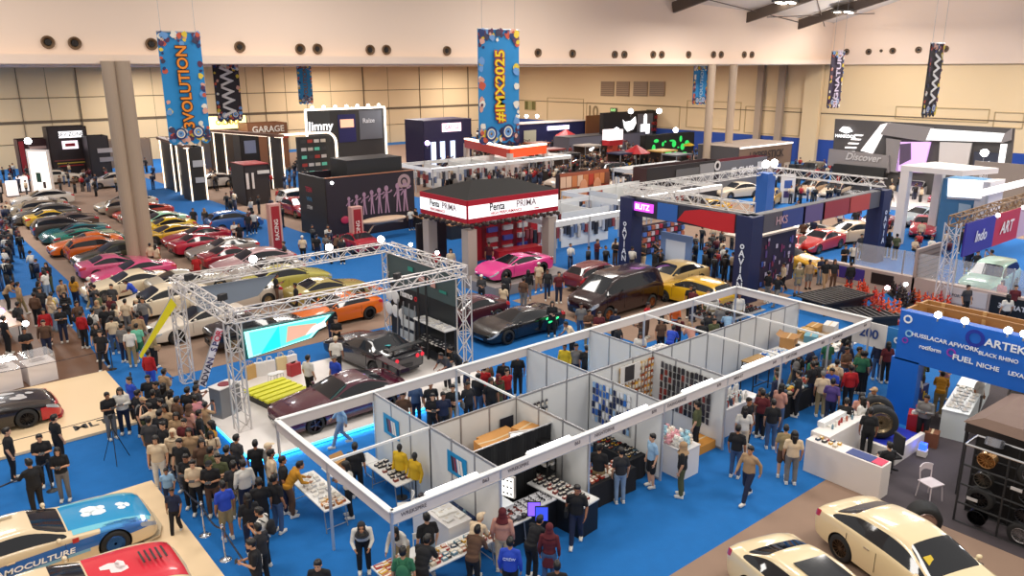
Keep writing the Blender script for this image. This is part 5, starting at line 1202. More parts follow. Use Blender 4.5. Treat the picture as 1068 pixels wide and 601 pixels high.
t = empty('light_box', (23.9,9.0,.35), R(10), 'small glowing blue cube at the plinth corner', 'lamp'); boxo('cube_body', (0,0,0), (.2,.2,.2), glow('#2a50ff', 3.), t); boxo('base', (0,0,-.2), (.26,.26,.2), M_RC, t)
t = empty('office_chair', G(926,490), R(150), 'black padded chair behind the reception counter', 'chair'); boxo('seat', (0,0,.48), (.5,.5,.09), M_BLACK, t, bevel=.03); boxo('backrest', (-.25,0,.85), (.08,.48,.6), M_BLACK, t, bevel=.03); mb = MB(); mb.tube((0,0,.05),(0,0,.44),.03); mb.build('stem', M_ALUD, t)
for k in range(5): q = MB(); q.bar((0,0,.07),(.28*math.cos(k*1.257),.28*math.sin(k*1.257),.04),.04); q.build('foot', M_BLACK, t)
t = chair((21.5,7.75,0), R(250), 'white curved back chair standing alone on the charcoal carpet', '#d8ccd0', 'cafe_chair'); t.scale = (1.15,1.15,1.15)
# wheel rack
rk = empty('wheel_rack', (20.9,4.25,0), R(-90), 'black tubular rack full of dark alloy wheels', 'rack')
L_, H_ = 5.2, 2.25
for x in [-L_/2+L_*k/5 for k in range(6)]:
    for y in (0,.75): q = MB(); q.tube((x,y,0),(x,y,H_),.03); q.build('upright', M_BLACK, rk)
for z in (.02,.58,1.12,1.68,H_):
    for y in (0,.75): q = MB(); q.tube((-L_/2,y,z),(L_/2,y,z),.03); q.build('rail', M_CHROME if z == H_ else M_BLACK, rk)
for x in (-L_/2,L_/2): q = MB(); q.tube((x,0,H_),(x,.75,H_),.03); q.build('rail', M_CHROME, rk)
boxo('rear_mesh', (0,.76,H_/2), (L_,.02,H_), hx('#141416'), rk)  # added plain sheet, stands in for the dark depth behind the wheels
rkM = Matrix.Translation(rk.location) @ Matrix.Rotation(R(-90),4,'Z')
rc = ['#b08454','#7a7b80','#5a5a60','#4a4a50','#3e3e42','#5c5a56','#45464a','#505054','#b8b4b4','#1c1c1e','#2e2e32','#34343a','#222226','#1c1c20','#2a2a2e','#1a1a1c','#b0acac','#28282c','#1e1e22','#3a3a3e']
pos_w = ['top row, first from the cafe chair','top row, second','top row, third','top row, fourth','top row, fifth','second row, first from the cafe chair','second row, second','second row, third','second row, fourth','second row, fifth','third row, first','third row, second','third row, third','third row, fourth','third row, fifth','floor row, first','floor row, second','floor row, third','floor row, fourth','floor row, fifth']
i = 0
for z in (1.98,1.42,.86,.32):
    for k in range(5):
        p = rkM @ Vector((-L_/2+L_*(k+.5)/5,.10,z)); 
        cl = {'#b08454':'bronze','#b8b4b4':'silver','#b0acac':'silver','#7a7b80':'grey','#505054':'grey'}.get(rc[i],'dark')
        big_wheel(p, R(8), R(-90), .33, cl+' alloy wheel on the black rack, '+pos_w[i], rc[i], kind=['multi','mesh','five','multi','mesh'][k], tyre=(i % 3 == 1)); i += 1
for k in range(5):
    p = rkM @ Vector((-L_/2+L_*(k+.5)/5,.42,H_+.10)); big_wheel(p, R(70), R(-90), .33, 'dark alloy wheel lying on top of the rack, '+('first from the cafe chair','second along','third along','fourth along','last along')[k], ['#9a9aa0','#3a3a3e','#6a6a70','#2c2c30','#44444a'][k], kind='mesh', tyre=False)
for k in range(6):
    t = boxo('price_card', (-L_/2+L_*(k+.4)/5*.9,-.06,[.82,1.52,.82,1.52,.82,1.52][k]), (.26,.02,.08), hx('#c8c4c4'), rk)
p0 = G(958,560); bw = big_wheel((19.7,7.15,.42), R(6), R(-50), .42, 'polished barrel wheel standing at the rack foot', '#b4a09c', kind='disc', name='wheel_barrel', w=1.6)
# brown umbrella roof beyond the rack
t = empty('canopy', (23.8,5.6,0), R(-2), 'dark stall under a flat brown fabric canopy beyond the wheel rack', 'canopy'); q = MB()
q.add([(-1.6,-1.8,2.25),(1.6,-1.8,2.25),(1.6,1.8,2.25),(-1.6,1.8,2.25),(-1.3,-1.4,2.42),(1.3,-1.4,2.42),(1.3,1.4,2.42),(-1.3,1.4,2.42)], [(0,1,5,4),(1,2,6,5),(2,3,7,6),(3,0,4,7),(4,5,6,7),(3,2,1,0)]); q.build('roof_cloth', mat('brown_cloth', lin('#6a5448'), .85, noise=(3,.1)), t)
for x in (-1.5,1.5):
    for y in (-1.7,1.7): q = MB(); q.tube((x,y,0),(x,y,2.25),.05); q.build('leg', M_BLACK, t)
boxo('valance', (0,0,2.1), (3.1,3.5,.25), hx('#2a2422'), t)
big_wheel((22.6,6.4,1.75), R(0), R(-90), .42, 'large knobbly tyre beneath the brown canopy', '#1e1e20', kind='five')
t = empty('red_cabinet', (25.0,9.75,.01), R(20), 'small red cabinet at the foot of the blue booth', 'cabinet'); boxo('carcass', (0,0,.45), (.55,.5,.9), hx('#a01a20'), t, bevel=.02); boxo('drawer', (0,-.26,.65), (.48,.03,.25), hx('#b82228'), t); boxo('handle', (0,-.29,.65), (.2,.03,.03), M_CHROME, t); boxo('label', (0,-.27,.35), (.3,.01,.15), hx('#e0c8c0'), t)
t = carton((24.85,9.15,.012), (.4,.4,.5), R(15), 'brown carton standing beside the small red cabinet', '#7a4a30')
# left stages: acrylic cases, posts and rope barriers
def case(c, d, a, label):
    t = empty('display_case', c, a, label, 'display case'); boxo('plinth', (0,0,d[2]*.35), (d[0],d[1],d[2]*.7), hx('#e4dcda'), t, bevel=.01); boxo('acrylic_cover', (0,0,d[2]*.85), (d[0],d[1],d[2]*.3), M_CLEAR, t)
    q = MB(); q.box((0,0,d[2]*.74),(.5,.2,.05)); q.ball((0,0,d[2]*.80),(.22,.08,.05)); q.build('model', hx('#c8c0c0'), t)
case(G(43,397)+Vector((0,.1,0)), (1.0,.95,1.15), R(8), 'white plinth case with a clear cover nearest the aisle'); case(G(4,405), (1.1,.95,1.15), R(8), 'white plinth case with a clear cover cut by the picture edge')
t = empty('table', (2.9,41.5,0), R(5), 'glossy cream display table with glaring lamps among the visitors', 'table'); boxo('table_top', (0,0,.8), (2.4,4.2,.06), hx('#e8c8b0',.2), t)
for sx_ in (-1,1):
    for sy in (-1,1): boxo('leg', (sx_*1.1,sy*2.0,.4), (.06,.06,.8), M_WHITE, t)
spot((3.7,41.0,1.2), 'lilac glowing lamp on the cream display table', .16, 8, col='#b070ff'); spot((3.6,39.6,1.1), 'white glowing lamp on the cream display table', .12, 12); spot((4.2,37.8,1.3), 'white lamp glowing beside the standing man in black', .14, 10)
def barrier_post(c, label, h=.95, col=M_CHROME):
    t = empty('barrier_post', c, 0, label, 'barrier post'); q = MB(); q.lathe([(.0001,0),(.16,0),(.15,.02),(.05,.05),(.022,.07),(.022,h-.06),(.04,h-.05),(.04,h-.02),(.025,h),(.0001,h)],16); q.build('pole', col, t, smooth=True)
    q = MB(); q.ball((0,0,h+.02),.035,8,6); q.build('finial', col, t); return t
def rope(a, b, label, sag=.28, r=.025, col='#1c2438'):
    a, b = Vector(a), Vector(b); q = MB(); n = 12; pts = [a.lerp(b,i/n)-Vector((0,0,sag*4*(i/n)*(1-i/n))) for i in range(n+1)]; q.path(pts, r, 6); tag(q.build('rope', hx(col), None, smooth=True), label, 'rope')
bp = [G(152,508), G(196,551), G(214,573)]
bpz = [Vector((5.3,22.4,0)), Vector((5.22,19.0,0)), Vector((5.25,17.6,0))]
bl = ['by the platform corner','in the middle of the platform edge','nearest the man in the blue shirt']
for p, l in zip(bpz, bl): barrier_post(p, 'chrome barrier post '+l)
rope(bpz[0]+Vector((0,0,.9)), bpz[1]+Vector((0,0,.9)), 'dark rope from the corner post along the cream platform'); rope(bpz[1]+Vector((0,0,.9)), bpz[2]+Vector((0,0,.9)), 'short dark rope between two chrome posts', .2); rope(bpz[2]+Vector((0,0,.9)), Vector((5.3,13.6,.85)), 'dark rope running down past the red and white car')
for (x, y, l) in ((6.4,33.3,'at the platform corner by the plinth case'),(6.3,29.9,'along the black race car platform')): barrier_post((x,y,0), 'slim black belt post '+l, .9, M_BLACK)
rope((6.4,33.3,.85),(2.0,33.3,.85),'thin dark belt behind the plinth cases',.03,.012); rope((6.3,29.9,.6),(6.2,27.0,.6),'thin dark belt along the race car platform',.03,.012); rope((-1,26.9,.7),(6.2,27.0,.7),'long thin dark belt in front of the black race car',.05,.012)
barrier_post((2.6,24.1,0), 'black belt post in the blue aisle by the man in black', .95, M_BLACK); rope((2.6,24.1,.9),(-.5,23.6,.9),'dark belt hanging from the aisle post',.25)
t = empty('tripod', G(122,481), 0, 'thin black camera tripod in front of the man in grey trousers', 'tripod'); q = MB(); q.tube((0,0,1.1),(0,0,1.45),.02); q.box((0,0,1.5),(.12,.1,.12)); q.build('head', M_BLACK, t)
for k in range(3): q = MB(); q.tube((0,0,1.15),(.42*math.cos(k*2.09+.3),.42*math.sin(k*2.09+.3),0),.012); q.build('leg', M_BLACK, t)
t = empty('barrier_rail', (1.2,36.2,0), R(0), 'white low barrier with a red top rail by the cream table', 'barrier'); boxo('top_rail', (0,0,.8), (2.2,.06,.08), hx('#b8502c'), t)
for x in (-1,0,1): boxo('upright', (x,0,.4), (.06,.06,.78), M_WHITE, t)
# ---------------------------------------------------------------- middle and far stands
SOLID = []
def fb(px0, px1, pybase, h, label, col, facing='Y', depth=2.5, name='exhibition_booth', side=None, frame=None, topc=None, cat='booth'):
    """box stand whose front foot runs between two view columns on one wall line"""
    a = G(px0, pybase)
    if facing == 'Y': b = onY(px1, pybase, a.y); L = b.x-a.x; t = empty(name, ((a.x+b.x)/2, a.y, 0), 0, label, cat)
    else: b = onX(px1, pybase, a.x); L = a.y-b.y; t = empty(name, (a.x, (a.y+b.y)/2, 0), -PI/2, label, cat)
    SOLID.append((t.location.x, t.location.y, t.rotation_euler.z, L/2+.3, depth+.3))
    boxo('front_wall', (0,.05,h/2), (L,.1,h), hx(col), t); boxo('side_wall', (-L/2,depth/2,h/2), (.1,depth,h), hx(side or col), t); boxo('side_wall', (L/2,depth/2,h/2), (.1,depth,h), hx(side or col), t); boxo('rear_wall', (0,depth,h/2), (L,.1,h), hx(side or col), t)
    if topc: boxo('roof_panel', (0,depth/2,h), (L+.1,depth+.1,.08), hx(topc), t)
    if frame:
        mb = MB(); y = -.05
        for p, q in (((-L/2,y,0),(-L/2,y,h)),((L/2,y,0),(L/2,y,h)),((-L/2,y,h),(L/2,y,h))): mb.bar(p, q, .22)
        mb.build('edge_light', frame, t)
    return t, L
EL = glow('#ffe9cf', 2.2)
# rear left red and black stand with white sign
t, L = fb(57,97,186,5.6,'tall black stand wall with a white lit name sign by the red curtains','#2a2022'); onb(t,.3,4.75,L*.62,.7,'#fff',-.12,'sign_box',glow('#ffffff',1.4)); tx(t,'SEV ZONE',.62,.3,4.75,'#3a3038',-.16,sx=.9); onb(t,.1,3.6,1.6,.9,'#fff',-.12,'emblem_box',glow('#f4e0ec',1.2)); onb(t,.1,3.6,1.0,.35,'#a01828',-.15)
for k, c in enumerate(('#7a4040','#c8b040','#b03030')): onb(t,0,1.9-.3*k,3.4-k*.5,.12,c,-.12)
t, L = fb(25,60,187,4.3,'stand with red curtains and a dark wall at the rear','#3a1a1c'); 
for s in (-1,1): onb(t,s*L*.42,2.1,L*.14,4.1,'#96202a',-.2,'curtain',d=.2)
onb(t,.2,3.4,L*.5,.3,'#c8a8a0',-.14); onb(t,-.3,2.6,1.6,.25,'#8a6a64',-.14)
t, L = fb(97,118,186,4.6,'dark board with pale tyre prints behind the double column','#241e20'); onb(t,.6,3.0,1.6,.5,'#a8a0a0',-.12); onb(t,.6,2.0,1.4,.5,'#8c8688',-.12)
t = board(G(47,207), 2.4, 4.6, R(-50), 'brightly lit white slanted display kiosk at the end of the parked rows', '#e8ddd4', frame=None); onb(t,0,2.4,1.9,4.0,'#fff',-.09,'lit_panel',glow('#fff6ea',1.1)); onb(t,-.2,2.0,.5,.9,'#2c4a3a',-.12); onb(t,.3,1.3,.3,.6,'#40302c',-.12)
spot(G(38,200)+Vector((0,0,5.0)),'dazzling lamp on top of the lit white kiosk',.35,20)
for px, py, l in ((14,205,'white lit plinth at the end of the aisle, nearer'),(25,200,'white lit plinth at the end of the aisle, further')):
    t = empty('plinth', G(px,py), 0, l, 'plinth'); boxo('plinth_body', (0,0,.75), (.9,.7,1.5), glow('#f2ecec', .7), t); boxo('base', (0,0,.05), (1.1,.9,.1), M_BLACK, t)
# black portals with glowing edges
def slab(px0, px1, py, h, label, facing='X', edge=True, logo=None, col='#262220', d=.5):
    t, L = fb(px0, px1, py, h, label, col, facing, d, 'light_portal', cat='portal')
    if edge:
        mb = MB()
        for s in (-1,1): mb.bar((s*L/2,-.06,0),(s*L/2,-.06,h),.10)
        mb.build('edge_light', EL, t)
    if logo: 
        for (x,z,w_,h_,c) in logo: onb(t,x,z,w_,h_,c,-.1)
    return t
slab(173,184,196,5.0,'black portal panel with glowing edges, first beside the blue aisle',d=.3)
slab(190,196,203,5.0,'black portal panel with glowing edges, second beside the blue aisle',d=.3,logo=[(0,2.6,.5,1.2,'#c8c0b8')])
slab(201,217,210,4.9,'wide black portal box with round silver logos','Y',logo=[(.2,3.4,1.1,.6,'#a8a8ac'),(.2,1.9,.9,.5,'#a8a8ac')],d=2.2)
slab(227,238,187,5.2,'black portal panel with glowing edges beneath the yellow lit fascia','Y',d=.4)
slab(254,273,186,4.9,'dark portal box with a pale blue round logo','Y',edge=False,logo=[(0,3.4,1.3,1.4,'#8a94b0')],d=2.)
slab(285,298,197,5.2,'black portal panel with glowing edges nearest the curved white frame','Y',d=.4)
t, L = fb(258,283,215,3.6,'small dark kiosk with a dark red roof in the crowd','#2a2426','Y',3.0,topc='#7a1e24'); onb(t,.6,2.9,1.1,.3,'#c8c4c0',-.1); onb(t,-.9,2.2,.25,1.4,'#d8d0cc',-.1); onb(t,-.4,2.2,.2,1.4,'#d8d0cc',-.1)
mb = MB(); 
for p, q in (((174,150),(199,158)),): pass
a = G(173,196)+Vector((0,0,5.1)); b = G(201,210)+Vector((0,0,5.0)); c = G(227,187)+Vector((0,0,5.3)); d = G(298,197)+Vector((0,0,5.3))
for p, q, l in ((a,b,'long dark roof beam with lit underside over the first portal panels'),(c,d,'long lit roof beam over the portals beside the curved frame')):
    t = empty('portal_canopy', p, 0, l, 'beam'); q_ = MB(); q_.bar((0,0,0), q-p, .7, .25); q_.build('beam_body', hx('#6a4a3c'), t); q_ = MB(); q_.bar((0,0,-.16), q-p-Vector((0,0,.16)), .4, .06); q_.build('edge_light', EL, t)
t, L = fb(222,262,178,6.5,'stand with a glowing yellow white fascia above the black portals','#4a4038','Y',3.); onb(t,0,5.6,L*.95,1.5,'#fff',-.14,'lit_fascia',glow('#fff0a0',1.7)); tx(t,'OILMAX',.8,0,5.6,'#c8a83c',-.2)
spot(G(190,200)+Vector((0,0,5.5)),'dazzling lamp above the black portal panels',.3,20)
t, L = fb(263,303,180,5.6,'stand with a brown fascia and small white letters behind the portals','#8a5a3c','Y',3.); tx(t,'GARAGE',1.0,0,4.9,'#efe6d8',-.12); onb(t,L*.36,4.0,L*.3,.5,'#b83a20',-.12)
# curved white light frame and backdrop
t = empty('archway', G(322,184), 0, 'curved white glowing frame around dark shelves of wheels', 'frame')
a, b = G(296,190), G(352,190); a2 = onY(290,188,a.y); b2 = onY(353,188,a.y); W_ = b2.x-a2.x; t.location = ((a2.x+b2.x)/2,a.y,0); q = MB(); h = 5.0
pts = [(-W_/2,0,h),(W_/2-1.2,0,h)]+[(W_/2-1.2+1.2*math.sin(i*PI/12),0,h-1.2+1.2*math.cos(i*PI/12)) for i in range(1,7)]+[(W_/2,0,0)]
for p, q2 in zip(pts, pts[1:]): q.bar(p, q2, .22)
q.bar((-W_/2,0,h),(-W_/2,0,0),.2); q.build('light_strip', EL, t); boxo('rear_board', (W_*.15,.6,2.3), (W_*.55,.2,4.6), hx('#2c2c2a'), t)
for k in range(4):
    for j in range(5): onb(t,-W_*.02+k*W_*.11,.7+.85*j,.6,.35,['#c8c0b0','#a83a30','#6ad0b0','#d0c8c0','#3a3a3a'][(k*2+j) % 5],.45,'shelf_goods')
a = G(322,176); b = onY(403,176,a.y); W_ = b.x-a.x
t = empty('led_wall', ((a.x+b.x)/2,a.y,0), 0, 'large grey backdrop screen with a glowing white border and lamps on top', 'screen'); h = 7.0
boxo('panel', (0,0,h/2), (W_,.3,h), hx('#3c3c3e'), t); onb(t,-W_*.34,4.9,W_*.26,3.6,'#4a4e50',-.18); onb(t,.0,4.6,W_*.22,3.4,'#2a2a68',-.18); onb(t,0,5.2,W_*.17,1.0,'#e8a890',-.22,m=glow('#f0b898',.9)); onb(t,W_*.31,4.9,W_*.30,3.6,'#6a6e78',-.18); tx(t,'Jimny',1.5,-W_*.33,5.0,'#f0f0f0',-.24,m=glow('#ffffff',1.2)); tx(t,'Raize',.8,W_*.28,5.4,'#d8dce4',-.24)
q = MB(); 
for p, q2 in (((-W_/2,-.2,0),(-W_/2,-.2,h)),((W_/2,-.2,0),(W_/2,-.2,h)),((-W_/2,-.2,h),(W_/2,-.2,h))): q.bar(p, q2, .22)
q.build('lit_border', glow('#fff4e4', 2.2), t)
for k in range(7): q = MB(); q.ball((-W_*.42+W_*.14*k,-.3,h+.25),.22,8,6); q.build('border_lamp', glow('#fff8ee', 9), t)
# navy stand, orange white portal
t, L = fb(443,492,178,5.8,'navy blue stand with a glowing pink white sign','#24204a','Y',4.,topc='#5a5470'); onb(t,.5,4.9,2.8,1.0,'#fff',-.12,'sign_box',glow('#ffd8e4',1.8)); tx(t,'CASTLE',.6,.5,4.9,'#c05a70',-.16)
for x in (-2.2,-.9,.6): onb(t,x,1.9,.7,2.8,'#fff',-.12,'lit_niche',glow('#cfe0ff',1.2))
spot(G(447,188)+Vector((0,0,4.0)),'violet white lamp beside the navy stand',.3,12,col='#c8a0ff')
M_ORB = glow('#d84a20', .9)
t = empty('archway', (0,0,0), 0, 'orange and white arched portal near the big blue banner', 'frame'); pa = [G(487,178),G(532,192),G(568,186)]; t.location = pa[1]
for i, (p, q2) in enumerate(((pa[0],pa[1]),(pa[1],pa[2]))):
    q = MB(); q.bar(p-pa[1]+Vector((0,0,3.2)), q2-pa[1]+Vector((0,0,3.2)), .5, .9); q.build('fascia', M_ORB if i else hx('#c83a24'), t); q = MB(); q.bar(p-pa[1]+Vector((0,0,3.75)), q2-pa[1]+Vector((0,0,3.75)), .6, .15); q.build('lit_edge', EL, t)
q = MB(); q.bar((pa[0]+pa[1])*.5-pa[1]+Vector((0,-.3,3.2)), (pa[0]*.2+pa[1]*.8)-pa[1]+Vector((0,-.3,3.2)), .1, .8); q.build('white_band', M_WHITE, t)
for p in pa: boxo('leg', p-pa[1]+Vector((0,0,1.6)), (.5,.5,3.2), hx('#d8ccc4'), t)
# white stall rows behind the tarpaulin booth
def small_shell(px, py, nx, ny, label, z=2.6, lit=True, col=None):
    g = G(px, py); t = empty('exhibition_booth', g, 0, label, 'booth'); Lx, Ly = nx*3, ny*3
    for x in range(nx+1):
        for y in range(ny+1):
            if x in (0,nx) or y in (0,ny): boxo('post', (3*x,3*y,z/2), (.08,.08,z), M_ALU, t)
    for nm, c, d in (('fascia',(Lx/2,0,z-.15),(Lx,.08,.34)),('fascia',(Lx/2,Ly,z-.15),(Lx,.08,.34)),('fascia',(0,Ly/2,z-.15),(.08,Ly,.34)),('fascia',(Lx,Ly/2,z-.15),(.08,Ly,.34))): boxo(nm, c, d, col or M_WHITE, t)
    sr = random.Random(px)
    for y in range(1,ny+1):
        boxo('partition', (Lx*.62,3*y-.05,z/2-.1), (Lx*.5,.05,z-.2), M_PANEL, t)
        for k in range(int(Lx*3)): boxo('hanging_goods', (Lx*(k+.5)/int(Lx*3),3*y-.2,sr.uniform(.9,1.6)), (.24,.16,sr.uniform(.5,.9)), hx(sr.choice(['#d8d4d0','#3a3c48','#b8bcc4','#6a7a98','#8a3a3c','#2a2a30','#c8c0b8'])), t)
    for x in range(1,nx): boxo('partition', (3*x,Ly*.75,z/2-.1), (.05,Ly*.5,z-.2), M_PANEL, t)
    if lit:
        q = MB(); q.box((Lx/2,.12,z+.03),(Lx,.12,.04)); q.build('tube_light', glow('#ffffff', 3.), t)
    return t
small_shell(578,275,3,2,'white shell stall row with clothes, nearest the tarpaulin booth')
small_shell(645,247,4,2,'white shell stall row behind the clothes stalls'); small_shell(452,205,6,2,'white shell stall row behind the tarpaulin roof')
small_shell(690,212,3,2,'white shell stall beyond the long truss')
t = board(G(690,262)+Vector((0,0,0)), 4.2, 2.0, 0, 'wall of small colourful cartons beside the blue portal', '#4a3c44'); 
for i in range(11):
    for j in range(5): onb(t,-1.9+.38*i,.25+.38*j,.3,.26,['#b83040','#5a7ac0','#d8c8c8','#3c3a4a','#c06a4a'][(i*3+j*2) % 5],-.12,'stacked_carton',d=.15)
t = board(G(657,272), 1.6, 2.3, 0, 'pale blue price board between the stalls', '#5a90b8', name='information_board', cat='board')
for k in range(7): onb(t,0,.3+.28*k,1.3,.10,'#dce8f0')
t, L = fb(583,634,225,3.4,'orange and brown graffiti wall of comic panels','#a0543a','Y',.4,side='#3a2420')
gr = random.Random(5)
for i in range(9):
    for j in range(3): onb(t,-L/2+L*(i+.5)/9,.6+1.05*j,L/10,.9,gr.choice(['#c87a4a','#b8402c','#d8a878','#7a4a3a','#8a9a6a','#e0b89a']),-.1)
for k, (px, py, dx) in enumerate(((612,218,0),(598,214,0))): q = MB(); q.ball((-L*.05+k*L*.28,-.15,1.9),(.5,.05,.9)); q.build('painted_face', hx('#d0906c'), t)
# rear signs
t, L = fb(629,701,160,5.6,'black sign board at the rear with a white winged logo and a white tower logo','#1c1a1e','Y',.8); h = 5.6
q = MB(); w_ = glow('#ffffff', 1.6)
q.add([(-3.9,-.1,4.6),(-3.4,-.1,4.2),(-2.2,-.1,4.3),(-1.2,-.1,4.9),(-1.0,-.1,3.9),(-1.6,-.1,3.1),(-2.8,-.1,2.8),(-3.5,-.1,3.4)],[(0,1,7),(1,2,6,7),(2,3,4,5),(2,5,6)]); q.build('winged_logo', w_, t)
q = MB(); q.box((1.0,-.1,3.0),(2.0,.02,1.4)); q.box((1.0,-.1,4.0),(.7,.02,1.2)); q.ball((1.0,-.1,4.8),(.35,.03,.4)); q.build('tower_logo', w_, t); onb(t,1.0,3.4,3.4,3.6,'#6a6a70',-.06); 
for k in range(3): tx(t,['MINI','MODELS','RACING'][k],.7,3.7,4.6-.9*k,'#b02a30',-.12)
for px, l in ((653,'round lamp over the winged logo'),(682,'round lamp between the tower logo and the red words'),(639,'low round lamp below the winged logo'),(700,'round lamp over the green graffiti wall')): spot(G(px,160)+Vector((0,-.6,5.9 if px in (653,682) else 3.3)), l, .4, 12)
t, L = fb(611,708,152,4.6,'brown timber wall behind the black sign board','#8a5a34','Y',.15)
t, L = fb(672,722,176,3.9,'black wall with bright green graffiti shapes','#131512','Y',.8); q = MB()
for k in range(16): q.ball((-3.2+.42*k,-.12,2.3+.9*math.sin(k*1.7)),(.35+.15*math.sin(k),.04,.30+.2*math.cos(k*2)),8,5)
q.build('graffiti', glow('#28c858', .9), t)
t, L = fb(536,612,158,3.8,'rear stand with a dark blue front and a white lit name panel','#262c5c','Y',4.,topc='#c8bcb8'); onb(t,1.2,3.0,L*.3,.6,'#fff',-.12,'lit_name',glow('#e8e0ff',2.2)); onb(t,-L*.3,1.6,L*.16,2.6,'#c8ccb8',-.12)
for px in (540,549,560): spot(G(px,160)+Vector((0,0,5.2)), 'round lamp on the rear blue stand, %s' % {540:'first of a row of three',549:'middle of a row of three',560:'last of a row of three'}[px], .28, 10)
t, L = fb(593,672,164,2.6,'grey meshed rear stand under the black sign board','#6a6a78','Y',3.,topc='#3a3a40')
for px, py, l in ((638,178,'red and white pennant tower in the rear crowd'),): 
    t = empty('sign_tower', G(px,py), 0, l, 'tower'); boxo('shaft', (0,0,1.6), (.9,.9,3.2), hx('#b0402c'), t); boxo('sign_box', (0,0,4.2), (2.2,1.2,1.2), glow('#f0e4e4',1.1), t); boxo('red_band', (0,0,3.3), (2.2,1.2,.6), hx('#b81e28'), t)
for px, py, c, l in ((663,180,'#b81e28','red umbrella roof in the rear crowd'),(710,170,'#c8a428','yellow umbrella roof in the rear crowd'),(590,158,'#b81e28','red tent roof by the rear blue stand')):
    t = empty('parasol', G(px,py), 0, l, 'parasol'); q = MB(); q.lathe([(.0001,3.2),(1.6,2.3),(1.6,2.25),(.0001,3.1)],12); q.build('canopy', hx(c), t); q = MB(); q.tube((0,0,0),(0,0,3.1),.05); q.build('pole', M_ALU, t)
# dark printed boards right of centre
t, L = fb(673,746,222,3.7,'long black board printed with grey cars','#221e20','Y',1.5,side='#3a2426'); onb(t,L*.05,2.4,L*.34,1.8,'#5c5c5e'); onb(t,L*.32,2.5,L*.22,2.0,'#88888a'); onb(t,-L*.36,1.2,.9,.9,'#c8c0c0'); q = MB(); q.lathe([(.25,0),(.45,0),(.45,.03),(.25,.03)],18,M=Matrix.Translation((L*.47,-.1,3.2)) @ RX); q.build('round_logo', hx('#d0ccca'), t)
t, L = fb(747,797,208,3.4,'grey board with pale wheel brand lettering','#66666c','Y',1.5,side='#6a2a34'); tx(t,'(F) CLASS',.85,-.3,2.4,'#e8e6ea',-.1); onb(t,L*.33,2.6,.8,.8,'#c8c8cc')
a = G(768,186)
t, L = fb(768,822,196,4.0,'tan panelled booth with dark letters below the blue wall','#7a6250','Y',5.,side='#4a4648',topc='#a8988c'); tx(t,'HYPERSTICK',1.1,0,3.0,'#2c2220',-.12); 
for k in range(6): onb(t,-L/2+L*(k+.5)/6,1.2,L/9,1.4,['#c8b8a8','#4a5a8a','#b0a090'][k % 3])
onb(t,0,3.95,L,.16,'#fff',-.1,'lit_edge',glow('#f4ece4',1.6))
t = board(G(820,212), 1.3, 2.6, R(-35), 'white board with blue round marks beside the tan booth', '#e0dcd8', name='information_board', cat='board'); onb(t,0,1.7,.7,.7,'#3a5aa0'); onb(t,0,.8,.7,.6,'#5a4a7a')
for px, l in ((824,'tall black loudspeaker column beside the grilled aisle, first'),(829,'tall black loudspeaker column beside the grilled aisle, second')):
    t = empty('loudspeaker', G(px,205), 0, l, 'loudspeaker'); boxo('cabinet', (0,0,1.5), (.6,.5,3.), M_BLACK, t); boxo('grille', (0,-.27,1.5), (.5,.04,2.8), hx('#2c2c2e'), t)
# big stage at the right wall
a = G(868,205); 
t = empty('main_stage', (a.x+6,a.y,0), 0, 'huge white and charcoal stage backdrop at the hall corner', 'stage')
XS = a.x+6
def SX(px, py): p = onX(px, py, XS); return p.y-a.y, p.z
def spanel(name, pts, m, off=0., th=.25):
    P_ = [SX(*p) for p in pts]; q = MB(); vs = [(-off,y,z) for y, z in P_]+[(-off+th,y,z) for y, z in P_]; n = len(P_)
    q.add(vs, [tuple(range(n)), tuple(range(2*n-1,n-1,-1))]+[(i,(i+1) % n,n+(i+1) % n,n+i) for i in range(n)]); return q.build(name, m, t)
C1, C2, C3 = hx('#4c4848'), hx('#8a8484'), hx('#d4cecb')
spanel('backdrop_panel', [(871,124),(1058,134),(1048,226),(866,196)], C1)
spanel('lit_stripe', [(920,130),(928,128),(911,160),(899,157)], glow('#f0ecea',1.0), .3); 
spanel('header_band', [(928,128),(975,133),(970,148),(920,140)], C2, .4); spanel('header_band', [(973,134),(1050,139),(1046,148),(968,146)], glow('#dcdcdc',.8), .5)
spanel('header_band', [(1050,139),(1057,134),(1056,146),(1046,149)], C2, .45)
spanel('violet_screen', [(941,148),(972,148),(964,180),(936,178)], glow('#c8a0d8',1.0), .35); spanel('dark_screen_shape', [(941,150),(952,149),(952,166),(940,172)], hx('#5a4a64'), .45); spanel('grey_panel', [(926,144),(941,146),(938,180),(926,178)], C2, .35)
spanel('white_panel', [(982,148),(1015,149),(1010,178),(980,176)], C3, .35); spanel('white_panel', [(1046,150),(1052,150),(1043,205),(1038,205)], glow('#f4f0ee',1.1), .5); spanel('navy_panel', [(1018,158),(1047,160),(1040,200),(1015,195)], hx('#3a3e4e'), .4)
spanel('plinth_wall', [(868,155),(930,162),(930,180),(866,172)], C2, .6); spanel('black_bench', [(875,170),(928,175),(926,186),(873,181)], hx('#262626'), 1.0, .6)
spanel('lit_logo', [(877,136),(881,132),(887,133),(890,137),(884,139)], glow('#ffffff',1.8), .35); spanel('lit_logo', [(1028,172),(1033,168),(1040,170),(1042,174),(1034,176)], glow('#ffffff',1.6), .5)
for k in range(5):
    x = 893-k*3.2; y = 140+k*4.3; spanel('light_slat', [(x,y),(x+8+k,y+.6),(x+7+k,y+2),(x-1,y+1.4)], glow('#f4efec',1.), .3)
yl, zl = SX(884,142); text('HANKOOK', .42, glow('#ffffff',1.6), t, (-.4,yl,zl), FX)
yl, zl = SX(903,164); text('Discover', .95, hx('#c8c4c4'), t, (-.7,yl,zl), FX, shear=.3)
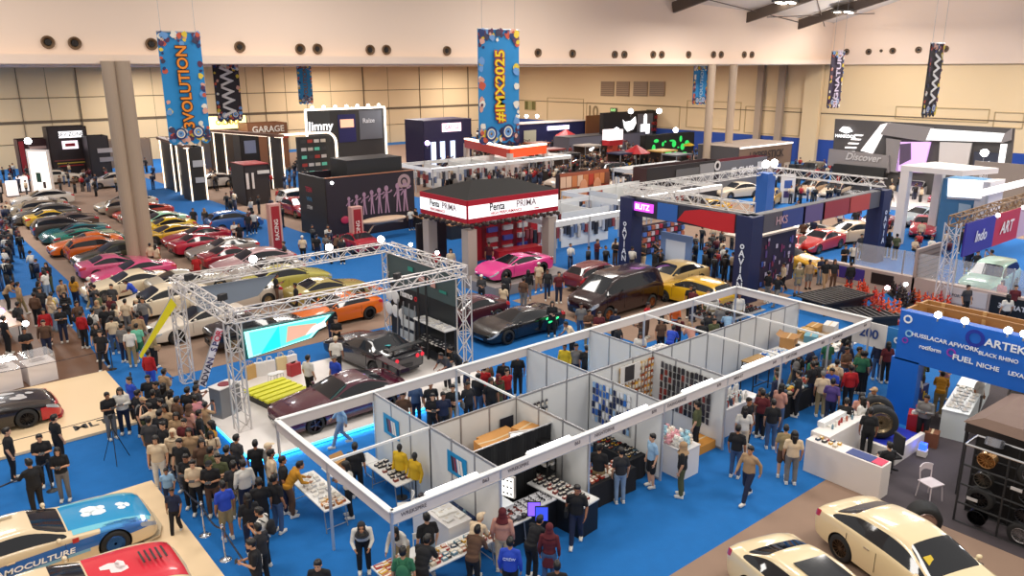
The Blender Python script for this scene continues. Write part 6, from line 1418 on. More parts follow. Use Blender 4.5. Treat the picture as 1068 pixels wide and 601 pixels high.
stage('display_platform', XS-9, a.y-27, XS-.2, a.y+2, .3, hx('#d8d0ca'), 'long white platform before the huge stage backdrop')
# white booth with big screen
t = empty('exhibition_booth', G(940,232), 0, 'white framed booth with a big bright screen and a blue front', 'booth'); g0 = G(941,234)
M_WF = hx('#e0d8d4')
def BXY(px, py, z): p = G(px, py, z); return p-g0
t.location = g0; zt = 5.0; r0, r1, r2 = BXY(940,177,zt), BXY(1033,184,zt), BXY(1037,178,zt)
q = MB(); c_ = [BXY(939,178,zt), BXY(1003,184,zt), BXY(1041,181,zt), BXY(975,174,zt)]
q.add([*c_, *[v+Vector((0,0,.35)) for v in c_]], [(3,2,1,0),(4,5,6,7),(0,1,5,4),(1,2,6,5),(2,3,7,6),(3,0,4,7)]); q.build('roof_frame', M_WF, t); 
q = MB(); q.add([v*.96+Vector((.1,0,.37)) for v in c_], [(0,1,2,3)]); q.build('roof_top', hx('#8a6258'), t)
for v in (c_[0],c_[3]): boxo('column', (v.x+.3,v.y-.3,zt/2), (.55,.55,zt), M_WF, t)
lo = [Vector((v.x,v.y,0)) for v in c_]
q = MB(); p_, q_ = c_[1], c_[2]; 
s0 = BXY(1003,184,zt); 
t2 = empty('led_screen', g0+Vector((0,0,0)), 0, 'big bright white screen on the blue booth face', 'screen')
F0, F1 = onX(988,184,g0.x+ (c_[1].x)*.9), None
xf = g0.x+c_[1].x*.55
def fx(px, py): return onX(px, py, xf)-g0
A_, B_, C_, D_ = fx(984,186), fx(1020,190), fx(1015,238), fx(982,232)
q = MB(); q.add([A_,B_,Vector((B_.x,B_.y,0)),Vector((A_.x,A_.y,0)),*[v+Vector((2.5,0,0)) for v in (A_,B_,Vector((B_.x,B_.y,0)),Vector((A_.x,A_.y,0)))]], [(0,1,2,3),(7,6,5,4),(0,4,5,1),(1,5,6,2),(2,6,7,3),(3,7,4,0)]); q.build('blue_wall', hx('#4a80a8'), t)
q = MB(); e1, e2 = fx(1020,190), fx(1034,190); q.add([e1+Vector((-.1,0,0)),e2+Vector((-.1,0,0)),Vector((e2.x-.1,e2.y,0)),Vector((e1.x-.1,e1.y,0)),*[v+Vector((2.4,0,0)) for v in (e1,e2,Vector((e2.x,e2.y,0)),Vector((e1.x,e1.y,0)))]], [(0,1,2,3),(7,6,5,4),(0,4,5,1),(1,5,6,2),(2,6,7,3),(3,7,4,0)]); q.build('white_pier', M_WF, t)
xf -= .15; s = [fx(989,186.5), fx(1025,188.5), fx(1023,207), fx(988,205)]; q = MB(); q.add([*s, *[v+Vector((.1,0,0)) for v in s]], [(0,1,2,3),(7,6,5,4),(0,4,5,1),(1,5,6,2),(2,6,7,3),(3,7,4,0)]); q.build('display', glow('#ffffff', 1.7), t2)
q = MB(); q.bar(s[3]+Vector((.05,0,-.1)), s[2]+Vector((.05,0,-.1)), .12); q.build('bezel', M_ALU, t2)
s = [fx(1000,212), fx(1013,214), fx(1012,226), fx(999,224)]; q = MB(); q.add(s, [(0,1,2,3)]); q.build('printed_panel', hx('#a8bcc8'), t)
spot(G(1018,215)+Vector((0,0,4.6)), 'dazzling lamp on a thin mast right of the big screen booth', .35, 22); truss(G(1017,238), G(1017,238)+Vector((0,0,4.4)), 'slim white lattice mast under the dazzling lamp', .35, name='truss_tower')
t = board(G(1050,225), 6, 4.2, -PI/2, 'plain grey partition at the right edge of the stage', '#7c7068')
# blue portal with red car print and long truss
gx0, gx1, gy0, gy1, gz0, gz1 = 34.2, 47.8, 22.6, 30.6, 3.5, 4.5
t = empty('exhibition_booth', (gx0,gy0,0), 0, 'navy portal booth printed with a red car and blue shapes', 'booth'); Lx, Ly = gx1-gx0, gy1-gy0
M_NV = hx('#1d2750'); boxo('side_fascia', (0,Ly/2,(gz0+gz1)/2), (.5,Ly,gz1-gz0), hx('#252a3c'), t); boxo('front_fascia', (Lx/2,0,(gz0+gz1)/2), (Lx,.5,gz1-gz0), hx('#58585c'), t)
for x, y, nm in ((0,0,'corner_leg'),(0,Ly,'leg'),(Lx,0,'leg')): boxo(nm, (x,y,gz1/2), (.95,.95,gz1), M_NV, t)
boxo('leg', (Lx,Ly,gz1/2), (.9,.9,gz1+.5), hx('#2c62b0'), t)
q = MB(); q.prism([(-3.9,-.35),(-3.4,.25),(-2.4,.45),(-.2,.48),(-.2,-.5),(-1.6,-.5),(-2.8,-.4)],-.02,.02,M=Matrix.Translation((-.28,.5,4.0)) @ Matrix.Rotation(-PI/2,4,'Z') @ RX); q.build('red_car_print', hx('#b8202a'), t)
for y in (3.5,1.9): pass
onbx = lambda y, z, w_, h_, m, nm='printed_panel': boxo(nm, (-.29,y,z), (.03,w_,h_), m, t)
onbx(6.9,4.05,1.6,.5,glow('#c848d8',1.3),'violet_sign'); text('BLITZ', .42, glow('#f4dcf8',1.5), t, (-.33,6.9,4.05), FX); onbx(5.1,4.0,1.4,.95,hx('#2a60b0'))
for y in (0,Ly):
    for k, s in enumerate(('o','A','V','I','A','N')): text(s, .5, hx('#dfe6f4'), t, (-.52,y,3.0-.42*k), (PI/2,-PI/2,-PI/2) if 0 else FX)
for k, (u, w_, c) in enumerate(((1.6,1.6,'#5a565c'),(3.6,2.2,'#3a4a8a'),(5.6,2.2,'#6a5a8a'),(8.0,3.0,'#a03a40'),(10.6,2.4,'#c04a40'),(12.4,1.2,'#5a5a60'))): boxo('printed_panel', (u,-.27,4.0), (w_,.03,.94), hx(c), t)
text('HKS', .6, hx('#c8a0a8'), t, (2.4,-.32,4.0), (PI/2,0,0))
for k, s in enumerate(('o','A','V','I','A')): text(s, .5, hx('#dfe6f4'), t, (Lx-.1,-.55,3.2-.45*k), (PI/2,0,0)); 
for x0_, y0_, x1_, y1_, l in ((gx0,gy1+.4,gx1,gy1+.4,'long white lattice beam behind the navy portal'),(gx1+.4,gy1,gx1+.4,gy0,'white lattice beam running to the far portal leg'),(gx0+.1,gy0,gx0+.1,gy1,'white lattice edge along the portal side')):
    truss((x0_,y0_,gz1+.35),(x1_,y1_,gz1+.35), l, .5, m=hx('#d8d4d0'), r=.032)
for k in range(4): spot((gx1-.8+.5*k,gy1-.4+.3*(k % 2),gz1+.9), 'bright lamp in the cluster at the lattice corner, %s from the stall side' % ('first','second','third','fourth')[k], .26, 18)
t = board((gx0+3.6,gy0+.9,0), 4.6, 2.9, 0, 'dark printed wall of bottles and posters under a cream ledge', '#241f3c'); boxo('cream_ledge', (0,.7,2.95), (4.8,1.6,.1), hx('#e0d0c0'), t)
r_ = random.Random(9)
for k in range(60): onb(t,r_.uniform(-2.2,2.2),r_.uniform(.2,2.7),r_.uniform(.08,.22),r_.uniform(.15,.45),r_.choice(['#5a4a8a','#b8b0d0','#7a2a4a','#3a5ab0','#c8c0d8','#8a3a6a']),-.09)
t = board((gx0+.9,gy0+5.3,0), 2.2, 2.6, -PI/2, 'tall blue and white poster wall inside the navy portal', '#6a86b8'); onb(t,0,1.6,1.4,1.2,'#c8d4e8')
# right hand stall with tilted brand banners
t = None
xa = 41.0
truss((xa,15.6,0),(xa,15.6,4.3),'white lattice tower at the end of the tilted brand banners',.55,m=hx('#d0ccd0'),name='truss_tower',r=.03)
truss((xa,15.6,4.35),(xa+20,15.6,4.6),'long brown lattice beam carrying the brand banners',.5,m=hx('#8a6a48'),r=.04)
t = empty('brand_banner', (xa,15.2,0), 0, 'wide banner in blue, red and pale pink under the brown lattice beam', 'banner')
for x0_, x1_, c in ((.5,4.2,'#3a2c98'),(4.2,7.6,'#c0243c'),(7.6,20,'#d0b0c4')): boxo('banner_panel', ((x0_+x1_)/2,0,3.4), (x1_-x0_,.08,1.7), hx(c), t)
text('Indo', .8, hx('#e6e2f2'), t, (2.4,-.08,3.4), (PI/2,0,0), shear=.2); text('ART', .9, hx('#f2e6e6'), t, (5.8,-.08,3.4), (PI/2,0,0), shear=.2)
for x, l in ((44,'lamp shining on the blue part of the brand banner'),(47.5,'lamp shining on the red part of the brand banner'),(51,'lamp shining on the pink part of the brand banner')): spot((x,14.7,4.45), l, .12, 12)
t = empty('lighting_bar', (60,18.8,0), 0, 'long white light bar over the pale stalls at the picture edge', 'lamp'); boxo('bar_body', (0,0,4.2), (14,.3,.35), glow('#f4f0ee', 1.2), t); boxo('post', (-6,0,2.05), (.15,.15,4.1), M_ALU, t); boxo('post', (6,0,2.05), (.15,.15,4.1), M_ALU, t)
# acrylic fenced counter in front of the mint off-roader
t = empty('fence', (41.6,11.5,0), 0, 'long pale counter wall topped with clear acrylic panels', 'fence'); Lf = 9.8
boxo('counter_wall', (0,Lf/2-1,.55), (.4,Lf+4,1.1), hx('#b8a49c'), t)
for k in range(5): boxo('acrylic_panel', (0,-2.6+2.6*k,1.75), (.04,2.5,1.25), M_CLEAR, t)
for k in range(6): boxo('acrylic_post', (0,-3.9+2.6*k,1.75), (.06,.06,1.3), M_ALU, t)
boxo('violet_sign', (-.22,Lf-.6,.65), (.04,1.6,.65), hx('#3c2c84'), t); boxo('black_sign', (-.22,1.0,.55), (.04,2.1,.9), hx('#141416'), t); text('3D MATS', .34, hx('#d8d8dc'), t, (-.25,1.0,.55), FX); boxo('white_sign', (-.22,3.3,.6), (.04,2.2,.8), hx('#cfc6c4'), t); text('FORTUNER', .2, hx('#5a5a60'), t, (-.25,3.3,.6), FX); boxo('black_sign', (-.22,Lf-2.4,.65), (.04,1.2,.6), hx('#1c1416'), t)
t = board((42.8,17.3,0), 2.8, 2.6, 0, 'louvred pale panel behind the acrylic fence', '#b09a90')
for k in range(8): onb(t,0,.4+.28*k,2.5,.08,'#8a766c')
# car accessories on the floor: roof racks, floor mats
def slatpad(c, a, L, W_, label, col, n, name='roof_rack', z=.25):
    t = empty(name, c, a, label, name.replace('_',' ')); 
    for k in range(n): q = MB(); q.box((0,-W_/2+W_*(k+.5)/n,z),(L,W_/n*.62,.07)); q.build('slat', hx(col), t, bevel=.015)
    for s in (-1,1): boxo('side_rail', (s*L/2,0,z), (.06,W_,.12), M_BLACK, t); boxo('foot', (s*L*.35,0,z/2), (.1,W_*.8,z), M_BLACK, t)
    return t
slatpad(G(868,322)+Vector((0,0,.0)), R(80), 1.9, 3.6, 'big black ribbed roof tray lying beyond the far stall corner', '#2c2624', 12, z=.7)
slatpad(G(905,338)+Vector((.3,0,0)), R(60), 1.6, 2.4, 'smaller black ribbed tray beside the blue booth corner', '#1e1a1a', 8, z=.5)
ORG = [('#d0401c','orange red'),('#c82818','bright red'),('#a8341c','rusty red'),('#d8581c','orange')]
for k, (px, py) in enumerate(((900,312),(915,316),(908,324),(925,325),(892,306),(918,333),(935,310),(960,318),(975,322),(990,318),(945,318),(930,335),(982,312))):
    c, cn = ORG[k % 4] if k not in (6,10,12) else ('#2a1c1a','dark'); g = G(px,py); t = empty('suspension_kit', g, R(37*k), cn+' suspension parts on display '+['nearest the ribbed tray','beside the tray edge','near the booth corner','by the glaring lamp','at the aisle side','under the booth corner','behind the orange parts','before the pale sign','next to the white sign','beneath the black mat sign','between the orange parts','close to the timber wall','at the foot of the fence'][k], 'car part')
    for j in range(5): 
        q = MB(); x, y = -.5+.25*j, .2*math.sin(j*2+k); pts = [(x+.09*math.cos(i*.9),y+.09*math.sin(i*.9),.05+.028*i) for i in range(20)]; q.path(pts, .038, 5); q.build('coil_spring', hx(c), t); q = MB(); q.tube((x,y,0),(x,y,.75),.03); q.build('damper_rod', M_CHROME if j % 2 else hx(c), t)
    boxo('tray', (0,0,.05), (1.3,.6,.08), hx('#a8281c' if c[1] != '2' else '#1c1818'), t)
spot(G(923,320)+Vector((0,0,1.0)), 'pink glaring lamp among the red car parts', .14, 16, col='#ffb0b8'); spot(G(942,316)+Vector((0,0,1.0)), 'white glaring lamp among the dark car parts', .12, 16)
t = board((28.75,13.35,1.35), 1.3, .95, -PI/2, 'white board with blue numerals at the far corner of the stalls', '#d8d4d0', name='information_board', cat='board', t_=.06); tx(t,'200',.5,0,.5,'#2a4a90',-.05); boxo('leg', (-.6,0,-.65), (.05,.05,1.4), M_ALU, t); boxo('leg', (.6,0,-.65), (.05,.05,1.4), M_ALU, t)
t = board((29.6,12.4,1.2), 1.6, .8, -PI/2, 'tilted blue and white banner between the stalls and the archway', '#2a78b8', name='banner_board', cat='banner', t_=.05); tx(t,'cari',.5,0,.4,'#e8eef4',-.05); boxo('leg', (-.6,0,-.6), (.05,.05,1.2), M_ALU, t); boxo('leg', (.6,0,-.6), (.05,.05,1.2), M_ALU, t)
# long rear stand rows seen as dark blocks with lit edges
t, L = fb(112,160,176,3.4,'low pale stand beyond the double column','#9a8068','Y',2.)

for k, (c, cn) in enumerate((('#8a2a24','dark red'),('#252c4c','navy'),('#5a5a60','grey'),('#a8562c','rust orange'),('#c8c0b8','off-white'),('#5a4030','brown'),('#4c5134','olive'),('#1c1c20','black'),('#5b1a22','wine red'),('#2c5a60','teal'),('#c8a050','ochre'),('#3a3a44','slate'))):
    g = G((575,648,705,560,612,668,530,590,640,560,690,740)[k], (176,181,183,168,171,174,180,182,166,188,178,196)[k]); t = empty('market_stall', g, 0, 'rear market stall with a low %s canopy in the crowd' % cn, 'stall')
    boxo('canopy_top', (0,0,2.35), (2.8,2.2,.16), hx(c), t); boxo('counter', (0,-.7,.5), (2.6,.6,1.0), hx('#2a2422'), t); boxo('back_board', (0,1.0,1.2), (2.7,.08,2.3), hx('#4a3a34'), t)
    for x in (-1.3,1.3): boxo('post', (x,-1.0,1.15), (.08,.08,2.3), M_ALUD, t)
    for j in range(5): boxo('goods', (-1.0+.5*j,-.7,1.1), (.3,.3,.2+.1*(j % 2)), hx(['#c8b8a0','#a83028','#d8d4cc','#3a5a8a','#d0a030'][(j+k) % 5]), t)
# ---------------------------------------------------------------- the cars
DY = 2.55
H0, H90, H180, H270 = 0, PI/2, PI, -PI/2
# show cars nearest the camera
def skin_patch(root, kind, name, m, planes, off=.006, s=(1,1,1)):
    """a printed area that follows the body skin, trimmed by planes (point, outward normal)"""
    bm = bmesh.new(); bm.from_mesh(CP[kind][0][0][1])
    for co, no in planes: bmesh.ops.bisect_plane(bm, geom=list(bm.verts)+list(bm.edges)+list(bm.faces), plane_co=co, plane_no=no, clear_outer=True)
    bm.normal_update()
    for v in bm.verts: v.co += v.normal*off
    me = bpy.data.meshes.new(name); bm.to_mesh(me); bm.free(); me.materials.clear(); me.materials.append(m)
    for p in me.polygons: p.use_smooth = True
    o = bpy.data.objects.new(name, me); COL.objects.link(o); o.parent = root; o.scale = s; return o
def xyz(x0=-9, x1=9, y0=-9, y1=9, z0=-9, z1=9): return [((x0,0,0),(-1,0,0)),((x1,0,0),(1,0,0)),((0,y0,0),(0,-1,0)),((0,y1,0),(0,1,0)),((0,0,z0),(0,0,-1)),((0,0,z1),(0,0,1))]
def oval(cx, cy, rx, ry, n=12, z0=.6): return [((cx+rx*math.cos(2*PI*i/n), cy+ry*math.sin(2*PI*i/n), 0),(math.cos(2*PI*i/n)/rx, math.sin(2*PI*i/n)/ry, 0)) for i in range(n)]+[((0,0,z0),(0,0,-1))]
def amo(root):
    skin_patch(root, 'racer', 'bonnet_panel', hx('#1592c8',.2,coat=.6), xyz(x0=.64,x1=2.5,y0=-.66,y1=.66,z0=.55))
    for sg in (1,-1): skin_patch(root, 'racer', 'bonnet_edge', hx('#74c4d8',.2,coat=.6), xyz(x0=.70,x1=2.45,y0=(.66 if sg > 0 else -.84),y1=(.84 if sg > 0 else -.66),z0=.60))
    skin_patch(root, 'racer', 'side_stripe', hx('#2a6ab8',.25,coat=.6), [((0,-.8,0),(0,1,0)),((0,0,.42),(.04,0,-1)),((0,0,.72),(-.02,0,1)),((2.35,0,0),(1,0,0))])
    skin_patch(root, 'racer', 'side_stripe', hx('#7ab8e0',.25,coat=.6), [((0,-.8,0),(0,1,0)),((0,0,.34),(.04,0,-1)),((0,0,.42),(-.04,0,1)),((1.0,0,0),(1,0,0))])
    skin_patch(root, 'racer', 'wheel_flare', hx('#3a8ccc',.25,coat=.6), [((0,-.7,0),(0,1,0)),((0,0,.70),(0,0,-1)),((.95,0,0),(-1,0,.4)),((2.3,0,0),(1,0,.2)),((0,0,.83),(0,0,1))])
    q = MB(); q.prism([(2.2,-.95),(2.6,-.85),(2.78,-.4),(2.78,.4),(2.6,.85),(2.2,.95)],.05,.10); q.build('front_splitter', hx('#c8b494'), root)
    text('AMOCULTURE', .19, hx('#ffffff',.6), root, (-.15,-1.03,.57), (PI/2,0,0), sx=1.3, ext=.002, shear=.15)
    
    for cx_, cy_, rx_, ry_ in ((1.25,.12,.20,.16),(1.4,-.12,.18,.14),(1.15,-.10,.12,.12),(1.5,.1,.1,.12),(1.95,.08,.10,.10),(1.95,-.12,.09,.09),(2.1,.0,.06,.12)): skin_patch(root, 'racer', 'bonnet_mark', hx('#e4eef2'), oval(cx_,cy_,rx_,ry_,7), .011)
    boxo('door_badge', (.72,-1.0,.80), (.14,.012,.12), hx('#c0302c'), root)
    q = MB(); q.ball((-.9,-.55,1.0),(.16,.12,.20)); q.ball((-.9,-.55,.78),(.2,.16,.2)); q.build('seat_mascot', hx('#d8c0c4'), root, smooth=True)
    q = MB(); q.prism([(-1.0,-.3),(-.75,-.3),(-.6,.2),(-.35,.2),(-.35,.3),(-.85,.3)],1.285,1.29); q.build('roof_emblem', hx('#a8916c'), root)
car('racer', (1.65,20.3,.1), H0, '#e2cba6', 'cream wide-body race car with a bright blue bonnet on the cream platform', 'disc', '#2a5aa0', extra=amo)
def redc(root):
    skin_patch(root, 'racer', 'bonnet_panel', hx('#d8283c',.25,coat=.6), xyz(x0=.64,x1=2.5,y0=-.82,y1=.82,z0=.52))
    for k in range(5): boxo('bonnet_louvre', (1.75+.12*k,0,.925-.012*k), (.04,.5,.02), M_BLACK, root)
    for cx_, cy_, rx_, ry_ in ((1.1,.1,.2,.12),(1.25,-.12,.18,.12),(1.3,.05,.1,.2)): skin_patch(root, 'racer', 'bonnet_mark', hx('#eedcdc'), oval(cx_,cy_,rx_,ry_,6), .011)
car('racer', (1.6,17.4,.1), H0, '#e2cba6', 'cream race car with a red louvred bonnet beside the blue one', 'disc', '#c8c8cc', extra=redc)
def blk(root):
    skin_patch(root, 'racer', 'red_bumper', hx('#b81c28',.3,coat=.5), xyz(x0=1.98,z1=.60), .03); skin_patch(root, 'racer', 'roof_band', hx('#d0301c',.3), xyz(x0=-.45,x1=-.1,z0=1.05), .008); q = MB(); q.prism([(2.2,-.95),(2.6,-.85),(2.75,-.4),(2.75,.4),(2.6,.85),(2.2,.95)],.05,.10); q.build('front_splitter', hx('#a01822'), root); boxo('door_number', (-.4,-.99,.62), (.5,.012,.34), hx('#e8e0dc'), root); text('27', .3, M_BLACK, root, (-.4,-1.005,.62), (PI/2,0,0)); pass
    for cx_, cy_, rx_, ry_ in ((1.2,.35,.28,.12),(1.5,-.22,.25,.16),(1.9,.2,.12,.12),(.95,-.4,.16,.06),(1.6,.0,.12,.14)): skin_patch(root, 'racer', 'bonnet_mark', hx('#b8b4b4'), oval(cx_,cy_,rx_,ry_,6), .010)
car('racer', (1.2,29.95,.1), R(2), '#1a1416', 'black race car with a red nose and white number on its door', 'multi', '#2c2c30', extra=blk, wing=(.28,'#1c1c1e',1.5))
def merc(root):
    boxo('sunroof', (-.28,0,1.452), (.85,.85,.012), M_GLASS, root) if root.location.x < 16 else None
    if root.location.x > 16: o = boxo('yellow_sticker', (.62,-.42,1.20), (.02,.22,.2), hx('#d8b820'), root, rz=-.2); o.rotation_euler = (0,R(-58),0)
    for sg in (1,-1): q = MB(); q.bar((-1.8,sg*.80,1.01),(1.0,sg*.80,1.02),.014); q.build('window_trim', M_BLACK, root)
# ---- parked rows (x 8..13 and 14..19), side by side along y
ROWL = [(76.5,'#a89a84','pale gold'),(74.0,'#8a7a68','brown grey'),(71.5,'#55504a','dark grey'),(69.2,'#c8a030','dull yellow'),(66.9,'#5a4a44','dark brown'),(64.6,'#4a403c','charcoal'),(62.3,'#116068','teal'),(60.0,'#1a7a68','sea green'),(57.4,'#d86818','orange'),(54.9,'#c85a18','burnt orange'),(52.4,'#3c3c2c','dark olive'),(49.6,'#c8547a','pink'),(47.2,'#d04878','bright pink')]
for k, (y, c, n) in enumerate(ROWL):
    car(['coupe','hatch','sedan','coupe'][k % 4] if k not in (6,7) else 'super', (10.9+.35*math.sin(k*2.1),y,0.012), H0 if k % 2 else H180, c, '%s car in the long row %s' % (n, 'between the %s and the %s one' % (ROWL[k-1][2] if k else 'white', ROWL[k+1][2] if k+1 < len(ROWL) else 'cream')), 'five', simple=(y > 60))
for k, (x, y, c, kind, l, a) in enumerate((
    (11.9,80.5,'#d8cfc4','sedan','white sedan at the far end of the parked rows',H180),(9.9,44.6,'#e2d0b0','coupe','cream coupe with open doors beside the men in tan shirts',H180),
    (12.6,43.0,'#b0a898','coupe','silver coupe with a raised boot behind the double column foot',H0),(10.3,39.9,'#e4d4b8','sedan','cream sedan nearest the crowd by the yellow flag',H180),(13.6,38.6,'#c8bcae','coupe','pale grey coupe beside the rear lattice beam',H180),
    (10.7,35.6,'#ded2c2','coupe','white coupe with a dark open bonnet behind the yellow flag',H180),(12.3,32.9,'#1c1a1c','coupe','black coupe behind the leaning white flag',H0),
    (16.9,72.6,'#c8b8a4','sedan','light beige sedan behind the double column',H180),(16.7,70.1,'#7a6a5c','hatch','taupe hatchback behind the double column',H0),(17.0,67.6,'#b83a24','coupe','red coupe with a cream roofline beyond the double column',H180),(16.7,65.1,'#6a5a50','coupe','dark bronze coupe beside the mint one',H0),(16.6,62.5,'#a8d8b8','coupe','mint green coupe beside the yellow one',H180),
    (16.3,59.9,'#e0b818','coupe','bright yellow coupe in the middle parked row',H180),(15.9,57.4,'#d8a818','super','amber yellow sports car beside the double column',H180),(17.0,54.9,'#a01830','coupe','crimson coupe beside the amber sports car',H180),(16.6,52.4,'#b02038','coupe','red coupe with a pale roof in the middle of the red cars',H0),(17.0,49.9,'#8a8078','coupe','grey coupe among the red cars',H180),(16.8,47.4,'#8a1c2c','coupe','dark red coupe near the big spotlight',H0),(17.0,44.9,'#b08a8c','sedan','dusty rose sedan near the big spotlight',H180),(16.8,42.6,'#9a928a','coupe','grey coupe partly hidden by the rear lattice beam',H180),
    (21.0,58.6,'#3a6ab0','hatch','small blue hatchback at the aisle edge',H0),(19.5,89.,'#c8bcb0','hatch','pale hatchback far behind the double column',H180),(16.,96.,'#d0c4b4','sedan','pale sedan beneath the red curtain stand',H0),
    (26.5,86.5,'#3c3430','hatch','dark hatchback by the rear wall near the portals',H0),(27.5,82.,'#c8c0b8','sedan','white sedan before the first portal panels',H180),(29.2,64.,'#e8e2dc','suv','white off-roader beside the small dark kiosk',H0),(27.2,61.,'#9a2030','hatch','red hatchback in the aisle crowd',H270),
    (24.6,46.4,'#a82434','coupe','red coupe with a raised nose near the red aisle pillar',H90))):
    car(kind, (x,y,.012), a+R(4*math.sin(k*3)), c, l, ['five','mesh','multi'][k % 3], '#8a8a8c' if k % 2 else '#c0b090', simple=(y > 62))
car('coupe', (11.45,23.35,.1), H180+R(1), '#480f26', 'metallic purple red show coupe with a wide body under the truss', 'five', '#4a4048', s=(1.04,1.10,1.02), wing=(.32,'#2a0c18',1.8))
def gtr(root):
    for sg in (1,-1):
        for d in (.50,.74): q = MB(); q.lathe([(.0001,0),(.085,0),(.085,.02),(.0001,.02)],14,M=Matrix.Translation((-2.275,sg*d,.80)) @ Matrix.Rotation(-PI/2,4,'Y')); q.build('taillight', glow('#c81e30',1.0), root)
    boxo('teal_stripe', (-1.15,.35,1.17), (.7,.14,.01), hx('#2aa0a8'), root, rz=.5)
car('coupe', (14.75,26.9,.1), H90+R(6), '#25242a', 'dark grey show coupe with round red tail lamps under the truss', 'mesh', '#6a6a6e', s=(1.05,1.10,1.06), wing=(.26,'#1a1a1c',1.75), extra=gtr)
car('coupe', (16.4,33.2,.012), H180, '#dc6a14', 'bright orange low coupe behind the mint screen', 'mesh', '#2a2a2c', wing=(.3,'#c85c14',1.6))
car('sedan', (16.9,39.9,.012), H0, '#b4aa50', 'yellow green sedan seen from its tail, upper one of two', 'five', '#c8b060', s=(.95,1,1))
car('coupe', (17.6,36.6,.012), H0, '#a89654', 'olive gold coupe beside the yellow green sedan', 'five', '#8a7a40')
car('super', (27.2,32.85,.56), H180, '#e0428e', 'hot pink low sports car on the raised grey platform', 'five', '#2a2a2c')
car('super', (21.9,26.2,.012), H180, '#131114', 'black open car with small green lights near the lattice tower', 'mesh', '#3a3a3e'); 
t = empty('green_light_strip', (22.9,24.9,.75), R(20), 'green glowing strips on the black open car', 'lamp'); boxo('strip', (0,0,0), (.9,.05,.06), glow('#30e080',2.), t); boxo('strip', (.1,.2,.08), (.8,.05,.06), glow('#30e080',2.), t)
car('coupe', (20.9,28.9,.012), H180, '#4a2028', 'dark red and white coupe behind the black open car', 'five', '#b8b0b0')
car('van', (27.9,25.75,.012), H180+R(2), '#24070b', 'dark red van with a black side between the stalls and the pink car', 'multi', '#b87a50', s=(1.06,1.06,1.08))
car('sedan', (33.3,26.7,.012), H180, '#d8b87a', 'light amber sedan beside the dark red van', 'five', '#8a8a8a'); car('hatch', (31.7,23.9,.012), H90, '#d8a81c', 'bright yellow hatchback tail between van and sedan', 'five')
car('hatch', (30.4,29.4,.012), H0, '#6a1a24', 'small maroon hatchback behind the dark red van', 'five', simple=True)
car('coupe', (42.2,25.0,.012), H270, '#d8a020', 'yellow coupe with a raised tailgate under the blue portal leg', 'five'); car('super', (45.8,27.2,.012), R(200), '#c81e20', 'bright red sports car behind the blue portal leg', 'five')
car('coupe', (48.2,26.5,.012), H180, '#c0261c', 'second red coupe close to the portal leg', 'five', simple=True); car('sedan', (51.9,26.4,.012), R(160), '#d8bc98', 'cream sedan with an open bonnet in the display area', 'five'); car('coupe', (49.8,28.6,.012), R(170), '#b8aca0', 'silver coupe beside the cream sedan with the open bonnet', 'five', simple=True)
car('coupe', (57.2,27.2,.012), R(190), '#a01c2c', 'cherry red coupe near the screen booth', 'five'); car('coupe', (58.6,24.2,.012), R(200), '#b02034', 'pale nosed red coupe nearest the banner tower', 'five'); car('coupe', (62.2,26.2,.012), R(170), '#8a98a0', 'silver blue coupe beneath the big bright screen', 'five', '#d0d0d4'); 
for k, (px, py, c, kind, l) in enumerate(((888,196,'#22262a','suv','dark off-roader by the tan booth'),(845,186,'#2c3a48','suv','black off-roader with a roof rack near the blue wall'),(870,207,'#c8b49c','hatch','beige hatchback in the display corner'),(846,204,'#b89a7c','hatch','tan hatchback in the display corner'),(900,212,'#1c1c20','suv','black tall off-roader facing the stage'),(930,190,'#e4e0dc','suv','white off-roader before the stage'),(915,186,'#ded8d4','sedan','white sedan on the stage platform'),(985,212,'#a82432','coupe','red coupe inside the screen booth'),(1000,215,'#8a1c28','hatch','dark red hatchback inside the screen booth'),(955,205,'#b8b4b4','hatch','silver hatchback behind the booth column'))):
    car(kind, G(px,py,.012)+Vector((0,0,.31 if 'stage platform' in l else 0)), H180+R(10*math.sin(k)), c, l, 'five', simple=True)
car('suv', (45.2,15.0,.012), H180+R(4), '#a8d4c0', 'mint green off-roader behind the acrylic fence', 'multi', '#8a8a8a'); car('suv', (45.4,11.4,.012), H180, '#b8c8b4', 'pale green and cream off-roader at the picture edge', 'multi')
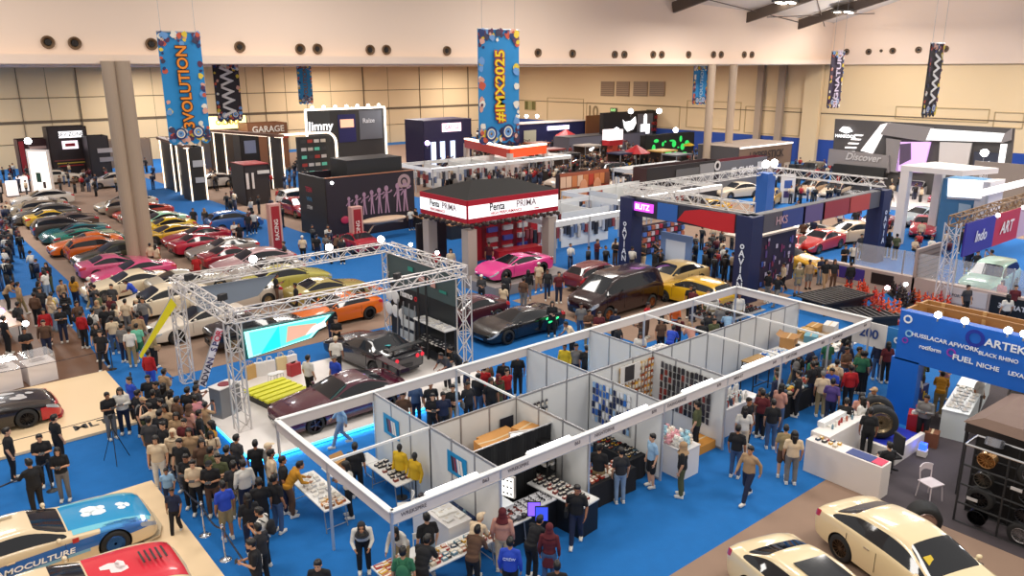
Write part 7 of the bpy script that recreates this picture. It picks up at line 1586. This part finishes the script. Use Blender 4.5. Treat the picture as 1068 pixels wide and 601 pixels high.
for k, (px, py, c, kind) in enumerate(((587,196,'#c8b8a8','hatch'),(608,190,'#2c2826','sedan'),(570,184,'#3a3230','coupe'),(632,186,'#1c1a1c','suv'),(655,196,'#d0b8a0','sedan'),(668,188,'#3a302c','hatch'),(556,176,'#8a3430','coupe'),(602,178,'#4a403c','coupe'),(640,172,'#5a4a42','sedan'),(690,190,'#2a2624','suv'),(700,182,'#d8b028','coupe'),(545,186,'#b8a894','hatch'),(575,168,'#302a28','sedan'),(620,165,'#6a5a50','hatch'),(470,184,'#2c2a2e','suv'),(500,186,'#d8d0c8','sedan'),(515,180,'#3a3a40','hatch'),(768,206,'#d8c8b0','sedan'),(735,224,'#d0a030','coupe'),(800,214,'#c8a048','hatch'))):
    nm = {'#c8b8a8':'beige','#2c2826':'black','#3a3230':'dark brown','#1c1a1c':'black','#d0b8a0':'tan','#3a302c':'dark brown','#8a3430':'brick red','#4a403c':'charcoal brown','#5a4a42':'brown','#2a2624':'black','#d8b028':'yellow','#b8a894':'sand coloured','#302a28':'black','#6a5a50':'taupe','#2c2a2e':'charcoal','#d8d0c8':'white','#3a3a40':'slate grey','#d8c8b0':'cream','#d0a030':'amber','#c8a048':'ochre'}[c]
    wh = ['before the graffiti wall','behind the graffiti wall','near the orange portal','under the dark car boards','beside the cream mascot','in the rear crowd centre','deep in the rear crowd','behind the pale beetle shape','below the grey mesh stand','beside the long black board','near the yellow parasol','at the orange portal leg','under the rear blue stand','before the pennant tower','in front of the navy stand','under the orange portal arch','behind the tarpaulin roof','behind the grey brand board','under the long lattice beam','behind the lattice corner lamps'][k]
    car(kind, G(px,py,.012), H180+R(25*math.sin(k*1.7)), c, '%s %s %s' % (nm, {'suv':'off-roader','hatch':'hatchback'}.get(kind,kind), wh), 'five', simple=True)
car('sedan', (17.25,6.25,.012), R(-108), '#e9d3a8', 'cream saloon with a yellow windscreen sticker, nearer the wheel rack', 'multi', '#5a4a3c', extra=merc)
car('sedan', (14.1,6.67,.012), R(-108), '#e9d3a8', 'cream saloon with a dark sunroof, beside the blue carpet', 'multi', '#5a4a3c', extra=merc)
# ---------------------------------------------------------------- the visitors
LAND = []
def lm(px, py, s): g = G(px, py); LAND.append((g.x, g.y, s))
for l in ((27,385,'beside the white plinth cases'),(70,372,'near the walnut floor edge'),(100,372,'near the red jacket group'),(135,392,'near the yellow flag foot'),(150,345,'behind the cream sedan'),(78,330,'by the aisle bend'),(20,335,'at the cream display table'),(100,300,'near the cream coupe'),
    (120,470,'by the camera tripod'),(160,490,'at the head of the queue'),(190,500,'in the queue centre'),(205,450,'in the packed queue'),(175,440,'at the rear of the queue'),(225,520,'on the platform side of the queue'),(248,560,'by the last chrome post'),(262,500,'beside the purple coupe platform'),(275,600,'at the bottom edge near the long table'),(300,530,'at the long gadget table'),(20,480,'behind the blue bonnet car'),(60,500,'between the two cream platforms'),
    (365,530,'behind the brown carton table'),(385,590,'at the magazine table'),(430,600,'in front of the corner stall'),(500,600,'at the pack table'),(560,600,'at the eyewear stall'),(605,565,'walking past the black tables'),(640,530,'at the bright pack table'),(690,525,'beside the soft toy counter'),(735,470,'by the packet wall'),(780,490,'near the bottle counter'),(830,500,'on the open blue carpet'),(805,470,'at the bottle counter end'),(860,450,'at the cap table'),(890,470,'in the crowd near the archway'),(905,420,'between stall and archway'),(915,475,'behind the two big tyres'),(960,440,'inside the blue booth'),(1020,440,'at the leaflet counters'),(1060,440,'at the far leaflet counter'),(905,510,'behind the reception counter'),
    (350,400,'at the purple coupe tail'),(300,410,'near the shopping bags'),(320,400,'beside the red case'),(475,400,'at the dark show coupe tail'),(440,450,'waiting behind the carton store'),(480,440,'beyond the thin cross rail'),(520,410,'at the stall rear fascia'),(590,400,'in the rear stall with pale walls'),(600,345,'beside the dark red van'),(640,360,'behind the pastel box table'),(740,350,'at the tray table'),(575,340,'before the van nose'),(700,330,'by the yellow hatchback'),(510,310,'at the pink car platform'),(555,310,'near the red counter'),(580,310,'between pink car and van'),(510,275,'under the white header'),(620,285,'at the clothes stall'),(650,285,'before the pale price board'),(595,262,'inside the clothes stall'),
    (205,240,'in the second aisle'),(250,255,'beside the red coupes'),(160,280,'at the double column foot'),(200,285,'at the bare brown floor'),(320,275,'in front of the plum booth'),(345,272,'by the plum booth corner'),(300,275,'near the second red pillar'),(430,240,'by the white stalls'),(350,300,'behind the yellow green sedan'),(230,215,'near the small dark kiosk'),(270,225,'outside the small dark kiosk'),(180,200,'near the first portal'),(30,240,'along the first parked cars'),(15,270,'in the crowded first aisle'),(35,280,'opposite the teal car'),(60,275,'beside the orange cars'),(80,300,'beside the pink cars'),(10,310,'at the upper aisle'),(20,210,'at the lit plinths'),(90,195,'before the red curtains'),(130,200,'beyond the double column'),
    (780,330,'under the navy portal'),(730,300,'inside the navy portal'),(830,330,'at the bottle print wall'),(860,300,'below the portal leg'),(890,300,'on the blue crossing'),(895,275,'beside the cream sedan'),(930,270,'near the acrylic fence'),(960,270,'near the banner tower'),(935,225,'at the booth column'),(880,245,'on the blue aisle by the portal'),(900,240,'before the tall black off-roader'),(990,230,'under the big screen'),(1040,300,'behind the mint off-roader'),(1030,330,'near the black mat sign'),(1010,270,'below the brand banner'),(850,215,'in the display corner'),(800,215,'near the tan booth'),(700,255,'at the carton wall'),(760,240,'under the long lattice beam'),
    (540,200,'near the orange arch'),(580,210,'before the graffiti wall'),(620,180,'in the rear crowd'),(660,190,'behind the long black board'),(560,160,'under the rear blue stand'),(700,170,'at the green graffiti'),(470,175,'before the navy stand'),(400,180,'at the grey backdrop screen'),(340,190,'at the curved frame'),(960,215,'inside the screen booth'),(1000,200,'on the stage front'),(1060,245,'at the far blue floor')): lm(*l)
HOCC = []; LBL = set(); PLACED = []
GN = {'tee':'t-shirt','jacket':'jacket','tunic':'long tunic'}
HN = {'short':'','long':'long hair','bun':'tied hair','hijab':'headscarf','cap':'cap'}
PN = {'stand':'standing','phone':'looking at a phone','photo':'taking a photo','walk':'walking','walk2':'strolling','lean':'leaning over','cross':'hands folded','sit':'seated','reach':'reaching out'}
def mklabel(top, gk, low, lk, hair, hc, bag, bagc, kind, x, y):
    pl = min(LAND, key=lambda l: (l[0]-x)**2+(l[1]-y)**2)[2]
    c = lambda n: n.replace('_', ' ')
    base = 'person in %s %s and %s %s' % (c(top), GN[gk], c(low), lk)
    opts = []
    if hair in ('hijab','cap'): opts.append('%s %s' % (c(hc or 'black'), HN[hair]))
    elif HN[hair]: opts.append(HN[hair])
    if bag: opts.append('%s %s' % (c(bagc), 'backpack' if bag == 'backpack' else 'shoulder bag'))
    def ok(l): return len(re.findall(r"[A-Za-z0-9'-]+", l)) <= 16 and l not in LBL
    for sel in ([], [PN[kind]], opts[:1], opts[:1]+[PN[kind]], opts, opts[1:]+[PN[kind]]):
        l = base+(' with '+sel[0] if sel and sel[0] in opts else '')+(' and '+sel[1] if len(sel) > 1 and sel[1] in opts else '')+(' '+PN[kind] if PN[kind] in sel else '')+' '+pl
        if ok(l): LBL.add(l); return l
    return None
import re
LOWS = ['black','denim','navy','khaki','dark_grey','grey','pale_denim','olive','brown','cream']
def put(x, y, deg, kind, top, gk, low, lk='trousers', hair='short', hc=None, bag=None, bagc='black', h=1.66, shoes='white', z=.014, world=None, back=None):
    for tr in range(12):
        l = mklabel(top, gk, low, lk, hair, hc, bag, bagc, kind, x, y)
        if l: break
        low = LOWS[(LOWS.index(low)+1) % 10 if low in LOWS else tr]
    if not l: return
    PLACED.append((x, y))
    return person((x, y, z), PA(deg) if world is None else world, l, kind, top, gk, low, lk, hair, hc, shoes, bag, bagc, h, back=back)
K_ = dict(s='stand',p='phone',f='photo',w='walk',v='walk2',l='lean',c='cross',t='sit',r='reach')
HR = dict(s='short',l='long',b='bun',h='hijab',c='cap')
# head x, head y, heading in the view, pose, top colour, garment, lower colour (-s shorts), hair[:colour], bag[:colour]
HEADS = '''25 345 310 c black t black s|45 337 300 v brown j navy s|62 323 300 p black t navy s|84 328 80 s red j black s|96 325 80 s white t khaki s backpack:black|104 348 280 v black t black s|134 345 110 s white t khaki s|116 333 120 s cream t denim s|142 341 100 s mint t green-s s|157 346 60 s khaki j black s bag:tan|154 369 85 s red j blue s|145 312 120 l black t denim s
76 291 80 s mustard t navy l|92 292 70 v white t khaki c:white bag:red|67 308 290 p charcoal u black h:black|18 318 70 s dark_grey t black s backpack:black|35 308 90 s brown j black s|45 325 300 s red j black l|53 308 120 s white t navy s backpack:yellow|5 296 20 l tan t black s|18 297 60 v tan j khaki s|108 322 90 s black t black s|118 320 60 p cream t khaki l|130 315 90 s cream t grey s|116 299 270 s dark_grey t navy s|138 294 200 l blue t denim s|115 311 260 s maroon t khaki s|3 333 60 s black t black s|143 330 100 s tan j brown s|170 389 70 p tan j black s|126 341 80 s grey t navy s|100 340 280 s black t denim l|163 402 230 s black t black s
111 413 320 p black t grey s|125 408 290 p white j navy l|135 397 240 s blue t black s|143 411 60 s black t black s|156 425 150 f cream t black s|154 395 290 s black t navy s|6 451 30 s black t black s|41 457 300 p black t black s|56 437 60 s black t black s|60 471 290 p black t grey l|31 484 150 r black j black s
159 411 100 s charcoal t black s|170 404 80 s black t navy l|177 411 60 p cream t khaki l|172 426 260 s tan t denim l|184 418 60 s brown t black s|170 444 250 s black t brown s|162 459 280 s cream t white l|173 492 290 v light_blue t navy s 1.2|184 434 280 p tan t cream l|192 441 270 c maroon t black s|197 451 280 s tan t cream l|194 478 270 p black t black s|201 484 280 p cream t black s|204 406 60 s dark_grey j denim s|195 408 80 s black t black s|197 426 50 s dusty_pink t black h:brown|207 432 30 s black t cream s|219 471 60 s olive t black s|227 478 280 c olive t khaki s|218 485 280 p black t brown c:black|246 458 60 s dark_grey t navy s|266 464 100 s black t black s|253 485 130 s white j navy s|279 467 40 s grey t cream c:cream|282 474 30 s cream t black s|294 481 20 s black t navy s|301 489 30 l mustard j brown s|232 507 130 s blue t khaki-s s|270 504 110 s black t black s|272 535 170 p white t black s backpack:black|264 568 200 p black t black s|179 513 280 v navy t black s 1.35|187 462 260 s black t grey s|210 462 300 s brown t black l|180 452 280 s cream u black h:cream|166 432 80 s black t black s|243 486 100 s charcoal t khaki s|236 470 80 s black t grey s|258 520 120 s black t navy l|286 500 60 s black t denim s|270 552 150 p charcoal t black s
362 486 200 p white j black l|370 467 90 s black t black s|377 543 280 l white j black h:charcoal|418 549 250 l white j khaki l|332 589 270 p black t black s|420 577 90 s green t black s backpack:green|439 572 70 l black t black s|445 541 120 s black t pale_denim s|494 547 60 l cream t khaki c:cream|493 561 70 l brown j black s|524 536 80 s dusty_pink j cream h:maroon|555 549 50 l black j black s|573 552 80 s maroon u denim h:maroon|581 592 90 s black t black s|532 567 80 s blue j black s|602 511 260 v black t navy s bag:black|625 468 70 s black t khaki s|648 472 100 s charcoal t pale_denim s|681 457 200 s light_blue t black-s s|713 466 160 s black t olive h:tan|728 423 150 s olive t black s|770 448 60 s black t denim s|783 470 220 w tan j navy s|777 428 80 s white t cream l|796 411 60 s maroon t black s|807 421 80 s black t denim s|781 419 300 s black t black s|795 409 200 p black t navy l|820 448 70 s khaki t brown-s s|829 454 80 s cream t grey l|834 391 150 s black t black s|848 381 120 s black t navy s|856 383 100 l black t black s|859 391 80 s cream t khaki c:grey|869 399 60 v purple t navy s|873 379 50 s cream t black s backpack:tan|888 385 90 s red j black s|900 370 60 s green t black s|883 420 60 p black t cream s|900 418 130 s white t pink l|913 408 200 p grey j black c:tan|918 357 80 s navy j denim s|927 360 90 s maroon t black l|903 370 80 s charcoal t black s|962 378 60 l olive j brown s|988 375 270 c pink t khaki s|983 394 60 l mustard t khaki s|955 393 80 s white t grey s|1024 393 300 s white t grey s|1063 395 220 s grey j black s|957 425 280 p white t red c:red 1.2|967 416 230 p grey j black s|899 414 80 s dusty_pink t cream l|908 430 70 s black t black s
420 413 280 s brown t black s|433 401 90 s denim t navy s|449 402 290 s charcoal t black s|451 414 280 p black t black s|462 413 290 s navy t black s|472 405 280 c black t khaki s|488 402 300 s charcoal t black s bag:grey|505 385 90 s red t black s|525 378 80 s black t navy s|512 398 290 s black t black l|498 394 60 p black t denim s|540 372 90 s black t black s|576 317 270 c black j black l|597 338 200 l cream t black s|589 362 250 s yellow j black s|606 319 280 s grey t denim s|614 326 290 p brown t khaki s|625 328 280 p maroon t black s|601 362 280 s grey t navy s|612 364 80 s black t black s|642 326 80 s navy t black s|721 300 250 s black t black s|740 328 80 s charcoal t black s|707 332 270 l maroon t navy s|752 320 260 s grey t black l|690 335 280 s brown t black s|700 345 60 l blue t black s|733 340 80 l black t denim s|760 330 90 l light_blue t black s|745 335 280 p olive t black s|722 342 100 l dusty_pink t navy h:tan|668 350 260 p white t grey l
510 255 260 s maroon t navy s|502 289 270 c dark_grey j black c:white|528 287 90 s charcoal t black s|525 299 60 p cream t tan l|551 284 80 s black j grey l|562 276 250 v cream t tan-s c:white|571 283 270 v charcoal j navy s|583 286 280 s maroon t navy s|546 292 60 s brown t grey s|350 357 90 s white t black c:cream|349 377 240 s blue t black c:grey|350 334 270 c black t black s|321 377 60 s white t black s|477 367 200 l black t black s|466 372 230 l dark_grey t black s|345 322 280 s black t navy s|308 298 200 s black t black s|287 288 20 p black t brown s
201 219 280 s charcoal t black s|213 219 270 s dark_grey t black h:tan|244 233 290 p white t black s|249 235 280 s black t black l|258 224 280 v charcoal t navy s|264 222 100 s white t navy s|156 256 90 s cream t black s|162 257 70 s cream t khaki l|204 268 280 s red t red-s s|296 254 210 s dark_grey t black s|315 248 90 s cream t black c:white|330 247 80 s black t navy s|340 246 270 p grey t black s|349 248 60 l brown t black s|356 250 280 s charcoal t black l|428 219 120 s white t navy s|434 219 210 p black t black s|446 222 60 s grey t black s|455 262 90 s red t black s|470 262 280 s cream t black l|877 219 280 v white t navy-s s|896 214 270 s maroon j black s|893 220 90 v charcoal t navy s|929 201 280 v black t cream l|924 203 270 s brown t black s|925 229 200 l black t maroon s|928 244 80 s charcoal t black l|936 246 90 s olive t black s|962 232 60 s cream t navy s|955 250 280 t cream t black s|882 258 270 p black t black s|891 256 250 s white t black s backpack:black|899 246 280 s dark_grey t black s|862 273 280 v black t tan l|871 273 270 s charcoal t brown l|888 276 90 s black j navy s|849 230 80 s navy t black s|838 232 80 s brown t black s|1005 240 260 s black t navy s|1010 300 280 s dark_grey t black s|1046 295 200 s pink t black l|1052 310 90 s white t black l|1060 300 250 s maroon t black s|985 214 280 s grey t black s|903 479 100 t black t black s'''
for ln in HEADS.replace('\n', '|').split('|'):
    f = ln.split(); hxp, hyp, deg = float(f[0]), float(f[1]), float(f[2]); kind = K_[f[3]]; hh = 1.66
    if re.match(r'^1\.\d+$', f[-1]): hh = float(f[-1]); f = f[:-1]
    hd = PM[kind]['P']['head']; g = Vector((21.5,9.0,0)) if (hxp, hyp) == (903, 479) else G(hxp, hyp, (hd[2]+.0)*hh/1.685)
    low = f[6]; lk = 'trousers'
    if low.endswith('-s'): low = low[:-2]; lk = 'shorts'
    hr = f[7].split(':'); bg = f[8].split(':') if len(f) > 8 else [None]
    gk = {'t':'tee','j':'jacket','u':'tunic'}[f[5]]
    if gk == 'tunic' and kind not in ('stand','phone','walk2'): gk = 'jacket'
    z = .014
    if 7.7 < g.x < 17.6 and 21.9 < g.y < 28.6: z = .115
    put(g.x, g.y, deg, kind, f[4], gk, low, lk, HR[hr[0]], hr[1] if len(hr) > 1 else None, bg[0], bg[1] if len(bg) > 1 else 'black', hh, z=z,
        back=('NASM',.12,'#d8d4d0',1.12) if (hxp, hyp) == (264, 568) else ('CREW',.10,'#c8d0f0',1.25) if (hxp, hyp) == (532, 567) else None)
g = G(357,466); put(g.x, g.y, 200, 'walk', 'light_blue', 'jacket', 'pale_denim')
# rectangles occupied by cars, kept clear when the crowd is filled in
RECT = []
for o in list(bpy.data.objects):
    if o.get('category') in ('car','van'): RECT.append((o.location.x, o.location.y, o.rotation_euler.z, 2.5, 1.15))
def clear(x, y, dm=.48):
    if x > 78.5 and y < 42: return False
    for cx, cy, a, L, D in SOLID:
        dx, dy = x-cx, y-cy; u, v = dx*math.cos(a)+dy*math.sin(a), -dx*math.sin(a)+dy*math.cos(a)
        if abs(u) < L and -.3 < v < D: return False
    for cx, cy, a, L, W_ in RECT:
        dx, dy = x-cx, y-cy; u, v = dx*math.cos(a)+dy*math.sin(a), -dx*math.sin(a)+dy*math.cos(a)
        if abs(u) < L and abs(v) < W_: return False
    return all((x-a)**2+(y-b)**2 > dm*dm for a, b in PLACED)
TOPC = ['black']*9+['charcoal']*4+['white']*4+['cream']*3+['dark_grey']*3+['grey']*2+['navy']*3+['maroon']*2+['brown']*2+['tan']*2+['olive','red','blue','light_blue','pink','mustard','green','dusty_pink','khaki','orange']
crng = random.Random(11); FAR = []
def zone(quad, n, degs=(0,360), kinds='ssssppvwcfr'):
    """visitors scattered over a floor quadrilateral given by its corners in the view"""
    P_ = [G(*q) for q in quad]; k = tries = 0
    while k < n and tries < n*30:
        tries += 1; u, v = crng.random(), crng.random()
        p = P_[0].lerp(P_[1], u).lerp(P_[3].lerp(P_[2], u), v)
        if not clear(p.x, p.y): continue
        if NP[0] >= 300: FAR.append((p.x, p.y)); PLACED.append((p.x, p.y)); k += 1; continue
        hair = crng.choice(['short']*6+['long']*2+['bun','hijab','cap']); kind = K_[crng.choice(kinds)]
        hc = crng.choice(['black','tan','maroon','cream','navy','grey']) if hair in ('hijab','cap') else None
        gk = 'tunic' if hair == 'hijab' and kind in ('stand','phone','walk2') else crng.choice(['tee','tee','tee','jacket'])
        if put(p.x, p.y, crng.uniform(*degs), kind, crng.choice(TOPC), gk, crng.choice(LOWS), crng.choice(['trousers']*6+['shorts']), hair, hc, crng.choice([None]*5+['backpack','bag']), crng.choice(['black','grey','brown']), crng.uniform(1.55,1.76), crng.choice(['white','black','grey'])): k += 1
for q, n in sorted(((((30,300),(60,300),(95,370),(60,370)),8),(((3,262),(20,255),(45,300),(0,310)),16),(((0,235),(10,232),(22,258),(0,265)),9),(((150,465),(215,440),(235,500),(175,520)),8),(((95,325),(165,325),(165,365),(110,365)),8),
    (((0,200),(50,196),(60,205),(0,212)),8),(((75,198),(120,196),(125,203),(80,208)),6),(((300,262),(360,258),(365,275),(300,280)),5),(((225,212),(300,210),(330,240),(260,245)),12),(((590,280),(680,268),(690,290),(600,300)),16),
    (((705,272),(765,268),(775,300),(705,296)),20),(((720,258),(800,250),(810,262),(735,272)),10),(((790,310),(850,290),(860,300),(800,325)),6),(((820,402),(885,380),(900,412),(850,440)),10),(((770,445),(810,428),(818,450),(780,470)),3),
    (((480,425),(540,410),(560,430),(500,445)),4),(((620,368),(700,345),(720,365),(650,385)),4),(((690,340),(760,325),(770,345),(705,358)),5),(((1000,285),(1068,300),(1068,318),(1010,300)),3),(((940,262),(1000,262),(1010,280),(950,280)),4),(((800,232),(860,228),(870,245),(810,250)),6),(((480,190),(600,192),(600,205),(500,205)),10),(((560,205),(640,205),(650,215),(560,220)),4)), key=lambda e: -e[0][0][1]):
    zone(q, n)
# the distant crowd by the rear stands, too many and too far to count
def far_figure(q, x, y, a, mt, ml, h):
    c, s = math.cos(a), math.sin(a); f = lambda u, v, z: (x+(u*c-v*s), y+(u*s+v*c), z*h)
    for sg in (1,-1):
        q.tube(f(.02,sg*.09,.04), f(0,sg*.09,.86), .06, .085, n=6, mi=ml); q.tube(f(.0,sg*.19,1.36), f(.12,sg*.2,1.0), .05, .035, n=5, mi=mt); q.ball(f(.05,sg*.09,.03), (.1,.05,.04), 6, 4, mi=0)
    q.tube(f(0,0,.84), f(0,0,1.1), .13, .14, n=7, mi=ml if mt != ml else mt); q.tube(f(0,0,.95), f(0,0,1.4), .14, .16, n=7, mi=mt); q.ball(f(0,0,1.57), (.085,.085,.11), 7, 6, mi=9); q.ball(f(-.02,0,1.62), (.095,.09,.09), 7, 5, mi=0)
cm = [hx(CC[n]) for n in ('black','charcoal','white','cream','navy','maroon','brown','red','denim')]+[hx('#a87250')]
q = MB(); n_ = 0
for x, y in FAR: far_figure(q, x, y, crng.uniform(0,6.28), crng.choice([0,0,0,1,1,2,3,4,5,6,7]), crng.choice([0,1,4,8,0]), crng.uniform(.93,1.04))
while n_ < 760:
    px, py = crng.uniform(440,730), crng.uniform(143,196)
    if n_ > 560: px, py = crng.uniform(800,1060), crng.uniform(178,215)
    if n_ > 660: px, py = crng.uniform(0,330), crng.uniform(178,200)
    p = G(px, py)
    if p.x > 90 or p.y > 111 or not clear(p.x, p.y, .3): continue
    far_figure(q, p.x, p.y, crng.uniform(0,6.28), crng.choice([0,0,0,1,1,2,3,4,5,6,7]), crng.choice([0,1,4,8,0]), crng.uniform(.9,1.04)); n_ += 1
tag(q.build('crowd', cm, None, smooth=True, loc=(0,0,.012)), 'distant crowd of visitors before the rear stands and the stage', 'crowd', kind='stuff')
# ---------------------------------------------------------------- lettering becomes solid mesh
dg = bpy.context.evaluated_depsgraph_get()
for o in [x for x in bpy.data.objects if x.type == 'FONT']:
    me = bpy.data.meshes.new_from_object(o.evaluated_get(dg)); nm = o.name.split('.')[0]; par = o.parent
    n = bpy.data.objects.new(nm, me); COL.objects.link(n)
    if par: n.parent = par
    n.location, n.rotation_euler, n.scale = o.location, o.rotation_euler, o.scale
    for k in ('label','category','group'):
        if k in o: n[k] = o[k]
    bpy.data.objects.remove(o)
